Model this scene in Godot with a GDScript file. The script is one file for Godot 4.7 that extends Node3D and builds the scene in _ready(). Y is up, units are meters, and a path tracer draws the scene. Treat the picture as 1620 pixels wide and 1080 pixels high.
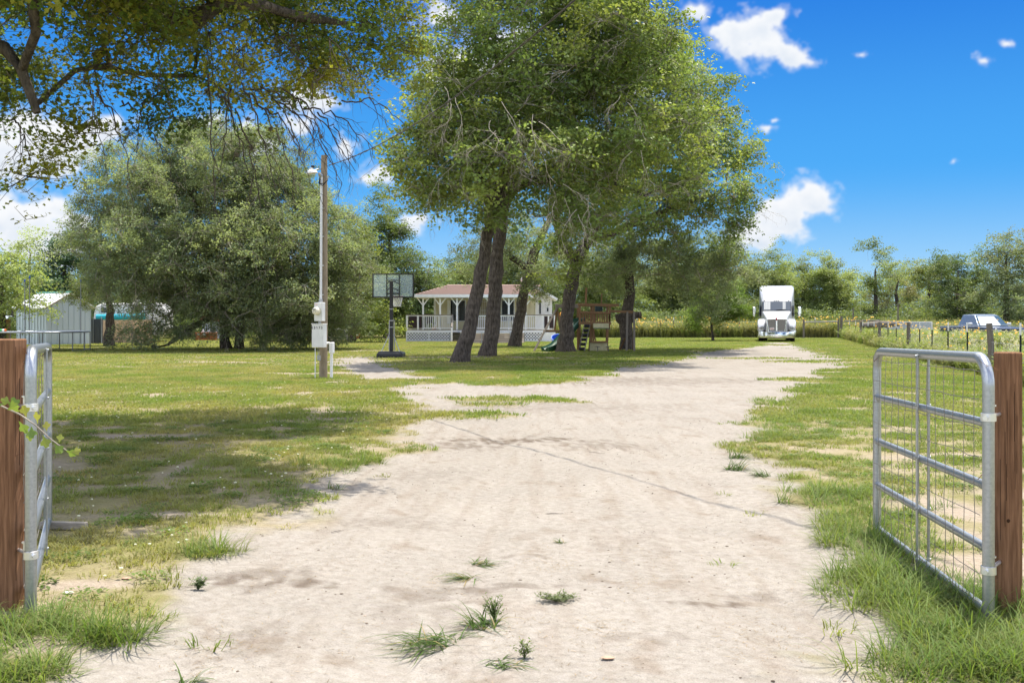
extends Node3D

# ---------------------------------------------------------------- measures
# The place was surveyed from the photograph: a point at a given distance in front of the gate is
# found from its bearing. All results are plain metres in the world.
const FL := 1600.0
const EYE := 1.4
const HZ := 507.0

func G(px: float, py: float) -> Vector3:
	var d := EYE * FL / (py - HZ)
	return Vector3((px - 810.0) * d / FL, 0, -d)

func P(px: float, py: float, d: float) -> Vector3:
	return Vector3((px - 810.0) * d / FL, EYE - (py - HZ) * d / FL, -d)

var rng := RandomNumberGenerator.new()
var names := {}
var M := {}

func rf(a: float, b: float) -> float:
	return rng.randf_range(a, b)

# ---------------------------------------------------------------- mesh builder
class MB:
	var v := PackedVector3Array()
	var n := PackedVector3Array()
	var c := PackedColorArray()
	var ix := PackedInt32Array()
	var col := Color.WHITE

	func tri(a: Vector3, b: Vector3, d: Vector3) -> void:
		var nn := (b - a).cross(d - a).normalized()
		var k := v.size()
		v.append(a); v.append(b); v.append(d)
		for i in 3:
			n.append(nn); c.append(col)
		ix.append(k); ix.append(k + 2); ix.append(k + 1)

	func quad(a: Vector3, b: Vector3, d: Vector3, e: Vector3) -> void:
		var nn := (d - a).cross(e - b).normalized()
		var k := v.size()
		v.append(a); v.append(b); v.append(d); v.append(e)
		for i in 4:
			n.append(nn); c.append(col)
		ix.append(k); ix.append(k + 2); ix.append(k + 1)
		ix.append(k); ix.append(k + 3); ix.append(k + 2)

	# a box, its edges chamfered by ch
	func box(at: Vector3, size: Vector3, b := Basis.IDENTITY, ch := 0.0) -> void:
		var h := size * 0.5
		if ch <= 0.0:
			var p := []
			for i in 8:
				p.append(at + b * Vector3(h.x if i & 1 else -h.x, h.y if i & 2 else -h.y, h.z if i & 4 else -h.z))
			quad(p[4], p[5], p[7], p[6])
			quad(p[1], p[0], p[2], p[3])
			quad(p[5], p[1], p[3], p[7])
			quad(p[0], p[4], p[6], p[2])
			quad(p[6], p[7], p[3], p[2])
			quad(p[0], p[1], p[5], p[4])
			return
		var g := h - Vector3.ONE * ch
		var f := func(sx: float, sy: float, sz: float, ax: int) -> Vector3:
			var q := Vector3(sx * g.x, sy * g.y, sz * g.z)
			if ax == 0: q.x = sx * h.x
			if ax == 1: q.y = sy * h.y
			if ax == 2: q.z = sz * h.z
			return at + b * q
		for s in [-1.0, 1.0]:
			_face(f.call(s, -1.0, -s, 0), f.call(s, 1.0, -s, 0), f.call(s, 1.0, s, 0), f.call(s, -1.0, s, 0), b * Vector3(s, 0, 0))
			_face(f.call(-1.0, s, -s, 1), f.call(1.0, s, -s, 1), f.call(1.0, s, s, 1), f.call(-1.0, s, s, 1), b * Vector3(0, s, 0))
			_face(f.call(-1.0, -s, s, 2), f.call(1.0, -s, s, 2), f.call(1.0, s, s, 2), f.call(-1.0, s, s, 2), b * Vector3(0, 0, s))
			for t in [-1.0, 1.0]:
				_face(f.call(-1.0, s, t, 1), f.call(1.0, s, t, 1), f.call(1.0, s, t, 2), f.call(-1.0, s, t, 2), b * Vector3(0, s, t))
				_face(f.call(s, -1.0, t, 0), f.call(s, 1.0, t, 0), f.call(s, 1.0, t, 2), f.call(s, -1.0, t, 2), b * Vector3(s, 0, t))
				_face(f.call(s, t, -1.0, 0), f.call(s, t, 1.0, 0), f.call(s, t, 1.0, 1), f.call(s, t, -1.0, 1), b * Vector3(s, t, 0))
				for w in [-1.0, 1.0]:
					var a0: Vector3 = f.call(s, t, w, 0)
					var a1: Vector3 = f.call(s, t, w, 1)
					var a2: Vector3 = f.call(s, t, w, 2)
					if (a1 - a0).cross(a2 - a0).dot(b * Vector3(s, t, w)) > 0: tri(a0, a1, a2)
					else: tri(a0, a2, a1)

	# a quad turned so that it faces nn
	func _face(a: Vector3, b: Vector3, d: Vector3, e: Vector3, nn: Vector3) -> void:
		if (d - a).cross(e - b).dot(nn) >= 0: quad(a, b, d, e)
		else: quad(a, e, d, b)

	func tube(pts: PackedVector3Array, rad: PackedFloat32Array, sides := 6, cap := true) -> void:
		var m := pts.size()
		if m < 2: return
		var t0 := (pts[1] - pts[0]).normalized()
		var u := t0.cross(Vector3.UP if absf(t0.y) < 0.9 else Vector3.RIGHT).normalized()
		var base := v.size()
		for i in m:
			var t: Vector3
			if i == 0: t = t0
			elif i == m - 1: t = (pts[i] - pts[i - 1]).normalized()
			else: t = (pts[i + 1] - pts[i - 1]).normalized()
			u = (u - t * u.dot(t)).normalized()
			var w := t.cross(u)
			for j in sides:
				var a := TAU * j / sides
				var d := u * cos(a) + w * sin(a)
				v.append(pts[i] + d * rad[i]); n.append(d); c.append(col)
		for i in m - 1:
			for j in sides:
				var a := base + i * sides + j
				var b := base + i * sides + (j + 1) % sides
				ix.append(a); ix.append(a + sides); ix.append(b)
				ix.append(b); ix.append(a + sides); ix.append(b + sides)
		if cap:
			for e in [0, m - 1]:
				var t := (pts[1] - pts[0]).normalized() * -1.0 if e == 0 else (pts[m - 1] - pts[m - 2]).normalized()
				var k := v.size()
				v.append(pts[e]); n.append(t); c.append(col)
				for j in sides:
					v.append(v[base + e * sides + j]); n.append(t); c.append(col)
				for j in sides:
					var a := k + 1 + j
					var b := k + 1 + (j + 1) % sides
					ix.append(k)
					if e == 0: ix.append(a); ix.append(b)
					else: ix.append(b); ix.append(a)

	func rod(a: Vector3, b: Vector3, r: float, sides := 6, r2 := -1.0) -> void:
		tube(PackedVector3Array([a, b]), PackedFloat32Array([r, r if r2 < 0 else r2]), sides)

	# profile of (radius, height) turned round the y axis of xf
	func lathe(prof: PackedVector2Array, xf := Transform3D.IDENTITY, sides := 16) -> void:
		for i in prof.size() - 1:
			var a := prof[i]
			var b := prof[i + 1]
			var e := b - a
			var nn := Vector2(e.y, -e.x).normalized()
			var k := v.size()
			for j in sides + 1:
				var t := TAU * j / sides
				var d := Vector3(cos(t), 0, sin(t))
				v.append(xf * (d * a.x + Vector3(0, a.y, 0))); v.append(xf * (d * b.x + Vector3(0, b.y, 0)))
				var q := (xf.basis * (d * nn.x + Vector3(0, nn.y, 0))).normalized()
				n.append(q); n.append(q); c.append(col); c.append(col)
			for j in sides:
				var o := k + j * 2
				ix.append(o); ix.append(o + 2); ix.append(o + 1)
				ix.append(o + 1); ix.append(o + 2); ix.append(o + 3)

	# closed outline in the xy plane of b (counter-clockwise), thick along its z
	func slab(outline: PackedVector2Array, at: Vector3, b: Basis, depth: float) -> void:
		var t := Geometry2D.triangulate_polygon(outline)
		var f := func(p: Vector2, z: float) -> Vector3: return at + b * Vector3(p.x, p.y, z)
		for i in range(0, t.size(), 3):
			var p := [outline[t[i]], outline[t[i + 1]], outline[t[i + 2]]]
			if (p[1] - p[0]).cross(p[2] - p[0]) < 0: p.reverse()
			tri(f.call(p[0], depth * 0.5), f.call(p[1], depth * 0.5), f.call(p[2], depth * 0.5))
			tri(f.call(p[2], -depth * 0.5), f.call(p[1], -depth * 0.5), f.call(p[0], -depth * 0.5))
		for i in outline.size():
			var p := outline[i]
			var q := outline[(i + 1) % outline.size()]
			quad(f.call(p, -depth * 0.5), f.call(q, -depth * 0.5), f.call(q, depth * 0.5), f.call(p, depth * 0.5))

	# rings of equal length joined into a smooth skin
	func loft(rings: Array, closed_ring := true, caps := true) -> void:
		var m: int = rings[0].size()
		var base := v.size()
		for r in rings.size():
			for j in m:
				var p: Vector3 = rings[r][j]
				var pj: Vector3 = rings[r][(j + 1) % m] if closed_ring or j < m - 1 else p
				var pk: Vector3 = rings[r][(j + m - 1) % m] if closed_ring or j > 0 else p
				var pr: Vector3 = rings[mini(r + 1, rings.size() - 1)][j]
				var ps: Vector3 = rings[maxi(r - 1, 0)][j]
				v.append(p); n.append((pj - pk).cross(pr - ps).normalized()); c.append(col)
		for r in rings.size() - 1:
			for j in (m if closed_ring else m - 1):
				var a := base + r * m + j
				var b := base + r * m + (j + 1) % m
				ix.append(a); ix.append(a + m); ix.append(b)
				ix.append(b); ix.append(a + m); ix.append(b + m)
		if caps:
			for e in [0, rings.size() - 1]:
				var mid := Vector3.ZERO
				for p in rings[e]: mid += p
				mid /= m
				for j in m:
					var p: Vector3 = rings[e][j]
					var q: Vector3 = rings[e][(j + 1) % m]
					if e == 0: tri(mid, q, p)
					else: tri(mid, p, q)

	func mesh() -> ArrayMesh:
		var a := []
		a.resize(Mesh.ARRAY_MAX)
		a[Mesh.ARRAY_VERTEX] = v
		a[Mesh.ARRAY_NORMAL] = n
		a[Mesh.ARRAY_COLOR] = c
		a[Mesh.ARRAY_INDEX] = ix
		var r := ArrayMesh.new()
		if v.size():
			r.add_surface_from_arrays(Mesh.PRIMITIVE_TRIANGLES, a)
		return r

# ---------------------------------------------------------------- naming and tagging
func numbered(called: String) -> String:
	names[called] = names.get(called, -1) + 1
	return called if names[called] == 0 else "%s_%03d" % [called, names[called]]

func tag(o: Node, label: String, category := "", group := "", kind := "") -> Node:
	if label: o.set_meta("label", label)
	if category: o.set_meta("category", category)
	if group: o.set_meta("group", group)
	if kind: o.set_meta("kind", kind)
	return o

func thing(called: String, label: String, category: String, at := Vector3.ZERO, turn := 0.0, group := "") -> Node3D:
	var o := Node3D.new()
	o.name = numbered(called)
	add_child(o)
	o.position = at
	o.rotation.y = turn
	tag(o, label, category, group)
	return o

func obj(called: String, mb: MB, m: Material, parent: Node = self) -> MeshInstance3D:
	return inst(called, mb.mesh(), m, parent)

func inst(called: String, me: Mesh, m: Material, parent: Node = self, xf := Transform3D.IDENTITY) -> MeshInstance3D:
	var o := MeshInstance3D.new()
	o.mesh = me
	o.material_override = m
	o.transform = xf
	if parent == self:
		o.name = numbered(called)
	else:
		var k := 0
		var nm := called
		while parent.has_node(nm):
			k += 1
			nm = "%s_%03d" % [called, k]
		o.name = nm
	parent.add_child(o, true)
	return o

func copies(called: String, me: Mesh, m: Material, xs: Array, cols: Array, parent: Node = self) -> MultiMeshInstance3D:
	var mm := MultiMesh.new()
	mm.transform_format = MultiMesh.TRANSFORM_3D
	mm.use_colors = true
	mm.mesh = me
	mm.instance_count = xs.size()
	for i in xs.size():
		mm.set_instance_transform(i, xs[i])
		mm.set_instance_color(i, cols[i])
	var o := MultiMeshInstance3D.new()
	o.multimesh = mm
	o.material_override = m
	o.name = numbered(called) if parent == self else called
	parent.add_child(o, true)
	o.set_meta("kind", "stuff")
	return o

# ---------------------------------------------------------------- materials
func lin(r: float, g: float, b: float) -> Color:
	return Color(r, g, b).linear_to_srgb()

func mat(r: float, g: float, b: float, rough := 0.8, metal := 0.0) -> StandardMaterial3D:
	var m := StandardMaterial3D.new()
	m.albedo_color = lin(r, g, b)
	m.roughness = rough
	m.metallic = metal
	m.metallic_specular = 0.5 if rough < 0.7 else 0.3
	return m

func noise_tex(freq: float, lo: Color, hi: Color, octaves := 4, size := 512, seed_ := 1, kind := FastNoiseLite.TYPE_SIMPLEX_SMOOTH, mid := -1.0) -> NoiseTexture2D:
	var f := FastNoiseLite.new()
	f.noise_type = kind
	f.seed = seed_
	f.frequency = freq
	f.fractal_octaves = octaves
	f.fractal_gain = 0.6
	var t := NoiseTexture2D.new()
	t.width = size
	t.height = size
	t.seamless = true
	t.noise = f
	var g := Gradient.new()
	g.set_color(0, lo)
	g.set_color(1, hi)
	if mid > 0: 
		g.set_offset(0, mid - 0.2)
		g.set_offset(1, mid + 0.2)
	t.color_ramp = g
	return t

# a surface with mottled colour and relief; scale repeats per metre along each axis
func rough_mat(lo: Color, hi: Color, scale: Vector3, freq: float, bump := 0.0, rough := 0.9, seed_ := 1, vcol := false, octaves := 4, kind := FastNoiseLite.TYPE_SIMPLEX_SMOOTH) -> StandardMaterial3D:
	var m := StandardMaterial3D.new()
	m.albedo_texture = noise_tex(freq, lo, hi, octaves, 512, seed_, kind)
	m.uv1_triplanar = true
	m.uv1_scale = scale
	m.roughness = rough
	m.metallic_specular = 0.3
	m.vertex_color_use_as_albedo = vcol
	if bump > 0:
		m.heightmap_enabled = true
		m.heightmap_texture = noise_tex(freq, Color.BLACK, Color.WHITE, octaves, 512, seed_, kind)
		m.heightmap_scale = bump
	return m

func leaf_mat(back := 0.5, rough := 0.5) -> StandardMaterial3D:
	var m := StandardMaterial3D.new()
	m.vertex_color_use_as_albedo = true
	m.roughness = rough
	m.metallic_specular = 0.4
	m.backlight_enabled = true
	m.backlight = lin(back, back, back * 0.55)
	return m

# ---------------------------------------------------------------- the scene
func _ready() -> void:
	rng.seed = 20251
	var cam := Camera3D.new()
	cam.name = "camera"
	add_child(cam)
	cam.position = Vector3(0, EYE, 0)
	cam.projection = Camera3D.PROJECTION_FRUSTUM
	cam.near = 0.1
	cam.far = 2000.0
	cam.size = 2.0 * 0.1 * 540.0 / FL
	cam.frustum_offset = Vector2(0, -33.0 / FL * 0.1)
	cam.current = true

	var env := Environment.new()
	env.background_mode = Environment.BG_SKY
	var sky := Sky.new()
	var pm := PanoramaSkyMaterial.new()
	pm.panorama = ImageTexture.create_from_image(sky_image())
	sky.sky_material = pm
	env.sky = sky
	env.background_energy_multiplier = 1.0
	env.tonemap_mode = Environment.TONE_MAPPER_LINEAR
	env.tonemap_exposure = 1.9
	env.sdfgi_enabled = true
	env.ssao_enabled = true
	env.ssil_enabled = true
	var we := WorldEnvironment.new()
	we.name = "world"
	we.environment = env
	add_child(we)

	var sun := DirectionalLight3D.new()
	sun.name = "sun"
	sun.light_energy = 1.35
	sun.light_color = Color(1.0, 0.965, 0.91)
	sun.light_angular_distance = 0.5
	sun.shadow_enabled = true
	add_child(sun)
	sun.look_at_from_position(Vector3(0.8, 5.2, -1.2), Vector3.ZERO)

	make_materials()
	build_ground()
	build_grass()
	build_trees()
	build_gates()
	build_utility()
	build_yard()
	build_house()
	build_truck()
	build_fences()
	build_left()
	build_details()

# ---------------------------------------------------------------- the sky: air and clouds by direction
var puffs := []

func puff(x: float, y: float, r: float, flat := 0.8) -> void:
	puffs.append([x, y, r, flat])

func sky_color(el: float) -> Vector3:
	# el: sine of the elevation
	var t := clampf(el / 0.36, 0.0, 1.0)
	var low := Vector3(0.36, 0.66, 0.93)
	var mid := Vector3(0.075, 0.40, 0.90)
	var top := Vector3(0.018, 0.185, 0.72)
	var c := low.lerp(mid, smoothstep(0.0, 0.42, t)).lerp(top, smoothstep(0.3, 1.0, t))
	return c.lerp(Vector3(0.55, 0.74, 0.92), 0.7 * exp(-el * 30.0)) * 0.56

func sky_image() -> Image:
	for p in [[1150,58,26],[1178,44,28],[1214,36,26],[1232,22,16],[1205,74,30],[1238,80,22],[1262,94,18],[1284,100,12],[1168,84,20],[1130,50,12]]:
		puff(p[0], p[1], p[2])
	for p in [[1276,302,24],[1302,318,24],[1244,322,26],[1214,342,26],[1258,342,30],[1196,364,24],[1234,362,26],[1170,378,22],[1205,380,22]]:
		puff(p[0], p[1], p[2])
	for p in [[1214,202,11],[1226,190,7],[1557,92,13],[1596,72,9],[1370,87,9],[1508,254,5]]:
		puff(p[0], p[1], p[2], 0.5)
	for p in [[160,212,34],[112,228,42],[58,236,46],[174,192,22],[14,246,52],[92,262,36],[40,200,40],[-60,240,60],[-40,330,60]]:
		puff(p[0], p[1], p[2])
	for p in [[40,342,36],[88,328,28],[8,352,46],[66,362,40],[120,350,26],[30,390,40],[100,400,40]]:
		puff(p[0], p[1], p[2], 0.6)
	for p in [[335,190,20],[390,216,34],[424,236,26],[468,150,26],[505,160,28],[470,200,24],[552,236,20],[600,278,20],[580,282,14],[655,350,20],[640,360,18]]:
		puff(p[0], p[1], p[2])
	for p in [[700,24,30],[760,110,60],[930,40,50],[1010,130,50],[820,60,40],[880,220,50],[1100,20,18],[760,220,40],[700,120,40]]:
		puff(p[0], p[1], p[2])
	var f := FastNoiseLite.new()
	f.seed = 5
	f.noise_type = FastNoiseLite.TYPE_SIMPLEX_SMOOTH
	f.frequency = 1.0
	f.fractal_octaves = 5
	f.fractal_gain = 0.55
	var w := 1024
	var h := 512
	var im := Image.create(w, h, false, Image.FORMAT_RGBF)
	im.fill(Color(0.34, 0.36, 0.27))
	for y in h / 2 + 2:
		var el := (0.5 - (y + 0.5) / h) * PI
		var s := sin(el)
		var cs := cos(el)
		for x in w:
			var az := wrapf((x + 0.5) / w, -0.5, 0.5) * TAU
			var d := Vector3(sin(az) * cs, s, -cos(az) * cs)
			var c := sky_color(maxf(s, 0.0))
			# unseen broken cumulus outside the view, brightened and thickened to lift the shadows
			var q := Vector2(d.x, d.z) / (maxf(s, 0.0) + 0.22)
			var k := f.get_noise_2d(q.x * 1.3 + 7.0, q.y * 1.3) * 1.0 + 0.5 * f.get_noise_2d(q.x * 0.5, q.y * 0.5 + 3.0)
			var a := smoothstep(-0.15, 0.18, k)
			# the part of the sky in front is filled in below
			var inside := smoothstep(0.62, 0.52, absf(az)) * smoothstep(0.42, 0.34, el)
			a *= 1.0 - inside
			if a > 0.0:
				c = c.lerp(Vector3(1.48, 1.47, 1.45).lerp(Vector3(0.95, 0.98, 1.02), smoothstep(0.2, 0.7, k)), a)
			im.set_pixel(x, y, Color(c.x, c.y, c.z))
	im.resize(4096, 2048, Image.INTERPOLATE_CUBIC)
	var n2 := FastNoiseLite.new()
	n2.seed = 11
	n2.noise_type = FastNoiseLite.TYPE_SIMPLEX_SMOOTH
	n2.frequency = 0.022
	n2.fractal_octaves = 6
	n2.fractal_gain = 0.58
	for y in range(790, 1024):
		var el := (0.5 - (y + 0.5) / 2048.0) * PI
		for xi in range(-358, 358):
			var x := posmod(xi, 4096)
			var az := (xi + 0.5) / 4096.0 * TAU
			var px := 810.0 + FL * tan(az)
			var py := HZ - FL * tan(el) / cos(az)
			var s := 0.0
			var lowness := 0.0
			var wx := px + 14.0 * n2.get_noise_2d(px * 0.9, py * 0.9 + 400.0)
			var wy := py + 10.0 * n2.get_noise_2d(px * 0.9 + 300.0, py * 0.9)
			for p in puffs:
				var dx: float = (wx - p[0]) / p[2]
				var dy: float = (wy - p[1]) / (p[2] * p[3])
				var r2 := dx * dx + dy * dy
				if r2 < 4.0:
					var g := exp(-r2 * 1.1)
					s += g
					lowness += g * dy
			if s < 0.02: continue
			var nz := n2.get_noise_2d(px, py * 1.15)
			var dens := s + nz * 0.75
			var a := smoothstep(0.26, 0.92, dens)
			var wisp := 0.32 * smoothstep(0.05, 0.5, dens)
			a = maxf(a, wisp)
			if a <= 0.0: continue
			var o := im.get_pixel(x, y)
			var lo := clampf(lowness / maxf(s, 0.2) * 0.6 + 0.25 + nz * 0.3, 0.0, 1.0)
			var cc := Vector3(0.50, 0.51, 0.525).lerp(Vector3(0.33, 0.385, 0.46), lo * smoothstep(0.45, 1.3, dens))
			im.set_pixel(x, y, Color(lerpf(o.r, cc.x, a), lerpf(o.g, cc.y, a), lerpf(o.b, cc.z, a)))
	return im

# ---------------------------------------------------------------- materials shared by many things
func make_materials() -> void:
	M.bark = rough_mat(lin(0.024, 0.020, 0.017), lin(0.215, 0.182, 0.155), Vector3(1.6, 0.45, 1.6), 0.016, 5.0, 0.95, 3)
	M.bark_grey = rough_mat(lin(0.04, 0.033, 0.027), lin(0.20, 0.17, 0.14), Vector3(1.5, 0.5, 1.5), 0.015, 4.0, 0.95, 4)
	M.twig = rough_mat(lin(0.20, 0.175, 0.15), lin(0.50, 0.45, 0.385), Vector3(2, 2, 2), 0.02, 0.0, 0.95, 6)
	M.dead = rough_mat(lin(0.32, 0.28, 0.23), lin(0.60, 0.54, 0.46), Vector3(2, 2, 2), 0.02, 0.0, 0.95, 7)
	M.leaf = leaf_mat(1.0, 0.46)
	M.grass = leaf_mat(1.0, 0.6)
	M.white = mat(0.74, 0.74, 0.73, 0.55)
	M.black = mat(0.012, 0.012, 0.013, 0.5)
	M.petal = mat(1, 1, 1, 0.6)
	M.petal.vertex_color_use_as_albedo = true
	M.pale_saddle = mat(0.5, 0.48, 0.46, 0.6)
	M.tan = [rough_mat(lin(0.52, 0.37, 0.23), lin(0.64, 0.48, 0.31), Vector3(3, 0.4, 3), 0.02, 0.0, 0.85, 8), rough_mat(lin(0.56, 0.41, 0.26), lin(0.66, 0.51, 0.35), Vector3(3, 0.4, 3), 0.02, 0.0, 0.85, 9), rough_mat(lin(0.47, 0.33, 0.20), lin(0.60, 0.44, 0.28), Vector3(3, 0.4, 3), 0.02, 0.0, 0.85, 10)]
	M.moss = mat(0.20, 0.18, 0.13, 0.95)
	M.wire = mat(0.28, 0.28, 0.27, 0.5, 0.6)

# ---------------------------------------------------------------- where the sand lies
var lot: PackedFloat32Array
const LX0 := -9.0
const LZ0 := -4.0
const LS := 0.25
const LW := 124
const LH := 312
var nz1 := FastNoiseLite.new()
var nz2 := FastNoiseLite.new()
var nz3 := FastNoiseLite.new()

func poly_px(a: Array) -> PackedVector2Array:
	var r := PackedVector2Array()
	for i in range(0, a.size(), 2):
		var p := G(a[i], a[i + 1])
		r.append(Vector2(p.x, -p.z))
	return r

func survey() -> void:
	for k in 3:
		var f: FastNoiseLite = [nz1, nz2, nz3][k]
		f.noise_type = FastNoiseLite.TYPE_SIMPLEX_SMOOTH
		f.seed = 30 + k
		f.fractal_octaves = [4, 3, 5][k]
		f.frequency = [0.35, 1.6, 0.9][k]
	# edge of the sandy drive and of the path that leaves it towards the basketball hoop
	var e := PackedVector2Array([Vector2(-2.0, 3.6), Vector2(-2.4, -5), Vector2(2.6, -5), Vector2(2.1, 3.2)])
	var rightside := poly_px([1455,1060, 1440,1010, 1385,960, 1320,930, 1252,890, 1272,850, 1280,810, 1250,775, 1205,742, 1172,715, 1190,680, 1215,640, 1250,617, 1290,600])
	var far := poly_px([1312,588, 1345,580, 1340,570, 1290,557, 1270,547, 1248,541.5, 1206,541.5, 1198,547, 1150,553, 1105,557, 1090,566, 1040,574, 985,583, 930,595, 880,606, 830,611, 760,610, 700,603, 660,592, 625,581, 600,568, 565,560, 540,561])
	var leftside := poly_px([525,575, 545,586, 600,604, 640,624, 672,642, 690,655, 672,675, 655,700, 640,718, 575,755, 500,800, 420,842, 375,875, 300,905, 240,945, 215,1000, 110,1050])
	e.append_array(rightside); e.append_array(far); e.append_array(leftside)
	lot.resize(LW * LH)
	for j in LH:
		for i in LW:
			var p := Vector2(LX0 + i * LS, LZ0 + j * LS)
			var best := 1e9
			var inside := false
			var q := e[e.size() - 1]
			for s in e:
				var w := s - q
				var t := clampf((p - q).dot(w) / w.length_squared(), 0.0, 1.0)
				best = minf(best, p.distance_squared_to(q + w * t))
				if (s.y > p.y) != (q.y > p.y) and p.x < (q.x - s.x) * (p.y - s.y) / (q.y - s.y) + s.x:
					inside = not inside
				q = s
			lot[j * LW + i] = sqrt(best) * (1.0 if inside else -1.0)

# metres inside the drive (negative: out on the grass), the edge ragged
func sand(x: float, d: float) -> float:
	var u := (x - LX0) / LS
	var w := (d - LZ0) / LS
	if u < 0 or w < 0 or u >= LW - 1 or w >= LH - 1: return -9.0
	var i := int(u)
	var j := int(w)
	var fu := u - i
	var fw := w - j
	var o := j * LW + i
	var s := lerpf(lerpf(lot[o], lot[o + 1], fu), lerpf(lot[o + LW], lot[o + LW + 1], fu), fw)
	if absf(s) < 1.6:
		s += nz1.get_noise_2d(x * 1.4, d * 1.1) * 0.75 + nz2.get_noise_2d(x * 1.3, d * 1.3) * 0.26
	if d > 9.0:
		for p in islands:
			var dx: float = (x - p[0]) / p[2]
			var dy: float = (d - p[1]) / p[3]
			var r := dx * dx + dy * dy
			if r < 2.0: s = minf(s, (r - 1.0) * 0.5 + nz2.get_noise_2d(x * 1.2, d * 1.2) * 0.6)
	return s

# grassy islands within the drive
const TURF := [[800, 629, 1.2, 0.55], [850, 632, 0.8, 0.35], [725, 655, 0.8, 0.6], [770, 638, 0.5, 0.3], [1240, 650, 0.5, 0.5], [1275, 571, 1.3, 0.8], [1200, 566, 1.5, 0.5], [1255, 600, 0.7, 0.6], [650, 603, 2.0, 0.8], [1225, 545, 0.7, 1.2], [905, 592, 1.2, 0.5], [1235, 700, 0.2, 0.25]]
var islands := []

# bare patches in the lawn: 0 grassed, 1 bare
const BARE := [[230, 690, 1.2, 0.35], [560, 652, 0.8, 0.3], [1325, 690, 0.5, 0.25], [1420, 725, 0.6, 0.3], [1530, 780, 0.8, 0.5], [1500, 850, 0.55, 0.55], [1560, 900, 0.6, 0.6], [1480, 800, 0.6, 0.7], [160, 818, 0.8, 0.14], [280, 815, 0.7, 0.12], [130, 925, 0.35, 0.13], [120, 1010, 0.5, 0.3], [1395, 1000, 0.4, 0.16], [700, 565, 4.0, 1.5], [880, 566, 2.0, 0.7], [480, 590, 2.0, 0.6], [560, 590, 2.0, 1.0], [575, 555, 1.6, 1.8], [1480, 720, 0.5, 0.25], [1300, 690, 0.3, 0.15], [330, 935, 0.25, 0.12], [1130, 556, 3.0, 1.2], [540, 622, 0.9, 0.4], [360, 573, 2.6, 1.0], [250, 580, 1.6, 0.6]]
var bare_at := []

func bare(x: float, d: float) -> float:
	var b := 0.0
	for p in bare_at:
		var dx: float = (x - p[0]) / p[2]
		var dy: float = (d - p[1]) / p[3]
		var r := dx * dx + dy * dy
		if r < 3.0: b = maxf(b, 1.0 - r)
	var n := nz3.get_noise_2d(x * 0.9 + 50.0, d * 0.6)
	var n2 := nz2.get_noise_2d(x * 0.9 + 20.0, d * 0.7)
	return clampf(b * 1.1 + n * 1.5 + n2 * 0.55 - 0.22, 0.0, 1.0)

func height(x: float, d: float, s: float) -> float:
	var h := nz1.get_noise_2d(x * 0.35 + 90.0, d * 0.35) * 0.03
	if s > -0.6:
		h -= smoothstep(-0.5, 0.7, s) * 0.035
	if d < 30.0:
		h += nz2.get_noise_2d(x, d) * 0.010
		if s > 0.0:
			h += nz3.get_noise_2d(x * 2.6, d * 2.6 + 20.0) * 0.009 + nz3.get_noise_2d(x * 9.0, d * 7.0) * 0.0035
			# two shallow wheel tracks, wandering
			var off := x - 0.05 * d - 0.25 * sin(d * 0.21)
			h -= 0.028 * (exp(-pow((absf(off) - 0.85) / 0.26, 2.0))) * smoothstep(0.0, 0.8, s)
	return h

# disturbed, darker earth on the drive: pixel bearing, size in metres, strength
const DIRTY := [[800, 690, 0.75, 0.35, 0.8], [740, 700, 0.5, 0.35, 0.6], [870, 690, 0.4, 0.22, 0.6], [950, 700, 0.55, 0.5, 0.45], [1120, 945, 0.2, 0.055, 0.8], [1200, 930, 0.2, 0.07, 0.4], [500, 912, 0.22, 0.1, 0.6], [800, 915, 0.3, 0.07, 0.5], [690, 925, 0.3, 0.2, 0.35], [420, 905, 0.3, 0.25, 0.5], [380, 910, 0.2, 0.1, 0.6], [400, 1000, 0.25, 0.3, 0.25], [620, 820, 0.5, 0.25, 0.25], [1030, 1000, 0.2, 0.08, 0.4], [660, 960, 0.3, 0.25, 0.25], [900, 640, 2.0, 1.0, 0.25], [1000, 600, 3.0, 1.8, 0.45], [680, 745, 0.5, 0.5, 0.2], [850, 870, 0.2, 0.06, 0.5], [1010, 850, 0.4, 0.5, 0.18]]
var dirty_at := []

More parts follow.
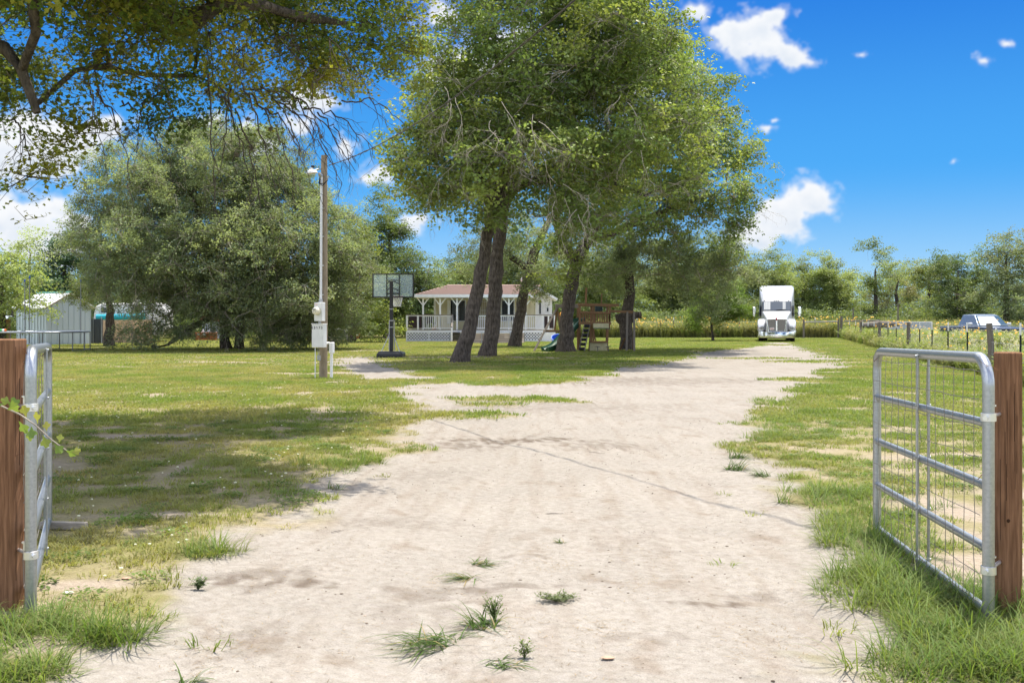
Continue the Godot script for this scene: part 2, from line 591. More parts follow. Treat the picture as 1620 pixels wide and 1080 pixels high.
func build_ground() -> void:
	survey()
	for p in TURF:
		var q := G(p[0], p[1])
		islands.append([q.x, -q.z, p[2], p[3]])
	for p in BARE:
		var q := G(p[0], p[1])
		bare_at.append([q.x, -q.z, p[2], p[3]])
	for p in DIRTY:
		var q := G(p[0], p[1])
		dirty_at.append([q.x, -q.z, p[2], p[3], p[4]])
	var xs := PackedFloat32Array()
	var zs := PackedFloat32Array()
	var x := 0.0
	while x < 900.0:
		xs.append(x)
		x += 0.04 if x < 3.4 else (0.1 if x < 8.0 else (0.25 if x < 26.0 else x * 0.08))
	var full := PackedFloat32Array()
	for i in range(xs.size() - 1, 0, -1): full.append(-xs[i])
	full.append_array(xs)
	xs = full
	var d := 3.2
	var back := [-600.0, -200.0, -60.0, -20.0, -8.0, -3.0, -1.0, 0.5, 1.6, 2.6]
	for b in back: zs.append(b)
	while d < 1500.0:
		zs.append(d)
		d += 0.035 if d < 6.5 else (0.06 if d < 11.0 else (0.13 if d < 24.0 else (0.35 if d < 72.0 else d * 0.1)))
	var nx := xs.size()
	var nd := zs.size()
	var pos := PackedVector3Array()
	var col := PackedColorArray()
	var uv := PackedVector2Array()
	var uv2 := PackedVector2Array()
	var msk := PackedFloat32Array()
	pos.resize(nx * nd); col.resize(nx * nd); uv.resize(nx * nd); msk.resize(nx * nd); uv2.resize(nx * nd)
	for j in nd:
		var dd := zs[j]
		for i in nx:
			var xx := xs[i]
			var o := j * nx + i
			var s := sand(xx, dd)
			msk[o] = s
			var near := absf(xx) < 27.0 and dd < 75.0 and dd > 0.0
			pos[o] = Vector3(xx, height(xx, dd, s) if near else 0.0, -dd)
			uv[o] = Vector2(xx, dd) / 1.9
			uv2[o] = Vector2(xx * 0.83 + dd * 0.31, dd * 0.83 - xx * 0.31) / 0.43
			var n := nz3.get_noise_2d(xx * 0.8, dd * 0.8)
			var sandy := Color(0.400, 0.380, 0.347) * (0.97 + 0.10 * n)
			if near and s > -1.2:
				# thin streaks of darker silt along the wheel tracks
				var st := nz2.get_noise_2d((xx - 0.05 * dd) * 3.2, dd * 0.2)
				sandy = sandy.lerp(Color(0.325, 0.29, 0.25), 0.5 * smoothstep(0.08, 0.55, st + 0.35 * nz3.get_noise_2d(xx * 1.1, dd * 0.8)))
				sandy = sandy.lerp(Color(0.26, 0.215, 0.17), 0.55 * smoothstep(0.30, 0.62, nz3.get_noise_2d(xx * 2.2 + 9.0, dd * 1.5)))
				for p in dirty_at:
					var ex: float = (xx - p[0]) / p[2]
					var ey: float = (dd - p[1]) / p[3]
					var r := ex * ex + ey * ey
					if r < 2.5:
						var k: float = p[4] * clampf(1.05 - r + 2.4 * nz3.get_noise_2d(xx * 7.0, dd * 4.5), 0.0, 1.0)
						sandy = sandy.lerp(Color(0.13, 0.10, 0.078), k * 0.9)
			var turf := Color(0.25, 0.245, 0.10).lerp(Color(0.40, 0.35, 0.24), clampf(0.4 + n * 0.9, 0, 1))
			if not near: turf = Color(0.22, 0.25, 0.08)
			if dd > 80.0: turf = Color(0.27, 0.26, 0.11)
			var b := bare(xx, dd) if near and s < 0.6 else 0.0
			turf = turf.lerp(Color(0.42, 0.365, 0.30), b)
			var t := smoothstep(-0.22, 0.16, s + 0.12 * n)
			var c := turf.lerp(sandy, t)
			col[o] = c
	var lawn := PackedInt32Array()
	var drive := PackedInt32Array()
	for j in nd - 1:
		for i in nx - 1:
			var a := j * nx + i
			var on := msk[a] + msk[a + 1] + msk[a + nx] + msk[a + nx + 1] > 0.0
			var tgt := [a, a + nx, a + 1, a + 1, a + nx, a + nx + 1]
			if on: drive.append_array(tgt)
			else: lawn.append_array(tgt)
	var nrm := PackedVector3Array()
	nrm.resize(nx * nd)
	for j in nd:
		for i in nx:
			var o := j * nx + i
			var l := pos[o - 1] if i > 0 else pos[o]
			var r := pos[o + 1] if i < nx - 1 else pos[o]
			var u := pos[o - nx] if j > 0 else pos[o]
			var w := pos[o + nx] if j < nd - 1 else pos[o]
			nrm[o] = (r - l).cross(w - u).normalized()
	var soil := StandardMaterial3D.new()
	soil.vertex_color_use_as_albedo = true
	soil.albedo_texture = noise_tex(0.02, lin(0.72, 0.70, 0.67), Color.WHITE, 6, 1024, 40)
	soil.detail_enabled = true
	soil.detail_blend_mode = BaseMaterial3D.BLEND_MODE_MUL
	soil.detail_uv_layer = BaseMaterial3D.DETAIL_UV_2
	soil.detail_albedo = noise_tex(0.11, lin(0.66, 0.63, 0.60), Color.WHITE, 3, 1024, 41, FastNoiseLite.TYPE_VALUE_CUBIC)
	soil.roughness = 1.0
	soil.metallic_specular = 0.15
	soil.heightmap_enabled = true
	soil.heightmap_texture = noise_tex(0.03, Color.BLACK, Color.WHITE, 6, 1024, 42)
	soil.heightmap_scale = 1.3
	M.soil = soil
	for k in 2:
		# only the vertices that this sheet uses
		var use: PackedInt32Array = [lawn, drive][k]
		var remap := PackedInt32Array()
		remap.resize(nx * nd)
		remap.fill(-1)
		var a := [PackedVector3Array(), PackedVector3Array(), PackedColorArray(), PackedVector2Array(), PackedVector2Array()]
		var p2 := PackedVector3Array()
		var n2 := PackedVector3Array()
		var c2 := PackedColorArray()
		var t2 := PackedVector2Array()
		var s2 := PackedVector2Array()
		var i2 := PackedInt32Array()
		i2.resize(use.size())
		for q in use.size():
			var o := use[q]
			if remap[o] < 0:
				remap[o] = p2.size()
				p2.append(pos[o]); n2.append(nrm[o]); c2.append(col[o]); t2.append(uv[o]); s2.append(uv2[o])
			i2[q] = remap[o]
		var arr := []
		arr.resize(Mesh.ARRAY_MAX)
		arr[Mesh.ARRAY_VERTEX] = p2
		arr[Mesh.ARRAY_NORMAL] = n2
		arr[Mesh.ARRAY_COLOR] = c2
		arr[Mesh.ARRAY_TEX_UV] = t2
		arr[Mesh.ARRAY_TEX_UV2] = s2
		arr[Mesh.ARRAY_INDEX] = i2
		var me := ArrayMesh.new()
		me.add_surface_from_arrays(Mesh.PRIMITIVE_TRIANGLES, arr)
		var o := inst(["ground", "driveway"][k], me, soil)
		tag(o, ["level yard ground of pale sandy soil under the grass", "pale sandy dirt driveway curving from the gate towards the white truck"][k], "", "", "structure")

# ---------------------------------------------------------------- grass
func blade(mb: MB, at: Vector3, h: float, w: float, lean: float, az: float, c: Color) -> void:
	var dir := Vector3(cos(az), 0, sin(az))
	var side := Vector3(-sin(az + 0.5), 0, cos(az + 0.5)) * w * 0.5
	var p1 := at + dir * lean * h * 0.40 + Vector3.UP * h * (0.58 - 0.12 * lean)
	var p2 := at + dir * lean * h * 1.05 + Vector3.UP * h * (1.0 - 0.55 * lean)
	mb.col = c
	mb.quad(at - side, at + side, p1 + side * 0.8, p1 - side * 0.8)
	mb.col = c * 1.12
	mb.tri(p1 - side * 0.8, p1 + side * 0.8, p2)

func clump(blades: int, spread: float, hlo: float, hhi: float, w: float, lean: float) -> ArrayMesh:
	var mb := MB.new()
	for i in blades:
		var a := rf(0, TAU)
		var r := sqrt(rng.randf()) * spread
		var az := a + rf(-0.9, 0.9)
		var g := rf(0.75, 1.2)
		var c := Color(g * rf(0.9, 1.15), g, g * 0.9)
		if rng.randf() < 0.26: c = Color(1.75, 1.25, 1.35) * g
		blade(mb, Vector3(cos(a) * r, -0.006, sin(a) * r), rf(hlo, hhi), w * rf(0.7, 1.2), clampf(rf(0.35, 1.35) * lean, 0, 1), az, c)
	return mb.mesh()

# long blades that spread and bow over
func arching_clump(blades: int, spread: float, length: float) -> ArrayMesh:
	var mb := MB.new()
	for i in blades:
		var a := rf(0, TAU)
		var r := sqrt(rng.randf()) * spread
		var g := rf(0.6, 1.25)
		var c := Color(g * rf(0.9, 1.15), g, g * 0.9)
		if rng.randf() < 0.18: c = Color(1.7, 1.2, 1.35) * g
		bowed(mb, Vector3(cos(a) * r, -0.006, sin(a) * r), length * rf(0.35, 1.1), rf(0.0024, 0.0046), a + rf(-0.9, 0.9), rf(0.25, 1.0), c)
	return mb.mesh()

func bowed(mb: MB, at: Vector3, h: float, w: float, az: float, up: float, c: Color) -> void:
	var dir := Vector3(cos(az), 0, sin(az))
	var side := Vector3(-sin(az), 0, cos(az)) * w
	var v := (dir * (1.0 - up * 0.6) + Vector3.UP * up).normalized()
	var p := at
	mb.col = c
	for k in 4:
		var q := p + v * h * 0.25
		q.y = maxf(q.y, 0.004)
		var w0 := 1.0 - 0.22 * k
		var w1 := 1.0 - 0.22 * (k + 1)
		if k < 3: mb.quad(p - side * w0, p + side * w0, q + side * w1, q - side * w1)
		else: mb.tri(p - side * w0, p + side * w0, q)
		p = q
		v = (v + Vector3(0, -0.30, 0) + dir * 0.05).normalized()

func leafy_weed(n: int, spread: float, h: float, size: float) -> ArrayMesh:
	var mb := MB.new()
	for i in n:
		var a := rf(0, TAU)
		var r := sqrt(rng.randf()) * spread
		var p := Vector3(cos(a) * r, rf(0.2, 1.0) * h * (1.0 - 0.6 * r / spread), sin(a) * r)
		var g := rf(0.8, 1.25)
		mb.col = Color(g, g, g)
		var b := Basis(Vector3.UP, rf(0, TAU)) * Basis(Vector3.RIGHT, rf(-0.7, 0.7))
		var l := size * rf(0.6, 1.2)
		mb.tri(p, p + b * Vector3(l * 0.4, 0.1 * l, l * 0.5), p + b * Vector3(0, 0, l))
		mb.tri(p, p + b * Vector3(0, 0, l), p + b * Vector3(-l * 0.4, 0.1 * l, l * 0.5))
	return mb.mesh()

func grass_color(x: float, d: float) -> Color:
	var n := nz3.get_noise_2d(x * 0.55 + 11.0, d * 0.4)
	var dry := clampf(0.32 + n * 1.1 + (0.16 if x < 0 else -0.12), 0, 1)
	var c := Color(0.20, 0.275, 0.06).lerp(Color(0.35, 0.335, 0.13), dry)
	var v := rf(0.8, 1.2)
	return Color(c.r * v, c.g * v, c.b * v)

func build_grass() -> void:
	var near_m := clump(22, 0.085, 0.03, 0.085, 0.0065, 1.0)
	var mid_m := clump(26, 0.17, 0.04, 0.085, 0.011, 0.9)
	var far_m := clump(30, 0.42, 0.035, 0.075, 0.028, 0.9)
	var weed_m := leafy_weed(80, 0.12, 0.05, 0.022)
	var tall_m := arching_clump(26, 0.08, 0.24)
	var near := [[], []]
	var mid := [[], []]
	var far := [[], []]
	var weeds := [[], []]
	var tall := [[], []]
	var put := func(where: Array, x: float, d: float, s: float, k: float, c: Color) -> void:
		var b := Basis(Vector3.UP, rf(0, TAU)).scaled(Vector3(k * rf(0.85, 1.2), k * rf(0.7, 1.3), k * rf(0.85, 1.2)))
		where[0].append(Transform3D(b, Vector3(x, height(x, d, s), -d)))
		where[1].append(c)
	for zone in 3:
		var lo: float = [3.5, 14.0, 31.0][zone]
		var hi: float = [14.0, 31.0, 82.0][zone]
		var per: float = [150.0, 56.0, 11.0][zone]
		var count := int(0.5 * 1.12 * (hi * hi - lo * lo) * per + (hi - lo) * 2.0 * per)
		for i in count:
			var d := sqrt(lerpf(lo * lo, hi * hi, rng.randf()))
			var x := rf(-1, 1) * (d * 0.56 + 1.2)
			if x > 7.0 + 0.262 * d: continue
			var s := sand(x, d)
			var edge := -0.02 if zone < 2 else 0.1
			if s > edge: 
				if s > 0.9 or rng.randf() > 0.10 * (1.0 - s) * smoothstep(-0.1, 0.4, nz2.get_noise_2d(x * 0.8, d * 0.8)): continue
			var b := bare(x, d)
			if b > 0.12 and rng.randf() < b * 1.6: continue
			# thinner towards the sand
			if s > -0.5 and rng.randf() < 0.35 * (s + 0.5) / 0.5 + 0.2 * nz2.get_noise_2d(x, d): continue
			if zone == 0:
				var gap := nz2.get_noise_2d(x * 0.75 + 5.0, d * 0.85) + 0.4 * nz3.get_noise_2d(x * 2.0, d * 2.0)
				if rng.randf() < smoothstep(0.12, -0.28, gap) * 0.9: continue
			var c := grass_color(x, d)
			var lush := nz3.get_noise_2d(x * 1.3 + 77.0, d * 1.3)
			if zone == 0:
				if lush > 0.16 and s < -0.2 and rng.randf() < 0.35:
					put.call(weeds, x, d, s, rf(0.7, 1.3), Color(0.16, 0.235, 0.06) * rf(0.8, 1.25))
				else:
					put.call(near, x, d, s, rf(0.75, 1.1) + 0.4 * maxf(lush, 0), c)
			elif zone == 1: put.call(mid, x, d, s, rf(0.8, 1.15) + 0.3 * maxf(lush, 0), c)
			else: put.call(far, x, d, s, rf(0.8, 1.2), c)
	# lusher, taller grass by the gate posts and along the right edge of the drive
	for g in [[1330, 850, 0.55, 0.8, 90], [1300, 890, 0.3, 0.3, 50], [1390, 920, 0.45, 0.35, 70], [1430, 955, 0.35, 0.25, 60], [1560, 1020, 0.4, 0.3, 60], [1480, 1000, 0.35, 0.25, 40], [1600, 960, 0.3, 0.3, 50], [1330, 790, 0.4, 0.7, 50], [1300, 660, 1.2, 2.0, 60], [1240, 640, 0.8, 2.0, 40], [1210, 690, 0.25, 0.4, 16], [10, 1000, 0.25, 0.2, 30], [150, 1000, 0.3, 0.10, 30], [200, 1010, 0.2, 0.08, 22], [30, 1060, 0.3, 0.15, 34], [330, 870, 0.2, 0.15, 14], [560, 735, 0.5, 0.5, 30], [1560, 1060, 0.5, 0.2, 60]]:
		var p := G(g[0], g[1])
		for i in int(g[4]):
			var x: float = p.x + rng.randfn(0, 0.55) * g[2]
			var d: float = -p.z + rng.randfn(0, 0.55) * g[3]
			var s := sand(x, d)
			if s > 0.12: continue
			put.call(tall, x, d, s, rf(0.55, 1.0), Color(0.12, 0.21, 0.04).lerp(Color(0.24, 0.29, 0.08), rng.randf()))
	tag(copies("lawn_grass", near_m, M.grass, near[0], near[1]), "short patchy grass of the lawn nearest the gate", "grass")
	tag(copies("lawn_grass", mid_m, M.grass, mid[0], mid[1]), "mown lawn grass in the middle of the yard beside the drive", "grass")
	tag(copies("lawn_grass", far_m, M.grass, far[0], far[1]), "mown lawn grass of the far yard around the trees and house", "grass")
	tag(copies("lawn_weeds", weed_m, M.grass, weeds[0], weeds[1]), "low broad leaved weeds among the near lawn grass", "weeds")
	tag(copies("tall_grass", tall_m, M.grass, tall[0], tall[1]), "taller lush grass by the gate posts and drive edges", "grass")
	print("grass ", near[0].size(), " ", mid[0].size(), " ", far[0].size(), " ", weeds[0].size(), " ", tall[0].size())

# ---------------------------------------------------------------- trees
# Leaf sprays: a handful of leaves on a short twig, scattered over the twigs of a crown.
func leaf_shape(mb: MB, at: Vector3, b: Basis, l: float, w: float, lobed: bool, c: Color) -> void:
	mb.col = c
	if not lobed:
		var tip := at + b * Vector3(0, 0, l)
		var p := at + b * Vector3(w * 0.5, 0.10 * l, l * 0.5)
		var q := at + b * Vector3(-w * 0.5, 0.10 * l, l * 0.5)
		mb.tri(at, p, tip)
		mb.tri(at, tip, q)
		return
	# three blunt lobes widening towards the tip
	var o := [Vector2(0.02, 0.0), Vector2(0.16, 0.34), Vector2(0.40, 0.48), Vector2(0.50, 0.70), Vector2(0.24, 0.78), Vector2(0.15, 1.0)]
	var mid := at + b * Vector3(0, 0, l * 0.55)
	var top := at + b * Vector3(0, -0.06 * l, l)
	for s in [1.0, -1.0]:
		var prev := at
		for k in o.size():
			var e: Vector2 = o[k]
			var pt := at + b * Vector3(s * e.x * w, 0.14 * absf(e.x) * w, e.y * l)
			if s > 0: mb.tri(mid, prev, pt)
			else: mb.tri(mid, pt, prev)
			prev = pt
		if s > 0: mb.tri(mid, prev, top)
		else: mb.tri(mid, top, prev)

func spray(leaves: int, reach: float, l: float, w: float, lobed := false, droop := 0.3) -> ArrayMesh:
	var mb := MB.new()
	mb.col = Color(0.9, 0.75, 0.6)
	var stems := 3
	for s in stems:
		var a := TAU * s / stems + rf(-0.5, 0.5)
		var dir := Vector3(cos(a) * 0.8, rf(0.0, 0.7), sin(a) * 0.8).normalized()
		var end := dir * reach * rf(0.7, 1.05)
		mb.col = Color(0.9, 0.75, 0.6)
		mb.tube(PackedVector3Array([Vector3.ZERO, end]), PackedFloat32Array([0.004 if lobed else 0.006, 0.002]), 3, false)
		for i in int(float(leaves) / stems):
			var t := rf(0.15, 1.05)
			var az := rf(0, TAU)
			var b := Basis(Vector3.UP, az) * Basis(Vector3.RIGHT, rf(-0.5, 0.9) * 0.8 + droop) * Basis(Vector3.BACK, rf(-0.8, 0.8))
			var g := rf(0.75, 1.2)
			var c := Color(g * rf(0.92, 1.1), g, g * rf(0.85, 1.05))
			if rng.randf() < 0.06: c = Color(1.9 * g, 1.5 * g, 0.9 * g)
			var at := end * t + Vector3(rf(-1, 1), rf(-1, 1), rf(-1, 1)) * reach * 0.34
			leaf_shape(mb, at, b, l * rf(0.7, 1.2), w * rf(0.8, 1.15), lobed, c)
	return mb.mesh()

class Skeleton:
	var p := PackedVector3Array()
	var up := PackedInt32Array()
	var r := PackedFloat32Array()
	var fixed := PackedFloat32Array()

	func add(at: Vector3, parent: int, rad := 0.0) -> int:
		p.append(at); up.append(parent); fixed.append(rad)
		return p.size() - 1

func path_into(sk: Skeleton, pts: Array, parent: int, step: float) -> int:
	# pts: [Vector3, radius] in order; smoothed and cut into short steps
	var last := parent
	for i in pts.size() - 1:
		var a: Vector3 = pts[maxi(i - 1, 0)][0]
		var b: Vector3 = pts[i][0]
		var c: Vector3 = pts[i + 1][0]
		var e: Vector3 = pts[mini(i + 2, pts.size() - 1)][0]
		var m := maxi(1, int(b.distance_to(c) / step))
		for k in range(0 if i == 0 and parent < 0 else 1, m + 1):
			var t := float(k) / m
			var q := b.cubic_interpolate(c, a, e, t)
			var rr: float = lerpf(pts[i][1], pts[i + 1][1], t)
			if not (i == 0 and k == 0): q += Vector3(rf(-1, 1), rf(-1, 1), rf(-1, 1)) * rr * 0.22
			last = sk.add(q, last, rr)
	return last

# o: {trunks, blobs, clump, sprays, spray, leaf, tip, bark, drop}
func tree(called: String, label: String, category: String, group: String, o: Dictionary) -> Node3D:
	var base: Vector3 = o.trunks[0][0][0]
	base.y = 0.0
	if o.trunks[0][0][0].y < 0.6: o.trunks[0][0][0].y = -0.4
	var root := thing(called, label, category, base, 0.0, group)
	var sk := Skeleton.new()
	var limb_from := 1.6
	for t in o.trunks:
		var pts := []
		for q in t: pts.append([q[0] - base, q[1]])
		var parent := -1
		if pts[0][0].y > 0.6 or o.get("forked", false) and sk.p.size():
			# starts from the nearest node of what stands already
			var best := 1e9
			for i in sk.p.size():
				var dd := sk.p[i].distance_squared_to(pts[0][0])
				if dd < best:
					best = dd
					parent = i
			if parent >= 0: pts[0][0] = sk.p[parent]
		path_into(sk, pts, parent, o.get("step", 0.35))
	var trunk_n := sk.p.size()
	# clumps of foliage through the crown's lobes, more of them towards the outside
	var rc: float = o.clump
	var spots := []
	for b in o.blobs:
		var at: Vector3 = b[0] - base
		var rad: Vector3 = b[1]
		var vol := rad.x * rad.y * rad.z * 4.19
		var want := int(vol / pow(rc, 3.0) * 0.42 * o.get("fill", 1.0) * (b[2] if b.size() > 2 else 1.0)) + 1
		var tries := 0
		var got := 0
		while got < want and tries < want * 6:
			tries += 1
			var u := Vector3(rng.randfn(), rng.randfn(), rng.randfn()).normalized() * pow(rng.randf(), 0.42)
			var q := at + u * rad
			if q.y < o.get("floor", 0.4): continue
			var ok := true
			for s in spots:
				if s.distance_squared_to(q) < rc * rc * 0.42:
					ok = false
					break
			if ok:
				spots.append(q)
				got += 1
	# the nearest first, each joined by a bent branch to the wood that stands already
	var heart: Vector3 = sk.p[int(trunk_n * 0.6)]
	spots.sort_custom(func(a, b): return a.distance_squared_to(heart) < b.distance_squared_to(heart))
	var low: float = o.get("limbs_from", 1.6)
	for c in spots:
		var best := 1e9
		var at := 0
		for i in sk.p.size():
			var q := sk.p[i]
			if q.y < low and i < trunk_n: continue
			var dd: float = q.distance_to(c)
			var rise: float = (c.y - q.y) / maxf(dd, 0.1)
			dd *= 1.25 - 0.35 * rise
			if i < trunk_n: dd *= 1.05
			if dd < best:
				best = dd
				at = i
		var a := sk.p[at]
		var from_dir := (a - sk.p[sk.up[at]]).normalized() if sk.up[at] >= 0 else Vector3.UP
		var dist: float = a.distance_to(c)
		var h1: Vector3 = a + (from_dir * 0.6 + (c - a).normalized() * 0.6).normalized() * dist * 0.4
		var h2: Vector3 = c + Vector3(rf(-1, 1), rf(-0.2, 0.9), rf(-1, 1)) * dist * 0.16
		var m := maxi(2, int(dist / 0.45))
		var last := at
		for k in range(1, m + 1):
			var t := float(k) / m
			var q := a.bezier_interpolate(h1, h2, c, t) + Vector3(rf(-1, 1), rf(-1, 1), rf(-1, 1)) * 0.05
			last = sk.add(q, last)
	# thickness: what a branch carries
	var nn := sk.p.size()
	var carried := PackedFloat32Array()
	carried.resize(nn)
	for i in range(nn - 1, -1, -1):
		if carried[i] == 0.0: carried[i] = 1.0
		if sk.up[i] >= 0: carried[sk.up[i]] += carried[i]
	var kids := []
	kids.resize(nn)
	for i in nn: kids[i] = []
	for i in nn:
		if sk.up[i] >= 0: kids[sk.up[i]].append(i)
	var tip: float = o.get("tip", 0.013)
	sk.r.resize(nn)
	for i in nn:
		var grown := minf(tip * pow(carried[i] * 0.35, 0.44), 0.16)
		sk.r[i] = maxf(sk.fixed[i], tip * 0.55) if i < trunk_n else grown
	var wood := MB.new()
	var twigs := MB.new()
	var starts := []
	for i in nn:
		if sk.up[i] < 0: starts.append(i)
	while starts.size():
		var s: int = starts.pop_back()
		var pts := PackedVector3Array()
		var rad := PackedFloat32Array()
		if sk.up[s] >= 0:
			pts.append(sk.p[sk.up[s]])
			rad.append(minf(sk.r[s] * 1.25, sk.r[sk.up[s]]))
		var i := s
		while true:
			pts.append(sk.p[i]); rad.append(sk.r[i])
			var big := -1
			for k in kids[i]:
				if big < 0 or sk.r[k] > sk.r[big]: big = k
			for k in kids[i]:
				if k != big: starts.append(k)
			if big < 0: break
			i = big
		if rad[0] > 0.10: wood.tube(pts, rad, 12, false)
		elif rad[0] > 0.035: twigs.tube(pts, rad, 6, false)
		else: twigs.tube(pts, rad, 4, false)
	# ridges and burls on the thick wood
	var bz := nz2
	for i in wood.v.size():
		var q := wood.v[i]
		var w := bz.get_noise_3d(q.x * 4.5, q.y * 0.7, q.z * 4.5) * 0.8 + bz.get_noise_3d(q.x * 1.1, q.y * 0.8, q.z * 1.1)
		wood.v[i] = q + wood.n[i] * w * o.get("burl", 0.06) * (1.0 + 1.2 * smoothstep(0.7, 0.0, q.y))
	# sprays and side twigs round each clump's branch end
	var xs := []
	var cols := []
	var leaf: Color = o.leaf
	var leaf2: Color = o.get("leaf2", leaf)
	var per: int = o.sprays
	var squash: float = o.get("squash", 0.95)
	for c in spots:
		var tone := rng.randf()
		var cc := leaf.lerp(leaf2, tone * tone) * rf(0.72, 1.28)
		var size := rc * rf(0.95, 1.45)
		var arms := []
		for k in o.get("arms", 6):
			var u := Vector3(rng.randfn(), rng.randfn() * 0.7 + o.get("lift", 0.15), rng.randfn()).normalized()
			var e: Vector3 = c + u * size * Vector3(1, squash, 1) * rf(0.7, 1.1) - Vector3(0, o.get("droop", 0.1) * size, 0)
			var mid: Vector3 = c.lerp(e, 0.5) + Vector3(rf(-1, 1), rf(-0.3, 1), rf(-1, 1)) * size * 0.13
			twigs.tube(PackedVector3Array([c, mid, e]), PackedFloat32Array([tip * 0.6, tip * 0.42, tip * 0.2]), 3, false)
			arms.append([c, mid, e])
		var mine := int(per * rf(0.6, 1.3))
		for k in mine:
			var arm: Array = arms[rng.randi() % arms.size()]
			var t := pow(rng.randf(), 0.7)
			var q: Vector3 = arm[0].lerp(arm[1], t * 2.0) if t < 0.5 else arm[1].lerp(arm[2], t * 2.0 - 1.0)
			q += Vector3(rng.randfn(), rng.randfn() * 0.8, rng.randfn()) * size * 0.2
			var b := Basis(Vector3.UP, rf(0, TAU)) * Basis(Vector3.RIGHT, rf(-0.7, 0.7))
			xs.append(Transform3D(b.scaled(Vector3.ONE * rf(0.75, 1.25)), q))
			var g := rf(0.8, 1.2)
			cols.append(Color(cc.r * g, cc.g * g, cc.b * g))
	# fine bare twigs among the leaves
	var bare_p: float = o.get("bare", 0.0)
	var bare_mb := MB.new()
	for c in spots:
		if rng.randf() < bare_p:
			tangle(bare_mb, c + Vector3(rf(-0.4, 0.4), rf(-0.3, 0.3), rf(-0.4, 0.4)), Vector3(rf(-1, 1), rf(-1, 0.3), rf(-0.6, 1)), rf(0.7, 1.5), 0.010, 2)
	if bare_p > 0.0:
		obj("bare_twigs", bare_mb, M.dead, root).set_meta("kind", "stuff")
	obj("trunk", wood, o.get("bark", M.bark), root)
	var br := obj("branches", twigs, o.get("twig", M.twig), root)
	br.set_meta("kind", "stuff")
	copies("crown", o.spray, M.leaf, xs, cols, root)
	leaf_total += xs.size()
	return root

var leaf_total := 0

# a lobe of a crown seen at bearing (px, py), half-width and half-height by bearing, half-depth in metres
func lobe(px: float, py: float, d: float, rx: float, ry: float, rz: float) -> Array:
	return [P(px, py, d), Vector3(rx * d / FL, ry * d / FL, rz)]

# a trunk as a list of bearings and radii at distance d
func bole(d: float, a: Array) -> Array:
	var r := []
	for i in range(0, a.size(), 3):
		r.append([P(a[i], a[i + 1], d), a[i + 2]])
	return r

# a hanging tangle of bare grey twigs
func tangle(mb: MB, at: Vector3, dir: Vector3, len: float, r: float, depth: int) -> void:
	var pts := PackedVector3Array([at])
	var rad := PackedFloat32Array([r])
	var q := at
	var d := dir.normalized()
	var m := 5
	for i in m:
		d = (d + Vector3(rf(-1, 1), rf(-0.9, 0.7), rf(-1, 1)) * 0.34).normalized()
		q += d * len / m
		pts.append(q)
		rad.append(r * (1.0 - 0.75 * (i + 1) / m))
		if depth > 0 and i > 0 and rng.randf() < 0.85:
			tangle(mb, q, (d + Vector3(rf(-1, 1), rf(-1, 0.4), rf(-1, 1)) * 0.9), len * rf(0.4, 0.65), r * 0.6, depth - 1)
	mb.tube(pts, rad, 3, false)

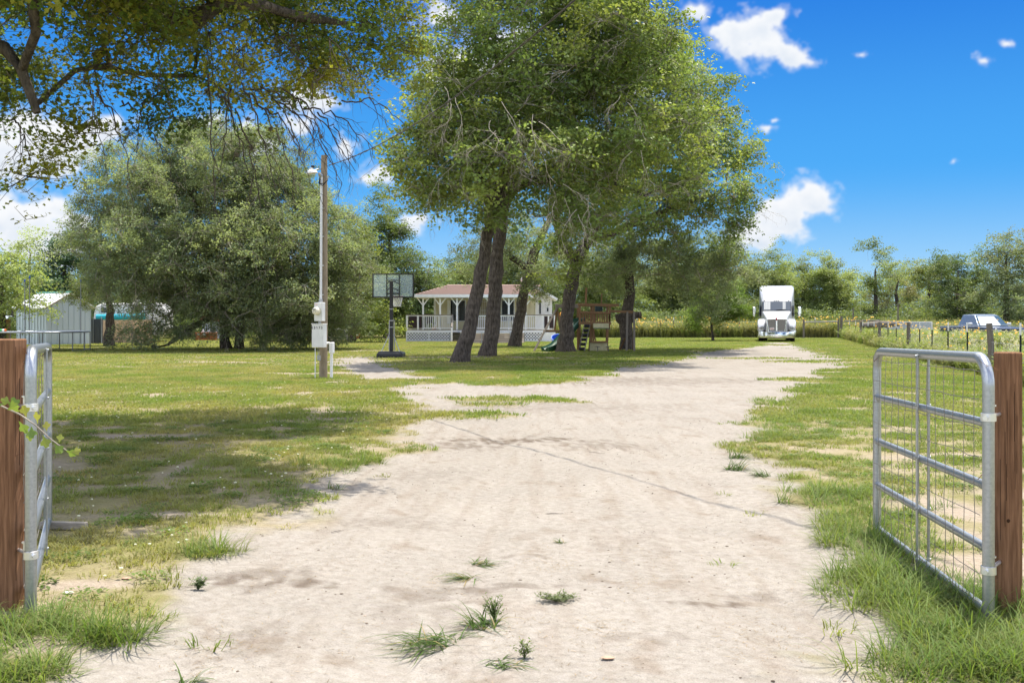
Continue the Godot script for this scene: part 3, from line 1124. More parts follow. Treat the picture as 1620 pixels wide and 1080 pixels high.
func build_trees() -> void:
	var small := spray(15, 0.30, 0.115, 0.062)
	var oak := spray(12, 0.30, 0.135, 0.105)
	var near_oak := spray(18, 0.25, 0.066, 0.054, true, 0.4)
	var wide := spray(30, 0.55, 0.17, 0.11)
	var green := Color(0.175, 0.25, 0.082)
	var green2 := Color(0.35, 0.405, 0.115)
	var grey := Color(0.235, 0.295, 0.17)
	var grey2 := Color(0.37, 0.44, 0.245)

	# the big oak by the drive, leaning
	var t1 := tree("oak_tree", "large leaning oak with the thickest trunk, nearest the drive", "tree", "oaks on the grass island", {
		trunks = [bole(34, [727,577,0.44, 732,564,0.31, 737,545,0.265, 746,510,0.235, 757,450,0.225, 768,390,0.21, 780,340,0.19, 800,270,0.17, 842,205,0.13, 868,120,0.09, 890,60,0.06]),
			bole(34, [784,330,0.16, 745,260,0.11, 705,205,0.08, 670,170,0.05]), bole(34, [846,200,0.10, 930,150,0.09, 1000,90,0.06]), bole(34, [795,290,0.13, 870,288,0.10, 950,285,0.08, 1020,310,0.05]), bole(34, [845,200,0.09, 800,130,0.07, 770,60,0.05])],
		blobs = [lobe(870,70,34.5,190,130,4.2), lobe(720,150,33.5,85,110,3.4), lobe(720,255,33,115,80,3.2), lobe(665,215,33.5,55,65,1.6), lobe(655,290,33,50,50,1.4), lobe(850,225,32.5,150,95,3.4), lobe(1000,90,35,110,110,4.0), lobe(1010,230,34,120,100,3.6), lobe(870,-60,35,190,70,4.2), lobe(800,330,32,120,30,1.8), lobe(930,340,32.5,90,40,2.0)],
		clump = 0.85, sprays = 24, spray = oak, leaf = green, leaf2 = green2, tip = 0.014, limbs_from = 4.2, floor = 3.2, fill = 0.72, arms = 10, bare = 0.5, burl = 0.05})
	# dead grey twigs hanging in it
	var dead := MB.new()
	var base := t1.position
	for s in [[795,180,29.6,1.9], [830,190,29.4,2.0], [850,215,29.3,1.6], [780,205,29.7,1.4], [870,330,29.6,1.5], [905,335,29.8,1.6], [925,325,30.2,1.5], [890,310,29.7,1.4], [1000,250,30.4,1.3], [730,170,30,1.4], [700,150,30.2,1.5], [980,170,30.4,1.2]]:
		for k in 2:
			tangle(dead, P(s[0], s[1], s[2]) - base + Vector3(rf(-0.3, 0.3), rf(-0.1, 0.4), rf(-0.3, 0.3)), Vector3(rf(-1.2, 1.2), -0.7, rf(-0.3, 0.9)), s[3] * rf(0.5, 0.9), 0.011, 3)
	var dn := obj("dead_twigs", dead, M.dead, t1)
	tag(dn, "pale grey bare twigs hanging in the crown")
	dn.set_meta("kind", "stuff")

	tree("oak_tree", "upright oak with a knobbly trunk just behind the leaning oak", "tree", "oaks on the grass island", {
		trunks = [bole(39.3, [771,567,0.50, 773,557,0.36, 776,540,0.30, 780,490,0.27, 785,430,0.27, 790,375,0.25, 797,320,0.24, 815,250,0.18, 850,180,0.12]), bole(39.3, [792,360,0.16, 760,300,0.12, 720,290,0.08]), bole(39.3, [800,300,0.18, 850,280,0.12, 900,250,0.08])],
		blobs = [lobe(860,160,40,150,110,3.6), lobe(740,260,41,90,70,2.6), lobe(700,320,41,70,40,2.2), lobe(930,250,40.5,100,80,3.2), lobe(840,300,41,110,50,2.6)],
		clump = 0.95, sprays = 22, spray = oak, leaf = green * 0.95, leaf2 = green2, tip = 0.015, limbs_from = 4.4, floor = 3.6, fill = 0.55, bare = 0.3})
	tree("oak_tree", "dark slim oak leaning right in front of the porch", "tree", "oaks on the grass island", {
		trunks = [bole(54.6, [814,550,0.50, 817,540,0.36, 820,525,0.30, 825,490,0.27, 833,450,0.27, 843,410,0.28, 858,370,0.2, 880,330,0.12]), bole(54.6, [838,430,0.2, 800,400,0.14, 770,385,0.08])],
		blobs = [lobe(850,375,54,80,50,3.2), lobe(790,395,54,60,40,2.4), lobe(760,420,54,50,26,1.8), lobe(870,440,53,45,34,1.6), lobe(855,478,53,30,24,1.2)],
		clump = 0.95, sprays = 40, spray = small, leaf = grey, leaf2 = grey2, tip = 0.016, limbs_from = 2.6, floor = 1.6, fill = 0.62})
	tree("oak_tree", "stout dark oak beside the wooden playset and slide", "tree", "oaks on the grass island", {
		trunks = [bole(44.8, [892,559,0.66, 893,551,0.46, 895,540,0.36, 899,500,0.29, 905,450,0.28, 914,412,0.26, 930,380,0.26, 960,330,0.2, 1000,280,0.15, 1040,230,0.1]), bole(44.8, [909,420,0.26, 890,380,0.2, 880,340,0.15, 890,280,0.1]), bole(44.8, [930,380,0.2, 990,360,0.15, 1060,330,0.11, 1120,310,0.07])],
		blobs = [lobe(1080,180,46,95,90,3.8), lobe(1050,260,44,120,70,3.6), lobe(1150,250,46,68,60,2.8), lobe(1175,275,45,40,50,1.6), lobe(960,330,43,110,60,3.2), lobe(1090,330,45,100,50,3.2), lobe(1160,350,46,44,44,2.0), lobe(900,400,43,60,40,2.0), lobe(1040,90,47,60,60,2.6), lobe(1165,400,47,30,24,1.4)],
		clump = 0.95, sprays = 27, spray = oak, leaf = green, leaf2 = green2, tip = 0.015, limbs_from = 3.4, floor = 2.4, fill = 0.66, bare = 0.4, arms = 9, burl = 0.05})
	var t5 := tree("oak_tree", "oak with a forked stub trunk behind the swing posts", "tree", "oaks on the grass island", {
		trunks = [bole(48.7, [993,556,0.42, 992,535,0.30, 991,512,0.30, 994,480,0.27, 995,450,0.22, 1000,410,0.18, 1020,380,0.12]), bole(48.7, [991,512,0.26, 981,503,0.20, 979,496,0.17]), bole(48.7, [995,508,0.2, 1003,500,0.18, 1014,499,0.17])],
		blobs = [lobe(1010,400,48,90,60,3.4), lobe(1080,420,49,90,50,3.4), lobe(1140,420,50,60,44,2.6), lobe(970,430,47.5,50,36,2.2), lobe(1090,460,49,70,26,2.2)],
		clump = 0.9, sprays = 42, spray = small, leaf = grey, leaf2 = grey2, tip = 0.015, limbs_from = 2.6, floor = 1.9, fill = 0.72})
	# the broad live oak on the left lawn
	tree("live_oak_tree", "broad grey-green live oak with boughs down to the lawn", "tree", "", {
		trunks = [bole(50, [356,554,0.34, 356,535,0.25, 350,480,0.24, 335,430,0.22, 320,370,0.16, 300,300,0.1]), bole(50.4, [378,553,0.28, 379,535,0.20, 390,470,0.20, 410,400,0.18, 420,330,0.12, 425,270,0.07]), bole(50, [352,500,0.2, 300,520,0.13, 265,545,0.09, 240,550,0.05]), bole(50, [345,460,0.2, 280,430,0.14, 210,410,0.08]), bole(50, [385,480,0.18, 450,450,0.14, 520,440,0.08])],
		blobs = [lobe(330,290,50,130,90,5), lobe(240,300,50,90,70,4), lobe(170,375,50,70,70,3.6), lobe(430,290,50,80,80,4), lobe(490,380,49,90,90,4), lobe(330,420,47.5,150,80,4), lobe(200,440,49,70,50,3), lobe(265,530,47.5,56,28,2.2), lobe(225,540,47.5,36,24,1.4), lobe(420,470,47,120,45,3.2), lobe(540,450,50,50,80,3), lobe(510,510,49.5,60,35,2.4), lobe(240,498,48,26,22,1.6), lobe(430,505,47.5,80,34,2.6), lobe(275,470,48,50,30,2.0), lobe(510,480,48.5,60,50,2.6), lobe(400,380,46.5,100,60,2.6), lobe(250,380,46.5,90,60,2.6), lobe(330,215,50,90,28,2.6), lobe(440,530,50,36,18,1.4)],
		clump = 0.82, sprays = 32, bare = 0.4, spray = small, leaf = grey, leaf2 = grey2, tip = 0.016, limbs_from = 1.2, floor = 0.3, fill = 0.78, squash = 1.1, arms = 8, droop = 0.35})
	build_overhang(near_oak)
	build_back_trees(wide, small)
	print("sprays ", leaf_total)

# ---------------------------------------------------------------- the oak whose boughs hang into the view from the left
func build_overhang(sp: ArrayMesh) -> void:
	var t := tree("oak_tree", "oak outside the left edge whose boughs hang across the sky", "tree", "", {
		trunks = [[[Vector3(-9.4, 0, -11.5), 0.40], [Vector3(-9.2, 1.2, -11.5), 0.30], [Vector3(-8.6, 3.0, -11.6), 0.27], [Vector3(-7.4, 4.7, -11.8), 0.23], [P(60, -50, 12), 0.17], [P(170, -20, 12), 0.13], [P(240, 20, 12), 0.11], [P(310, 28, 12), 0.10], [P(350, 5, 12.2), 0.09], [P(420, 12, 12.8), 0.07], [P(500, 30, 13.6), 0.05], [P(600, 45, 15), 0.03]],
			[[Vector3(-8.8, 2.6, -11.5), 0.16], [Vector3(-8.0, 3.4, -10.6), 0.10], [P(-40, 60, 10.6), 0.07], [P(60, 180, 10.6), 0.04]],
			[[Vector3(-8.6, 3.0, -11.6), 0.2], [Vector3(-8.0, 5.2, -13.6), 0.14], [P(200, -60, 15), 0.1], [P(420, -40, 16), 0.06]]],
		blobs = [lobe(50,55,11,110,66,1.6) + [0.7], lobe(45,150,10.6,56,34,1.1) + [0.8], lobe(-10,290,12,34,60,1.0), lobe(230,55,12,110,66,2.0) + [0.6], lobe(190,140,11.6,70,34,1.2) + [0.55], lobe(400,55,13,110,66,2.2) + [0.55], lobe(360,130,12.6,70,34,1.2) + [0.5], lobe(540,65,14.5,100,70,2.0) + [0.6], lobe(530,140,14,60,24,1.0) + [0.6], lobe(635,80,15.5,46,85,1.3) + [0.8], lobe(200,-120,12,400,100,4.0) + [0.42], lobe(-160,40,12,150,190,3), lobe(380,-40,15,240,60,2.6) + [0.4], lobe(100,-160,9,300,120,2.4), [Vector3(-4.0,6.1,-8.9), Vector3(2.7,1.0,1.5), 1.7], [Vector3(-3.0,6.6,-11.2), Vector3(1.9,1.0,1.4), 1.5], [Vector3(-2.5,6.3,-10.0), Vector3(1.9,0.9,1.5), 1.7], [Vector3(-5.2,6.3,-9.0), Vector3(1.8,0.9,1.4), 1.5], [Vector3(-6.0,7.4,-14.5), Vector3(3.0,0.9,2.2)], [Vector3(-2.4,7.6,-15.5), Vector3(1.8,0.8,2.4)], lobe(280,180,12,40,20,0.6), lobe(110,205,10.8,34,20,0.6)],
		clump = 0.50, sprays = 24, spray = sp, leaf = Color(0.15, 0.235, 0.06), leaf2 = Color(0.42, 0.42, 0.06), twig = M.bark_grey, tip = 0.010, limbs_from = 2.4, floor = 2.0, fill = 0.85, squash = 0.8, arms = 7, droop = 0.3, burl = 0.03, step = 0.25})
	# long bare twigs drooping against the sky
	var mb := MB.new()
	var base := t.position
	for s in [[330,120,12.2, 340,330], [350,140,12.4, 400,300], [380,130,12.5, 440,310], [400,150,12.6, 470,300], [430,150,12.8, 490,290], [440,160,13, 540,290], [460,150,13, 560,270], [480,170,13.2, 600,240], [370,170,12.5, 415,330], [420,170,12.7, 480,255], [130,120,11, 160,230], [150,140,11.2, 200,250], [190,160,11.6, 260,250], [500,180,13.4, 560,260], [540,160,14, 640,195], [410,140,12.8, 520,230], [450,140,13, 530,270], [20,190,10.8, 48,262], [230,160,11.8, 215,245], [345,150,12.3, 380,240], [365,140,12.4, 350,270]]:
		var a := P(s[0], s[1], s[2]) - base
		var b := P(s[3], s[4], s[2] + rf(-0.6, 0.3)) - base
		var pts := PackedVector3Array()
		var rad := PackedFloat32Array()
		var m := 14
		for i in m + 1:
			var f := float(i) / m
			var q := a.lerp(b, f) + Vector3(0, 0.16 * sin(f * PI) * rf(0.5, 1.2), 0) + Vector3(rf(-1, 1), rf(-1, 1), rf(-1, 1)) * 0.022
			pts.append(q)
			rad.append(lerpf(0.013, 0.0042, f))
			if i > 3 and rng.randf() < 0.5:
				tangle(mb, q, (b - a).normalized() + Vector3(rf(-0.8, 0.8), rf(-0.8, 0.3), rf(-0.8, 0.8)), rf(0.15, 0.5), 0.0055, 1)
		mb.tube(pts, rad, 5, false)
	for s in [[165,20,11.2], [255,10,11.4], [330,50,11.6], [470,30,12.4], [440,60,12.2], [520,60,13], [500,110,13], [260,60,11.4], [415,20,12]]:
		for k in 3:
			tangle(mb, P(s[0], s[1], s[2]) - base, Vector3(rf(-1, 1), rf(-1, 0.2), rf(-0.3, 0.8)), rf(0.5, 0.9), 0.009, 2)
	var br := obj("bare_twigs", mb, M.bark_grey, t)
	tag(br, "long drooping leafless grey twigs")
	br.set_meta("kind", "stuff")
	# balls of moss on them
	for s in [[170,58,11.4,0.06], [327,145,12.2,0.045], [397,233,12.5,0.055], [374,245,12.5,0.04], [135,198,11,0.03], [200,204,11.6,0.028], [392,188,12.4,0.035], [463,217,13,0.03], [508,216,13.2,0.03], [427,204,12.7,0.03]]:
		var ball := MB.new()
		var r: float = s[3]
		for i in 46:
			var u := Vector3(rng.randfn(), rng.randfn(), rng.randfn()).normalized()
			ball.tube(PackedVector3Array([u * r * 0.2, u * r * 0.7 + Vector3(rf(-1, 1), rf(-1, 1), rf(-1, 1)) * r * 0.25, u * r * rf(0.8, 1.2)]), PackedFloat32Array([0.006, 0.004, 0.0015]), 3, false)
		var bo := obj("moss_ball", ball, M.moss, t)
		bo.position = P(s[0], s[1], s[2]) - base

func build_back_trees(wide: ArrayMesh, small: ArrayMesh) -> void:
	var olive := Color(0.25, 0.315, 0.105)
	var pale := Color(0.325, 0.395, 0.165)
	var deep := Color(0.12, 0.175, 0.07)
	var mid := Color(0.20, 0.26, 0.08)
	# [label, d, foot px, height px of the top, half-width px, leaf, leaf2, thin]
	var list := [
		["olive leafy tree leaning over the metal shed at left", 55, 2, 392, 56, olive, pale, 0.7],
		["dark blue-green tree between the shed and live oak", 74, 108, 368, 56, Color(0.075, 0.14, 0.075), Color(0.09, 0.17, 0.085), 1.0],
		["thin pale tree rising above the dark one at left", 92, 50, 345, 44, pale, pale, 0.3],
		["bright green tree right of the utility pole", 66, 556, 330, 58, Color(0.20, 0.26, 0.07), Color(0.29, 0.34, 0.09), 0.9],
		["tall dark tree behind the basketball backboard", 84, 610, 305, 52, deep, mid, 1.0],
		["dark tree at the left end of the porch", 82, 668, 400, 60, deep, mid, 0.9],
		["dark tree behind the red porch roof", 88, 740, 395, 70, mid, deep, 0.9],
		["shady tree right behind the house roof", 90, 820, 400, 70, deep, mid, 0.9],
		["tree behind the playset mast", 100, 905, 395, 66, mid, olive, 0.8],
		["greyish tree far behind the swing posts", 108, 985, 400, 66, olive, mid, 0.7],
		["pale tree far behind the flower field's left end", 112, 1055, 402, 62, olive, pale, 0.8],
		["far tree rising behind the round shrub", 112, 1120, 396, 60, mid, olive, 0.8],
		["yellow-green tree directly behind the white truck", 105, 1212, 392, 52, olive, pale, 0.9],
		["pale rounded tree just right of the white truck", 108, 1268, 392, 50, pale, olive, 0.9],
		["pale leafy tree behind the pipe rail", 110, 1322, 394, 44, pale, olive, 0.8],
		["dark limbed tree with a tufted round top", 104, 1385, 384, 36, mid, olive, 0.5],
		["grey twiggy tree behind the low pale panel", 108, 1425, 408, 40, Color(0.26, 0.25, 0.14), pale, 0.5],
		["light yellow-green tree left of the blue pickup", 112, 1470, 398, 40, pale, Color(0.36, 0.40, 0.12), 0.7],
		["dark tree behind the cab of the blue pickup", 100, 1520, 384, 46, deep, mid, 0.7],
		["tall dark vine-clad tree at the right edge", 90, 1592, 350, 46, Color(0.20, 0.25, 0.13), Color(0.30, 0.33, 0.2), 0.62],
		["tree mostly cut off by the right edge", 104, 1655, 372, 52, mid, olive, 0.8],
	]
	for q in list:
		var d: float = q[1]
		var px: float = q[2]
		var top: float = q[3]
		var hw: float = q[4]
		var foot := HZ + EYE * FL / d
		var hgt := foot - top
		var bl := []
		var thin: float = q[7]
		bl.append(lobe(px, top + hgt * 0.30, d, hw * 0.72, hgt * 0.28, hw * d / FL * 0.8))
		bl.append(lobe(px - hw * 0.4, top + hgt * 0.48, d, hw * 0.6, hgt * 0.26, hw * d / FL * 0.7))
		bl.append(lobe(px + hw * 0.42, top + hgt * 0.44, d, hw * 0.58, hgt * 0.26, hw * d / FL * 0.7))
		bl.append(lobe(px + rf(-0.3, 0.3) * hw, top + hgt * 0.66, d - 0.8, hw * 0.8, hgt * 0.22, hw * d / FL * 0.8))
		if thin > 0.6: bl.append(lobe(px + rf(-0.3, 0.3) * hw, top + hgt * 0.84, d, hw * 0.75, hgt * 0.13, hw * d / FL * 0.7))
		if thin < 0.6: bl = [lobe(px, top + hgt * 0.15, d, hw * 0.7, hgt * 0.15, hw * d / FL * 0.6), lobe(px + hw * 0.5, top + hgt * 0.36, d, hw * 0.5, hgt * 0.14, hw * d / FL * 0.5), lobe(px - hw * 0.4, top + hgt * 0.5, d, hw * 0.6, hgt * 0.16, hw * d / FL * 0.5), lobe(px + hw * 0.2, top + hgt * 0.76, d, hw * 0.7, hgt * 0.16, hw * d / FL * 0.6)]
		var lean := rf(-0.12, 0.12) * hw
		tree("background_tree", q[0], "tree", "trees along the back of the property", {
			trunks = [bole(d, [px, foot, 0.30, px + lean, foot - hgt * 0.3, 0.22, px + lean * 2.0, foot - hgt * 0.55, 0.15, px + lean, foot - hgt * 0.70, 0.06])],
			blobs = bl, clump = 1.35, sprays = int(34 * (0.5 + 0.5 * thin)), spray = wide, leaf = q[5], leaf2 = q[6], tip = 0.022, limbs_from = 1.2, floor = 0.5, fill = 0.8 * (0.6 + 0.4 * thin), arms = 5, step = 0.8})
	# undergrowth and more wood behind them, which reads as one mass
	for k in 3:
		var xs := []
		var cs := []
		for i in [6000, 12500, 2600][k]:
			var f := rng.randf()
			var d: float = [rf(97, 112), rf(116, 132), rf(76, 92)][k]
			var x: float = [lerpf(-0.34, 0.62, f), lerpf(-0.62, 0.72, f), lerpf(-0.56, -0.03, f)][k] * d
			var top: float = [3.2, 9.0, 3.6][k] * (0.75 + 0.5 * nz1.get_noise_2d(x * 0.35, k * 40.0) + 0.35 * nz2.get_noise_2d(x * 0.2, k * 40.0))
			var y := top * pow(rng.randf(), 0.8)
			if k == 2 and x > -10.5 and d < 84.0: continue
			xs.append(Transform3D(Basis(Vector3.UP, rf(0, TAU)) * Basis(Vector3.RIGHT, rf(-0.6, 0.6)).scaled(Vector3.ONE * rf(0.9, 1.6)), Vector3(x, y, -d)))
			var n := nz2.get_noise_2d(x * 0.25 + 30.0, d * 0.2)
			cs.append(deep.lerp([olive, pale, mid][k], clampf(0.5 + n * 1.1 + rf(-0.2, 0.2), 0, 1)))
		tag(copies(["thicket", "far_wood", "thicket"][k], wide, M.leaf, xs, cs), ["tangled green undergrowth beneath the trees behind the field", "far wood closing the view behind the trees", "dark undergrowth along the back left of the yard"][k], ["undergrowth", "wood", "undergrowth"][k])
	# the round bright shrub before the flower field, and thickets under the far trees
	tree("round_shrub", "round bright green shrub left of the white truck", "shrub", "", {
		trunks = [bole(70, [1128,539,0.10, 1126,510,0.07, 1130,490,0.04])],
		blobs = [lobe(1130,488,70,48,24,2.0), lobe(1105,500,70,30,18,1.4), lobe(1158,498,70,30,20,1.4), lobe(1150,470,70,30,16,1.2)],
		clump = 0.75, sprays = 48, spray = small, leaf = Color(0.14, 0.23, 0.045), leaf2 = Color(0.2, 0.30, 0.06), tip = 0.014, limbs_from = 0.5, floor = 0.3, fill = 0.9})
	tree("live_oak_sapling", "small live oak bush in front of the plywood fence", "shrub", "", {
		trunks = [bole(56, [172,547,0.34, 172,520,0.26, 174,490,0.2, 170,460,0.14])],
		blobs = [lobe(165,455,56,46,26,2.0), lobe(140,470,56,24,18,1.2), lobe(200,462,56,36,18,1.4)],
		clump = 0.8, sprays = 44, spray = small, leaf = grey_leaf(), leaf2 = Color(0.24, 0.29, 0.11), tip = 0.014, limbs_from = 1.2, floor = 0.8, fill = 0.8})

func grey_leaf() -> Color:
	return Color(0.17, 0.21, 0.09)

# ---------------------------------------------------------------- gates and their posts
func arc_path(a: Vector3, corner: Vector3, b: Vector3, r: float, n := 7) -> PackedVector3Array:
	var u := (a - corner).normalized() * r
	var w := (b - corner).normalized() * r
	var out := PackedVector3Array()
	for i in n + 1:
		var t := float(i) / n
		out.append((corner + u).bezier_interpolate(corner + u * 0.45, corner + w * 0.45, corner + w, t))
	return out

# local x runs from the hinged end to the free end
func gate(label: String, hinge: Vector3, free: Vector3, toward_post: Vector3) -> void:
	var run := free - hinge
	run.y = 0
	var root := thing("gate", label, "gate", hinge, atan2(-run.z, run.x), "galvanised tube gates at the drive entrance")
	var L := run.length()
	var top := 1.225
	var sag := -0.03
	var y := func(h: float, x: float) -> float: return h + sag * x / L
	var fr := MB.new()
	var path := PackedVector3Array([Vector3(0, -0.02, 0), Vector3(0, 0.5, 0)])
	path.append_array(arc_path(Vector3(0, 0.5, 0), Vector3(0, top, 0), Vector3(1, top, 0), 0.13))
	path.append_array(arc_path(Vector3(0.5, top, 0), Vector3(L, y.call(top, L), 0), Vector3(L, 0.5, 0), 0.11))
	path.append(Vector3(L, y.call(0.5, L), 0))
	path.append(Vector3(L, y.call(0.02, L), 0))
	var rad := PackedFloat32Array()
	rad.resize(path.size())
	rad.fill(0.027)
	fr.tube(path, rad, 14)
	obj("frame", fr, M.zinc, root)
	for h in [0.06, 0.345, 0.635, 0.925]:
		var b := MB.new()
		b.rod(Vector3(0.02, h, 0), Vector3(L - 0.02, y.call(h, L), 0), 0.021, 12)
		# flattened, welded ends
		for e in [0.05, L - 0.05]: b.rod(Vector3(e - 0.025, y.call(h, e), 0), Vector3(e + 0.025, y.call(h, e), 0), 0.0235, 12)
		obj("rail", b, M.zinc, root)
	for s in [-1.0, 1.0]:
		var b := MB.new()
		b.box(Vector3(L * 0.5, 0.615, s * 0.031), Vector3(0.026, 1.19, 0.010), Basis.IDENTITY, 0.002)
		for h in [0.06, 0.345, 0.635, 0.925, 1.20]: b.rod(Vector3(L * 0.5, h, s * 0.034), Vector3(L * 0.5, h, s * 0.042), 0.009, 6)
		obj("brace", b, M.zinc, root)
	# woven fence wire stretched behind
	var w := MB.new()
	for i in 14:
		var x := 0.09 + (L - 0.14) * i / 13.0
		var pts := PackedVector3Array()
		var rr := PackedFloat32Array()
		for k in 9:
			pts.append(Vector3(x + rf(-1, 1) * 0.008, 0.07 + 1.10 * k / 8.0, -0.034 + rf(-1, 1) * 0.006))
			rr.append(0.0018)
		w.tube(pts, rr, 4, false)
	for i in 9:
		var h := 0.09 + 1.08 * i / 8.0
		var pts := PackedVector3Array()
		var rr := PackedFloat32Array()
		for k in 15:
			var x := 0.03 + (L - 0.06) * k / 14.0
			pts.append(Vector3(x, h + rf(-1, 1) * 0.006 + sag * x / L, -0.031 + rf(-1, 1) * 0.004))
			rr.append(0.0019)
		w.tube(pts, rr, 4, false)
	var wo := obj("wire_mesh", w, M.rustwire, root)
	wo.set_meta("kind", "stuff")
	for k in [[0.06, 1.16], [L - 0.04, 1.13], [0.05, 0.66]]:
		var t := MB.new()
		tangle(t, Vector3(k[0], k[1], -0.03), Vector3(rf(-1, 1), 0.6, 0.3), 0.09, 0.0025, 1)
		obj("wire_tie", t, M.rust, root)
	var lp := root.transform.affine_inverse() * toward_post
	lp.y = 0
	var dir := lp.normalized()
	for h in [0.25, 0.955]:
		var b := MB.new()
		b.lathe(PackedVector2Array([Vector2(0.029, -0.02), Vector2(0.034, -0.018), Vector2(0.034, 0.018), Vector2(0.029, 0.02)]), Transform3D(Basis.IDENTITY, Vector3(0, h, 0)), 14)
		b.box(Vector3(0, h, 0) + dir * 0.052, Vector3(0.05, 0.036, 0.010), Basis(Vector3.UP, atan2(-dir.z, dir.x)), 0.002)
		b.rod(Vector3(0, h, 0) - dir * 0.03, Vector3(0, h, 0) - dir * 0.055, 0.011, 8)
		b.rod(Vector3(0, h - 0.035, 0) + dir * 0.07, Vector3(0, h + 0.045, 0) + dir * 0.07, 0.010, 8)
		b.rod(Vector3(0, h + 0.045, 0) + dir * 0.07, Vector3(0, h + 0.052, 0) + dir * 0.07, 0.017, 8)
		b.rod(Vector3(0, h, 0) + dir * 0.07, Vector3(0, h, 0) + dir * (lp.length() + 0.03), 0.009, 8)
		obj("hinge", b, M.zinc_bright, root)

func post(label: String, at: Vector3, w: float, depth: float, h: float, turn: float) -> void:
	var root := thing("gate_post", label, "post", at, turn, "square timber gate posts")
	var b := MB.new()
	b.box(Vector3(0, h * 0.5 - 0.1, 0), Vector3(w, h + 0.2, depth), Basis.IDENTITY, 0.006)
	obj("timber", b, M.cedar, root)
	# drying cracks along the grain, a knot
	for i in 7:
		var x := rf(-0.42, 0.42) * w
		var y0 := rf(0.2, h * 0.6)
		var c := MB.new()
		c.box(Vector3(x, y0 + rf(0.1, 0.3), depth * 0.5 + 0.0004), Vector3(rf(0.0007, 0.0018), rf(0.15, 0.5), 0.0014))
		obj("crack", c, M.crack, root)
	for i in 5:
		var c := MB.new()
		var s := 1.0 if at.x < 0 else -1.0
		c.box(Vector3(s * (w * 0.5 + 0.0004), rf(0.3, h - 0.3), rf(-0.4, 0.4) * depth), Vector3(0.0014, rf(0.2, 0.6), rf(0.0015, 0.004)))
		obj("crack", c, M.crack, root)
	var k := MB.new()
	k.lathe(PackedVector2Array([Vector2(0.009, 0.0), Vector2(0.007, 0.002), Vector2(0.0, 0.004)]), Transform3D(Basis(Vector3.RIGHT, PI / 2), Vector3(-w * 0.2, h * 0.36, depth * 0.5)), 10)
	obj("knot", k, M.crack, root)

func build_gates() -> void:
	M.zinc = rough_mat(lin(0.30, 0.325, 0.35), lin(0.46, 0.485, 0.51), Vector3(3, 3, 3), 0.03, 0.0, 0.34, 50)
	M.zinc.metallic = 0.85
	M.zinc.metallic_specular = 0.5
	M.zinc_bright = mat(0.72, 0.73, 0.74, 0.32, 0.8)
	M.rustwire = mat(0.24, 0.22, 0.19, 0.6, 0.5)
	M.rust = mat(0.20, 0.09, 0.045, 0.8, 0.2)
	M.cedar = rough_mat(lin(0.115, 0.055, 0.027), lin(0.32, 0.170, 0.092), Vector3(5.0, 0.28, 5.0), 0.018, 0.35, 0.8, 52, false, 5)
	M.crack = mat(0.045, 0.022, 0.012, 0.95)
	gate("right hand silver tube gate swung open beside the drive", Vector3(2.20, 0.0, -4.665), Vector3(2.417, 0.0, -6.69), Vector3(2.315, 0, -4.805))
	gate("left hand silver tube gate seen almost end on", Vector3(-2.305, 0.03, -4.84), Vector3(-3.11, 0.03, -6.77), Vector3(-2.42, 0, -4.95))
	post("thick brown timber post holding the left gate", Vector3(-2.486, 0, -4.967), 0.14, 0.135, 1.31, 0.0)
	post("slimmer brown timber post holding the right gate", Vector3(2.378, 0, -4.845), 0.10, 0.09, 1.25, 0.0)

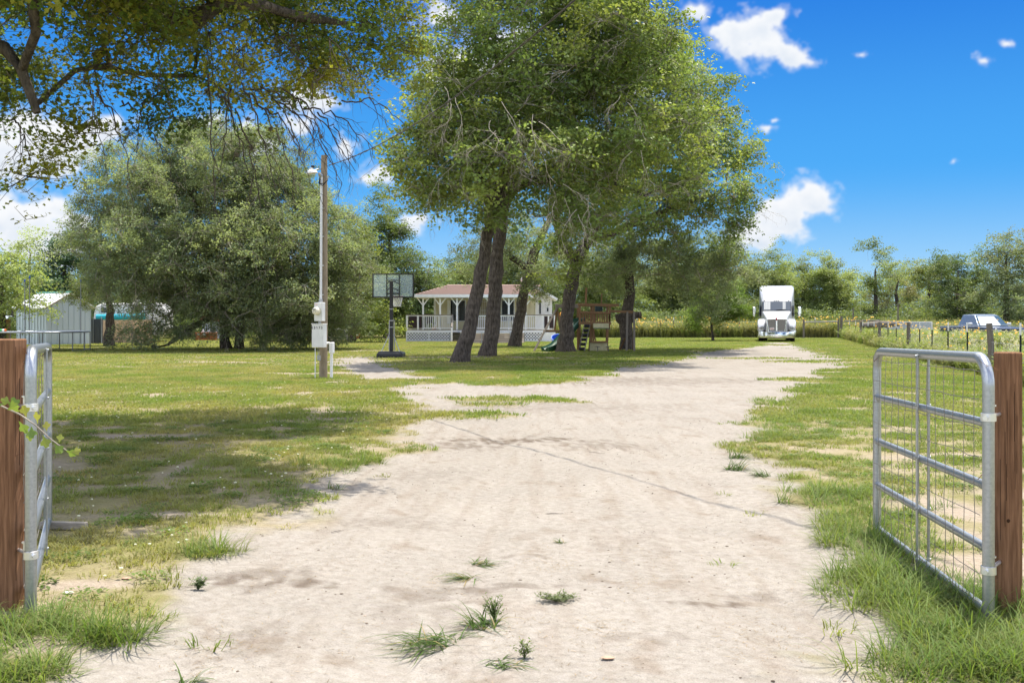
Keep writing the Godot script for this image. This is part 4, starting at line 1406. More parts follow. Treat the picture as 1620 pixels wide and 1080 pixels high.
# ---------------------------------------------------------------- pole with meter, cable
func build_utility() -> void:
	M.pole = rough_mat(lin(0.16, 0.125, 0.085), lin(0.42, 0.35, 0.26), Vector3(6, 0.35, 6), 0.02, 0.8, 0.9, 60)
	M.greybox = rough_mat(lin(0.60, 0.61, 0.60), lin(0.74, 0.745, 0.73), Vector3(1.2, 0.5, 1.2), 0.012, 0.0, 0.5, 61)
	M.pvc = mat(0.66, 0.67, 0.67, 0.45)
	M.steel = mat(0.35, 0.36, 0.36, 0.45, 0.6)
	var d := 24.6
	var at := G(511, 598)
	var root := thing("utility_pole", "weathered wooden utility pole carrying the electric meter", "pole", at)
	var f := func(px: float, py: float, dd: float) -> Vector3: return P(px, py, dd) - at
	var b := MB.new()
	var pts := PackedVector3Array()
	var rad := PackedFloat32Array()
	for i in 9:
		var t := i / 8.0
		pts.append(Vector3(0.005 * sin(t * 5.0) + 0.03 * t, 5.42 * t - (0.1 if i == 0 else 0.0), 0))
		rad.append(lerpf(0.10, 0.074, t))
	b.tube(pts, rad, 14)
	obj("shaft", b, M.pole, root)
	var turn := Basis(Vector3.UP, -0.42)
	# meter socket
	var c: Vector3 = f.call(505.5, 493, d - 0.24)
	b = MB.new()
	b.box(c, Vector3(0.235, 0.45, 0.13), turn, 0.008)
	obj("meter_socket", b, M.greybox, root)
	b = MB.new()
	var mx := Transform3D(turn * Basis(Vector3.RIGHT, PI / 2), c + turn * Vector3(-0.02, 0.02, 0.065))
	b.lathe(PackedVector2Array([Vector2(0.098, 0.0), Vector2(0.098, 0.03), Vector2(0.088, 0.036), Vector2(0.086, 0.10), Vector2(0.070, 0.125), Vector2(0.0, 0.132)]), mx, 22)
	obj("meter", b, mat(0.70, 0.66, 0.52, 0.25), root)
	b = MB.new()
	b.box(c + turn * Vector3(-0.02, 0.05, 0.200), Vector3(0.075, 0.022, 0.012), turn)
	b.box(c + turn * Vector3(-0.05, 0.0, 0.196), Vector3(0.022, 0.012, 0.012), turn)
	b.box(c + turn * Vector3(0.01, 0.0, 0.196), Vector3(0.022, 0.012, 0.012), turn)
	obj("meter_display", b, mat(0.10, 0.10, 0.09, 0.4), root)
	b = MB.new()
	b.box(c + turn * Vector3(-0.055, 0.175, 0.0665), Vector3(0.085, 0.022, 0.002), turn)
	obj("label_sticker", b, mat(0.70, 0.50, 0.45, 0.6), root)
	# breaker box with the number
	var e: Vector3 = f.call(504.8, 531, d - 0.26)
	b = MB.new()
	b.box(e, Vector3(0.335, 0.56, 0.15), turn, 0.008)
	obj("breaker_box", b, M.greybox, root)
	b = MB.new()
	b.box(e + Vector3(0, 0.285, 0), Vector3(0.355, 0.018, 0.175), turn, 0.004)
	obj("box_cap", b, M.greybox, root)
	var font := SystemFont.new()
	font.font_names = PackedStringArray(["Droid Sans"])
	font.font_weight = 700
	var tm := TextMesh.new()
	tm.font = font
	tm.text = "2 3 1 7 3"
	tm.font_size = 24
	tm.pixel_size = 0.0036
	tm.depth = 0.003
	inst("number", tm, mat(0.05, 0.05, 0.05, 0.7), root, Transform3D(turn, e + turn * Vector3(-0.015, 0.195, 0.0775)))
	# pipes and small boxes
	b = MB.new()
	b.tube(PackedVector3Array([f.call(507.2, 478, d - 0.13), f.call(507.4, 466, d - 0.13), f.call(508.0, 300, d - 0.10), f.call(508.4, 279, d - 0.10)]), PackedFloat32Array([0.036, 0.030, 0.030, 0.030]), 10)
	obj("conduit", b, M.pvc, root)
	b = MB.new()
	b.rod(f.call(507.2, 481, d - 0.14), f.call(507.2, 473, d - 0.14), 0.048, 10)
	obj("pipe_fitting", b, M.steel, root)
	b = MB.new()
	b.rod(f.call(505.5, 508, d - 0.2), f.call(505.5, 514, d - 0.2), 0.035, 10)
	obj("pipe_fitting", b, M.steel, root)
	b = MB.new()
	b.tube(PackedVector3Array([f.call(515, 543, d - 0.22), f.call(520, 542.5, d - 0.22), f.call(523, 544, d - 0.22)]), PackedFloat32Array([0.03, 0.03, 0.03]), 8)
	b.rod(f.call(524.3, 556, d - 0.22), f.call(524, 599.5, d - 0.22), 0.036, 10)
	obj("drain_pipe", b, M.white, root)
	b = MB.new()
	b.box(f.call(524.5, 550, d - 0.22), Vector3(0.11, 0.27, 0.10), turn, 0.012)
	obj("junction_box", b, M.white, root)
	b = MB.new()
	b.rod(f.call(498.5, 549, d - 0.26), f.call(498.2, 601, d - 0.26), 0.013, 6)
	obj("ground_conduit", b, M.pvc, root)
	b = MB.new()
	b.box(f.call(504.2, 566, d - 0.18), Vector3(0.075, 0.13, 0.06), turn, 0.008)
	b.tube(PackedVector3Array([f.call(503, 550, d - 0.2), f.call(502.5, 555, d - 0.17), f.call(504, 561, d - 0.18)]), PackedFloat32Array([0.010, 0.010, 0.010]), 6)
	obj("phone_box", b, M.steel, root)
	for y in [466.0, 420.0, 374.0, 330.0]:
		b = MB.new()
		b.box(f.call(508.6, y, d - 0.09), Vector3(0.10, 0.018, 0.075), Basis.IDENTITY, 0.003)
		obj("pipe_strap", b, M.zinc_bright, root)
	b = MB.new()
	b.lathe(PackedVector2Array([Vector2(0.040, -0.05), Vector2(0.055, 0.02), Vector2(0.03, 0.07), Vector2(0, 0.08)]), Transform3D(Basis(Vector3.BACK, 0.7), f.call(507.0, 277, d - 0.10)), 10)
	obj("weather_head", b, M.steel, root)
	for k in 3:
		b = MB.new()
		b.tube(PackedVector3Array([f.call(506, 278, d - 0.1), f.call(504 + k, 290, d - 0.16), f.call(510 + k, 294 - 2 * k, d - 0.18), f.call(518, 285, d - 0.14), f.call(519, 280, d - 0.02)]), PackedFloat32Array([0.010, 0.010, 0.010, 0.010, 0.010]), 5)
		obj("drop_wire", b, M.black, root)
	# yard light on its arm
	b = MB.new()
	b.tube(PackedVector3Array([f.call(509, 268, d), f.call(503, 267, d - 0.1), f.call(498, 269, d - 0.15)]), PackedFloat32Array([0.013, 0.013, 0.013]), 6)
	obj("lamp_arm", b, M.steel, root)
	b = MB.new()
	b.lathe(PackedVector2Array([Vector2(0.14, -0.05), Vector2(0.12, 0.0), Vector2(0.05, 0.05), Vector2(0.045, 0.09), Vector2(0.0, 0.09)]), Transform3D(Basis(Vector3.BACK, 0.12), f.call(493, 271, d - 0.2)), 16)
	obj("lamp_shade", b, mat(0.62, 0.62, 0.60, 0.4), root)
	b = MB.new()
	b.box(f.call(494.6, 263.5, d - 0.2), Vector3(0.075, 0.06, 0.07), Basis.IDENTITY, 0.006)
	obj("photocell", b, M.black, root)
	# overhead cable: two twisted conductors
	var cab := thing("power_cable", "twisted overhead power cable rising from the utility pole", "cable", Vector3(-4.45, 5.17, -24.55))
	for k in 2:
		b = MB.new()
		pts = PackedVector3Array()
		rad = PackedFloat32Array()
		for i in 71:
			var s := 0.4 * i
			pts.append(Vector3(0.465 * s + 0.012 * sin(s * 9.0 + k * PI), -0.073 * s + 0.0097 * s * s + 0.012 * cos(s * 9.0 + k * PI), s))
			rad.append(0.0085)
		b.tube(pts, rad, 5)
		obj("conductor", b, mat(0.10, 0.095, 0.09, 0.7), cab)

# ---------------------------------------------------------------- basketball hoop, playset
func build_yard() -> void:
	var at := G(619, 565)
	var d := -at.z
	var root := thing("basketball_hoop", "portable basketball hoop with clear backboard, seen from behind", "basketball hoop", at)
	var f := func(px: float, py: float, dd: float) -> Vector3: return P(px, py, d - dd) - at
	var b := MB.new()
	b.box(Vector3(0, 0.10, 0.05), Vector3(0.98, 0.20, 1.15), Basis.IDENTITY, 0.05)
	b.box(Vector3(0, 0.215, 0.25), Vector3(0.86, 0.04, 0.6), Basis.IDENTITY, 0.015)
	obj("base", b, mat(0.022, 0.024, 0.028, 0.45), root)
	for s in [-1.0, 1.0]:
		b = MB.new()
		b.rod(Vector3(s * 0.43, 0.06, 0.62), Vector3(s * 0.43, 0.06, 0.68), 0.06, 12)
		obj("wheel", b, M.black, root)
		b = MB.new()
		b.rod(Vector3(s * 0.36, 0.2, 0.28), Vector3(s * 0.07, 0.88, 0.0), 0.016, 8)
		obj("strut", b, M.zinc, root)
	b = MB.new()
	b.box(Vector3(0, 1.55, 0), Vector3(0.13, 2.72, 0.13), Basis.IDENTITY, 0.012)
	obj("pole", b, M.black, root)
	for y in [1.15, 1.40, 1.84]:
		b = MB.new()
		b.box(Vector3(0, y, 0), Vector3(0.15, 0.035, 0.15), Basis.IDENTITY, 0.004)
		obj("pole_clamp", b, M.steel, root)
	b = MB.new()
	for s in [-1.0, 1.0]: b.rod(Vector3(s * 0.10, 0.25, -0.14), Vector3(s * 0.085, 1.42, -0.12), 0.022, 8)
	b.rod(Vector3(-0.085, 1.42, -0.12), Vector3(0.085, 1.42, -0.12), 0.022, 8)
	obj("lift_frame", b, mat(0.5, 0.5, 0.48, 0.5), root)
	# backboard: a clear sheet in a black frame, beyond the pole
	var z := -0.55
	var w := 1.60
	var y0 := 2.29
	var h := 0.93
	var g := MB.new()
	g.box(Vector3(0, y0 + h * 0.5, z), Vector3(w - 0.04, h - 0.04, 0.010))
	var pane := StandardMaterial3D.new()
	pane.albedo_color = Color(0.80, 0.88, 0.90, 0.28)
	pane.transparency = BaseMaterial3D.TRANSPARENCY_ALPHA
	pane.roughness = 0.35
	var bb := obj("backboard", g, pane, root)
	for s in [-1.0, 1.0]:
		b = MB.new()
		b.box(Vector3(0, y0 + h * 0.5 + s * (h * 0.5 - 0.02), z), Vector3(w, 0.045, 0.05), Basis.IDENTITY, 0.006)
		obj("frame_bar", b, M.black, bb)
		b = MB.new()
		b.box(Vector3(s * (w * 0.5 - 0.02), y0 + h * 0.5, z), Vector3(0.045, h - 0.09, 0.05), Basis.IDENTITY, 0.006)
		obj("frame_bar", b, M.black, bb)
		b = MB.new()
		b.box(Vector3(s * 0.245, y0 + h * 0.5, z + 0.025), Vector3(0.035, h - 0.09, 0.03), Basis.IDENTITY, 0.004)
		obj("frame_bar", b, M.black, bb)
		b = MB.new()
		b.rod(Vector3(s * 0.06, y0 + 0.62, 0.02), Vector3(s * 0.25, y0 + 0.52, z + 0.04), 0.018, 8)
		b.rod(Vector3(s * 0.06, y0 + 0.36, 0.02), Vector3(s * 0.25, y0 + 0.26, z + 0.04), 0.018, 8)
		b.rod(Vector3(0, y0 + 0.66, 0.02), Vector3(s * 0.25, y0 + 0.66, z + 0.04), 0.016, 8)
		obj("support_arm", b, M.black, root)
	b = MB.new()
	b.box(Vector3(0, y0 + 0.16, z + 0.03), Vector3(0.5, 0.045, 0.03), Basis.IDENTITY, 0.004)
	obj("frame_bar", b, M.black, bb)
	b = MB.new()
	var pts := PackedVector3Array()
	var rad := PackedFloat32Array()
	for i in 25:
		var a := TAU * i / 24.0
		pts.append(Vector3(0.12 + cos(a) * 0.23, y0 + 0.06, z - 0.36 + sin(a) * 0.23))
		rad.append(0.010)
	b.tube(pts, rad, 6, false)
	obj("rim", b, mat(0.5, 0.10, 0.03, 0.5), root)
	b = MB.new()
	for i in 12:
		for s in [-1.0, 1.0]:
			var q := PackedVector3Array()
			var r := PackedFloat32Array()
			for k in 6:
				var a: float = TAU * i / 12.0 + s * k * 0.26
				var rr := lerpf(0.225, 0.13, k / 5.0)
				q.append(Vector3(0.12 + cos(a) * rr, y0 + 0.055 - 0.40 * k / 5.0, z - 0.36 + sin(a) * rr))
				r.append(0.008)
			b.tube(q, r, 4, false)
	obj("net", b, mat(0.78, 0.78, 0.76, 0.9), root)
	build_playset()

func build_playset() -> void:
	M.timber = rough_mat(lin(0.15, 0.085, 0.045), lin(0.34, 0.205, 0.115), Vector3(4, 4, 4), 0.02, 0.2, 0.85, 70)
	M.timber_grey = rough_mat(lin(0.15, 0.13, 0.11), lin(0.30, 0.265, 0.225), Vector3(4, 4, 4), 0.02, 0.2, 0.9, 71)
	var slide_m := mat(0.020, 0.085, 0.055, 0.35)
	var canvas := rough_mat(lin(0.42, 0.38, 0.22), lin(0.56, 0.52, 0.33), Vector3(1, 1, 1), 0.01, 0.0, 0.9, 72)
	var d := 46.5
	var at := P(938, 507, d)
	at.y = 0
	var root := thing("playset", "wooden playset tower with green slide and swing beam under the oaks", "playset", at)
	var k := d / FL
	var q := func(px: float, py: float, z := 0.0) -> Vector3: return Vector3((px - 938.0) * k, EYE - (py - HZ) * k, z)
	var bar := func(called: String, a: Vector3, b2: Vector3, w: float, t: float, m: Material) -> void:
		var mb := MB.new()
		var dir := (b2 - a).normalized()
		var sd := dir.cross(Vector3.BACK if absf(dir.z) < 0.9 else Vector3.UP).normalized()
		mb.box((a + b2) * 0.5, Vector3(w, a.distance_to(b2), t), Basis(sd, dir, sd.cross(dir)), 0.006)
		obj(called, mb, m, root)
	# tower posts, two rows deep
	for z in [0.55, -0.75]:
		bar.call("tower_post", q.call(916, 558, z), q.call(916, 480, z), 0.09, 0.09, M.timber)
		bar.call("tower_post", q.call(937.5, 558, z), q.call(937.5, 481, z), 0.09, 0.09, M.timber)
		bar.call("tower_post", q.call(962, 521 if z > 0 else 558, z), q.call(963.5, 481, z), 0.09, 0.09, M.timber)
		bar.call("tower_beam", q.call(913, 482, z + 0.1), q.call(977, 483, z + 0.1), 0.12, 0.04, M.timber)
		bar.call("floor_beam", q.call(914, 511, z + 0.08), q.call(965, 511, z + 0.08), 0.12, 0.04, M.timber)
		bar.call("rail", q.call(916, 494, z + 0.07), q.call(964, 495, z + 0.07), 0.09, 0.035, M.timber)
		for i in 13:
			if i in [0, 5, 6]: continue
			var x := 917.5 + i * 3.75
			bar.call("slat", q.call(x, 510, z + 0.035), q.call(x, 495, z + 0.035), 0.062, 0.02, M.timber)
	bar.call("counter_post", q.call(958.5, 556, 0.55), q.call(960, 521, 0.55), 0.08, 0.08, M.timber)
	bar.call("counter_post", q.call(930.5, 556, 0.58), q.call(934, 512, 0.58), 0.08, 0.08, M.timber)
	var mb := MB.new()
	mb.box(q.call(939, 512, -0.1), Vector3(1.42, 0.04, 1.3))
	obj("floor", mb, M.timber, root)
	bar.call("mast", q.call(927, 482, -0.1), q.call(928, 455, -0.1), 0.09, 0.09, M.timber)
	bar.call("mast", q.call(951, 495, -0.1), q.call(952.5, 464, -0.1), 0.05, 0.05, M.timber)
	bar.call("cross_brace", q.call(938, 522, 0.0), q.call(943, 540, 0.0), 0.05, 0.05, M.timber)
	bar.call("counter", q.call(931, 540, 0.72), q.call(959, 540, 0.72), 0.07, 0.16, M.timber)
	mb = MB.new()
	mb.box(q.call(945, 548, 0.66), Vector3(0.80, 0.40, 0.02))
	obj("panel", mb, canvas, root)
	mb = MB.new()
	mb.box(q.call(948.5, 515, 0.82), Vector3(0.70, 0.23, 0.025), Basis(Vector3.RIGHT, -0.5))
	obj("awning", mb, canvas, root)
	mb = MB.new()
	mb.box(q.call(950, 519.2, 0.9), Vector3(0.78, 0.035, 0.05))
	obj("awning_edge", mb, slide_m, root)
	mb = MB.new()
	mb.box(q.call(948, 488.2, -0.2), Vector3(0.34, 0.24, 0.25), Basis.IDENTITY, 0.02)
	obj("toy_box", mb, mat(0.02, 0.045, 0.05, 0.5), root)
	# ladder with dark treads
	for s in [-1.0, 1.0]:
		bar.call("ladder_rail", q.call(917 + s * 4.2, 556, 1.15), q.call(928 + s * 4.2, 511, 0.60), 0.05, 0.05, M.timber_grey)
	for i in 6:
		var t := (i + 0.5) / 6.0
		mb = MB.new()
		mb.box(q.call(lerpf(917, 928, t), lerpf(554, 512, t), lerpf(1.13, 0.62, t)), Vector3(0.22, 0.11, 0.16), Basis(Vector3.RIGHT, -0.3), 0.01)
		obj("ladder_tread", mb, mat(0.03, 0.03, 0.032, 0.7), root)
	# slide: a curved trough running down to the left
	mb = MB.new()
	var rings := []
	var prof := [Vector3(921, 509, 0.1), Vector3(914, 511, 0.25), Vector3(906, 519, 0.45), Vector3(896, 530, 0.7), Vector3(886, 540, 0.95), Vector3(877, 548.5, 1.15), Vector3(868, 552.5, 1.35), Vector3(861, 554.5, 1.5)]
	for i in prof.size():
		var c: Vector3 = q.call(prof[i].x, prof[i].y, prof[i].z)
		var nx: Vector3 = prof[mini(i + 1, prof.size() - 1)]
		var pv: Vector3 = prof[maxi(i - 1, 0)]
		var t: Vector3 = (q.call(nx.x, nx.y, nx.z) - q.call(pv.x, pv.y, pv.z)).normalized()
		var side := t.cross(Vector3.UP).normalized()
		var up := side.cross(t).normalized()
		var ring := []
		for e in [[-0.27, 0.20], [-0.22, 0.21], [-0.20, 0.02], [0.20, 0.02], [0.22, 0.21], [0.27, 0.20], [0.25, -0.03], [-0.25, -0.03]]:
			ring.append(c + side * e[0] + up * e[1])
		rings.append(ring)
	mb.loft(rings)
	obj("slide", mb, slide_m, root)
	# swing beam on its A-frame at the left, a lower beam with posts at the right
	bar.call("swing_beam", q.call(878.5, 484, 0.1), q.call(918, 484, -0.1), 0.17, 0.09, M.timber_grey)
	for z in [1.1, -1.2]:
		bar.call("swing_leg", q.call(881, 487, 0.05 * z), q.call(843 if z > 0 else 893, 556 if z > 0 else 548, z), 0.09, 0.09, M.timber_grey)
	bar.call("swing_leg", q.call(881, 487, 0), q.call(878, 524, -0.4), 0.08, 0.08, M.timber)
	bar.call("swing_leg", q.call(881, 487, 0), q.call(889, 518, 0.3), 0.08, 0.08, M.timber)
	bar.call("swing_brace", q.call(859, 523.5, 0.55), q.call(889, 523.5, 0.4), 0.09, 0.04, M.timber)
	bar.call("monkey_beam", q.call(964, 492, 0), q.call(1003, 493.5, 0), 0.11, 0.09, M.timber)
	bar.call("monkey_post", q.call(990.5, 557, 0.2), q.call(992.5, 493, 0.05), 0.09, 0.09, M.timber_grey)
	bar.call("monkey_post", q.call(1002, 558, 0.4), q.call(1003, 493, 0.05), 0.09, 0.09, M.timber_grey)
	bar.call("monkey_post", q.call(983, 556, -0.8), q.call(989, 535, 0), 0.06, 0.06, M.timber)
	bar.call("monkey_post", q.call(1005, 558, -0.8), q.call(1002.5, 530, 0), 0.06, 0.06, M.timber)
	# two little stools at the counter
	for x in [942.0, 958.5]:
		mb = MB.new()
		var s0: Vector3 = q.call(x, 547.5, 1.3)
		mb.lathe(PackedVector2Array([Vector2(0.0, 0.0), Vector2(0.11, 0.0), Vector2(0.12, 0.02), Vector2(0.0, 0.04)]), Transform3D(Basis.IDENTITY, s0), 12)
		mb.rod(s0, Vector3(s0.x, 0, s0.z), 0.018, 6)
		var st := obj("garden_stool", mb, mat(0.10, 0.10, 0.09, 0.6))
		st.position = at
		tag(st, "small grey round-topped stool standing in front of the playset counter%s" % (", on its left" if x < 950 else ", by its right post"), "stool", "stools by the playset")
	# blue tub and orange ball beyond
	mb = MB.new()
	mb.lathe(PackedVector2Array([Vector2(0.0, 0.02), Vector2(0.34, 0.0), Vector2(0.42, 0.16), Vector2(0.46, 0.34), Vector2(0.42, 0.34), Vector2(0.34, 0.06), Vector2(0.0, 0.05)]), Transform3D(Basis(Vector3.RIGHT, 0.5), Vector3(0, 0.12, 0)), 18)
	var tub := obj("plastic_tub", mb, mat(0.02, 0.10, 0.50, 0.35))
	tub.position = G(884, 545)
	tag(tub, "bright blue plastic tub tipped beyond the swing frame", "tub")
	mb = MB.new()
	mb.lathe(ball_profile(0.15), Transform3D.IDENTITY, 16)
	var ball := obj("ball", mb, mat(0.75, 0.33, 0.03, 0.5))
	ball.position = P(889, 497, 66)
	tag(ball, "orange ball resting on the porch end near the swing frame", "ball")

func ball_profile(r: float) -> PackedVector2Array:
	var p := PackedVector2Array()
	for i in 13: p.append(Vector2(r * sin(PI * i / 12.0), -r * cos(PI * i / 12.0)))
	return p

# ---------------------------------------------------------------- the house with its porch
func build_house() -> void:
	var cream := rough_mat(lin(0.68, 0.63, 0.42), lin(0.76, 0.71, 0.50), Vector3(0.6, 0.3, 0.6), 0.01, 0.0, 0.8, 80)
	var shingle := rough_mat(lin(0.24, 0.165, 0.14), lin(0.36, 0.265, 0.23), Vector3(1.6, 1.6, 1.6), 0.03, 0.4, 0.95, 81)
	var white := rough_mat(lin(0.80, 0.80, 0.785), lin(0.90, 0.90, 0.885), Vector3(0.8, 0.4, 0.8), 0.012, 0.0, 0.7, 82)
	var dark := mat(0.05, 0.035, 0.035, 0.8)
	var glass := mat(0.020, 0.024, 0.028, 0.12)
	var iron := mat(0.03, 0.03, 0.032, 0.5)
	var d := 68.0
	var k := d / FL
	var at := P(760, 507, d)
	at.y = 0.0
	var root := thing("house", "small cream house with red shingle roof and white railed porch", "house", at)
	# x in bearing, y in metres, z metres behind the deck's edge
	var X := func(px: float) -> float: return (px - 760.0) * k
	var part := func(called: String, m: Material, c: Vector3, s: Vector3, parent: Node = root, ch := 0.0) -> MeshInstance3D:
		var mb := MB.new()
		mb.box(c, s, Basis.IDENTITY, ch)
		return obj(called, mb, m, parent)
	var wz := -2.4
	var fl := 0.76
	# the walls: a box with openings closed by their windows and door, battens standing proud
	var wl: float = X.call(683)
	var wr: float = X.call(848)
	var wall: MeshInstance3D = part.call("wall", cream, Vector3((wl + wr) * 0.5, 1.65, wz - 3.0), Vector3(wr - wl, 3.2, 6.0))
	var nb := 20
	for i in nb + 1:
		part.call("batten", cream, Vector3(lerpf(wl, wr, float(i) / nb), fl + 1.2, wz + 0.015), Vector3(0.045, 2.4, 0.028), wall)
	part.call("corner_board", white, Vector3(wl + 0.02, fl + 1.2, wz + 0.02), Vector3(0.13, 2.4, 0.05), wall)
	# windows with security bars
	for w in [[711, 733.5], [793, 813.5]]:
		var x0: float = X.call(w[0])
		var x1: float = X.call(w[1])
		var cx := (x0 + x1) * 0.5
		var win: MeshInstance3D = part.call("window", white, Vector3(cx, fl + 1.33, wz + 0.03), Vector3(x1 - x0 + 0.12, 1.50, 0.06))
		for s in [-1.0, 1.0]:
			part.call("pane", glass, Vector3(cx + s * (x1 - x0) * 0.25, fl + 1.33, wz + 0.064), Vector3((x1 - x0) * 0.5 - 0.06, 1.38, 0.012), win)
		for i in 9:
			part.call("bar", iron, Vector3(lerpf(x0 + 0.05, x1 - 0.05, i / 8.0), fl + 1.33, wz + 0.12), Vector3(0.016, 1.44, 0.016), win)
		for h in [0.68, 1.05, 1.6, 1.98]:
			part.call("bar", iron, Vector3(cx, fl + h, wz + 0.138), Vector3(x1 - x0, 0.018, 0.014), win)
	part.call("shutter", white, Vector3(X.call(708), fl + 1.25, wz + 0.035), Vector3(0.36, 1.62, 0.05))
	# door with a pale iron gate
	var dx: float = X.call(762)
	var door: MeshInstance3D = part.call("door", mat(0.42, 0.36, 0.24, 0.6), Vector3(dx, fl + 1.03, wz + 0.03), Vector3(0.92, 2.06, 0.06))
	for s in [-1.0, 1.0]: part.call("door_frame", white, Vector3(dx + s * 0.52, fl + 1.05, wz + 0.04), Vector3(0.11, 2.12, 0.08), door)
	for i in 7: part.call("gate_bar", white, Vector3(dx - 0.42 + 0.14 * i, fl + 1.03, wz + 0.12), Vector3(0.02, 2.0, 0.02), door)
	for h in [0.1, 0.75, 1.35, 1.95]: part.call("gate_bar", white, Vector3(dx, fl + h, wz + 0.142), Vector3(0.9, 0.025, 0.018), door)
	var lantern := MB.new()
	lantern.box(Vector3(X.call(692), fl + 1.75, wz + 0.1), Vector3(0.12, 0.22, 0.12), Basis.IDENTITY, 0.02)
	obj("porch_lamp", lantern, iron, root)
	# roof: porch eave at the front, hipped on the left, ridge along the house
	var ey := 3.03
	var e0: float = X.call(656.5)
	var e1: float = X.call(852)
	var ry := 3.98
	var r0: float = X.call(702)
	var r1: float = X.call(858)
	var roof := MB.new()
	var zf := 0.25
	var zr := -4.6
	var zb := -9.2
	roof.quad(Vector3(e0, ey + 0.13, zf), Vector3(e1, ey + 0.13, zf), Vector3(r1, ry, zr), Vector3(r0, ry, zr))
	roof.tri(Vector3(e0, ey + 0.13, zb), Vector3(e0, ey + 0.13, zf), Vector3(r0, ry, zr))
	roof.quad(Vector3(e1, ey + 0.13, zb), Vector3(e0, ey + 0.13, zb), Vector3(r0, ry, zr), Vector3(r1, ry, zr))
	roof.tri(Vector3(e1, ey + 0.13, zf), Vector3(e1, ey + 0.13, zb), Vector3(r1, ry, zr))
	var ro := obj("roof", roof, shingle, root)
	for i in 9:
		# courses of shingles: a thin lip along each
		var t := (i + 0.5) / 9.5
		var a := Vector3(e0, ey + 0.13, zf).lerp(Vector3(r0, ry, zr), t)
		var b2 := Vector3(e1, ey + 0.13, zf).lerp(Vector3(r1, ry, zr), t)
		part.call("shingle_course", shingle, (a + b2) * 0.5 + Vector3(0, 0.008, 0), Vector3(b2.x - a.x - 0.1, 0.016, 0.30), ro)
	part.call("fascia", white, Vector3((e0 + e1) * 0.5, ey + 0.03, zf + 0.015), Vector3(e1 - e0, 0.20, 0.03))
	part.call("fascia", white, Vector3(e0 - 0.015, ey + 0.03, (zf + zb) * 0.5), Vector3(0.03, 0.20, zf - zb))
	part.call("porch_ceiling", white, Vector3((e0 + e1) * 0.5, ey - 0.06, (zf + wz) * 0.5), Vector3(e1 - e0 - 0.05, 0.04, zf - wz - 0.02))
	# wing at the right with its gable to the front
	var gx0: float = X.call(846)
	var gx1: float = X.call(876)
	var wing := MB.new()
	wing.slab(PackedVector2Array([Vector2(gx0, 0.05), Vector2(gx1, 0.05), Vector2(gx1, 2.95), Vector2(gx0 - 0.2, 3.95)]), Vector3(0, 0, wz - 1.6), Basis.IDENTITY, 2.6)
	var wo := obj("wing_wall", wing, white, root)
	for w in [[855, 857.5, 474, 496], [867.5, 870, 486, 492]]:
		var hh: float = (w[3] - w[2]) * k
		part.call("window", glass, Vector3(X.call((w[0] + w[1]) * 0.5), EYE - ((w[2] + w[3]) * 0.5 - HZ) * k, wz - 0.29), Vector3((w[1] - w[0]) * k, hh, 0.03), wo)
	var rk := MB.new()
	var pa := Vector3(gx0 - 0.9, 4.35, wz - 1.4)
	var pb := Vector3(gx1 + 0.35, 2.86, wz - 1.4)
	var dir := (pb - pa).normalized()
	rk.box((pa + pb) * 0.5, Vector3(pa.distance_to(pb), 0.16, 3.1), Basis(dir, Vector3.BACK.cross(dir), Vector3.BACK))
	obj("wing_roof", rk, white, root)
	# deck
	var d0: float = X.call(643)
	var d1: float = X.call(878)
	var st0: float = X.call(716)
	var st1: float = X.call(744)
	var deck: MeshInstance3D = part.call("deck", white, Vector3((d0 + d1) * 0.5, fl - 0.07, wz * 0.5), Vector3(d1 - d0, 0.14, -wz - 0.01))
	for i in 40:
		part.call("plank", M.timber_grey, Vector3(lerpf(d0, d1, (i + 0.5) / 40.0), fl + 0.014, wz * 0.5), Vector3((d1 - d0) / 40.0 - 0.012, 0.026, -wz + 0.02), deck)
	# lattice skirt: crossing laths, each field in a frame
	for span in [[643, 714], [812, 858]]:
		var a: float = X.call(span[0])
		var b2: float = X.call(span[1])
		var lat := MB.new()
		var hgt := 0.60
		var n := int((b2 - a + hgt) / 0.20)
		for s in [-1.0, 1.0]:
			for i in n:
				var x := a - hgt + (i + 0.5) * 0.20
				# clip the diagonal to the field
				var lo := maxf(a, x)
				var hi := minf(b2, x + hgt)
				if hi - lo < 0.03: continue
				var ya := lo - x
				var yb := hi - x
				if s < 0:
					ya = hgt - ya
					yb = hgt - yb
				var pA := Vector3(lo, 0.04 + ya, -0.02 + s * 0.006)
				var pB := Vector3(hi, 0.04 + yb, -0.02 + s * 0.006)
				var dd := (pB - pA).normalized()
				lat.box((pA + pB) * 0.5, Vector3(pA.distance_to(pB), 0.058, 0.008), Basis(dd, Vector3.BACK.cross(dd), Vector3.BACK))
		var lo2 := obj("lattice", lat, white, root)
		lo2.set_meta("kind", "stuff")
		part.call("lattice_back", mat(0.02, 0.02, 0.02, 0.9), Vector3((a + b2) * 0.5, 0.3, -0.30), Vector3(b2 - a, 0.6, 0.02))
		for y in [0.03, 0.61]: part.call("lattice_rail", white, Vector3((a + b2) * 0.5, y, 0.0), Vector3(b2 - a, 0.07, 0.03))
		for x in [a, (a + b2) * 0.5 if span[0] < 700 else a, b2]: part.call("lattice_post", white, Vector3(x, 0.32, 0.004), Vector3(0.07, 0.66, 0.034))
	part.call("skirt_panel", white, Vector3((X.call(858) + d1) * 0.5 + 0.04, 0.31, -0.02), Vector3(d1 - X.call(858), 0.64, 0.03))
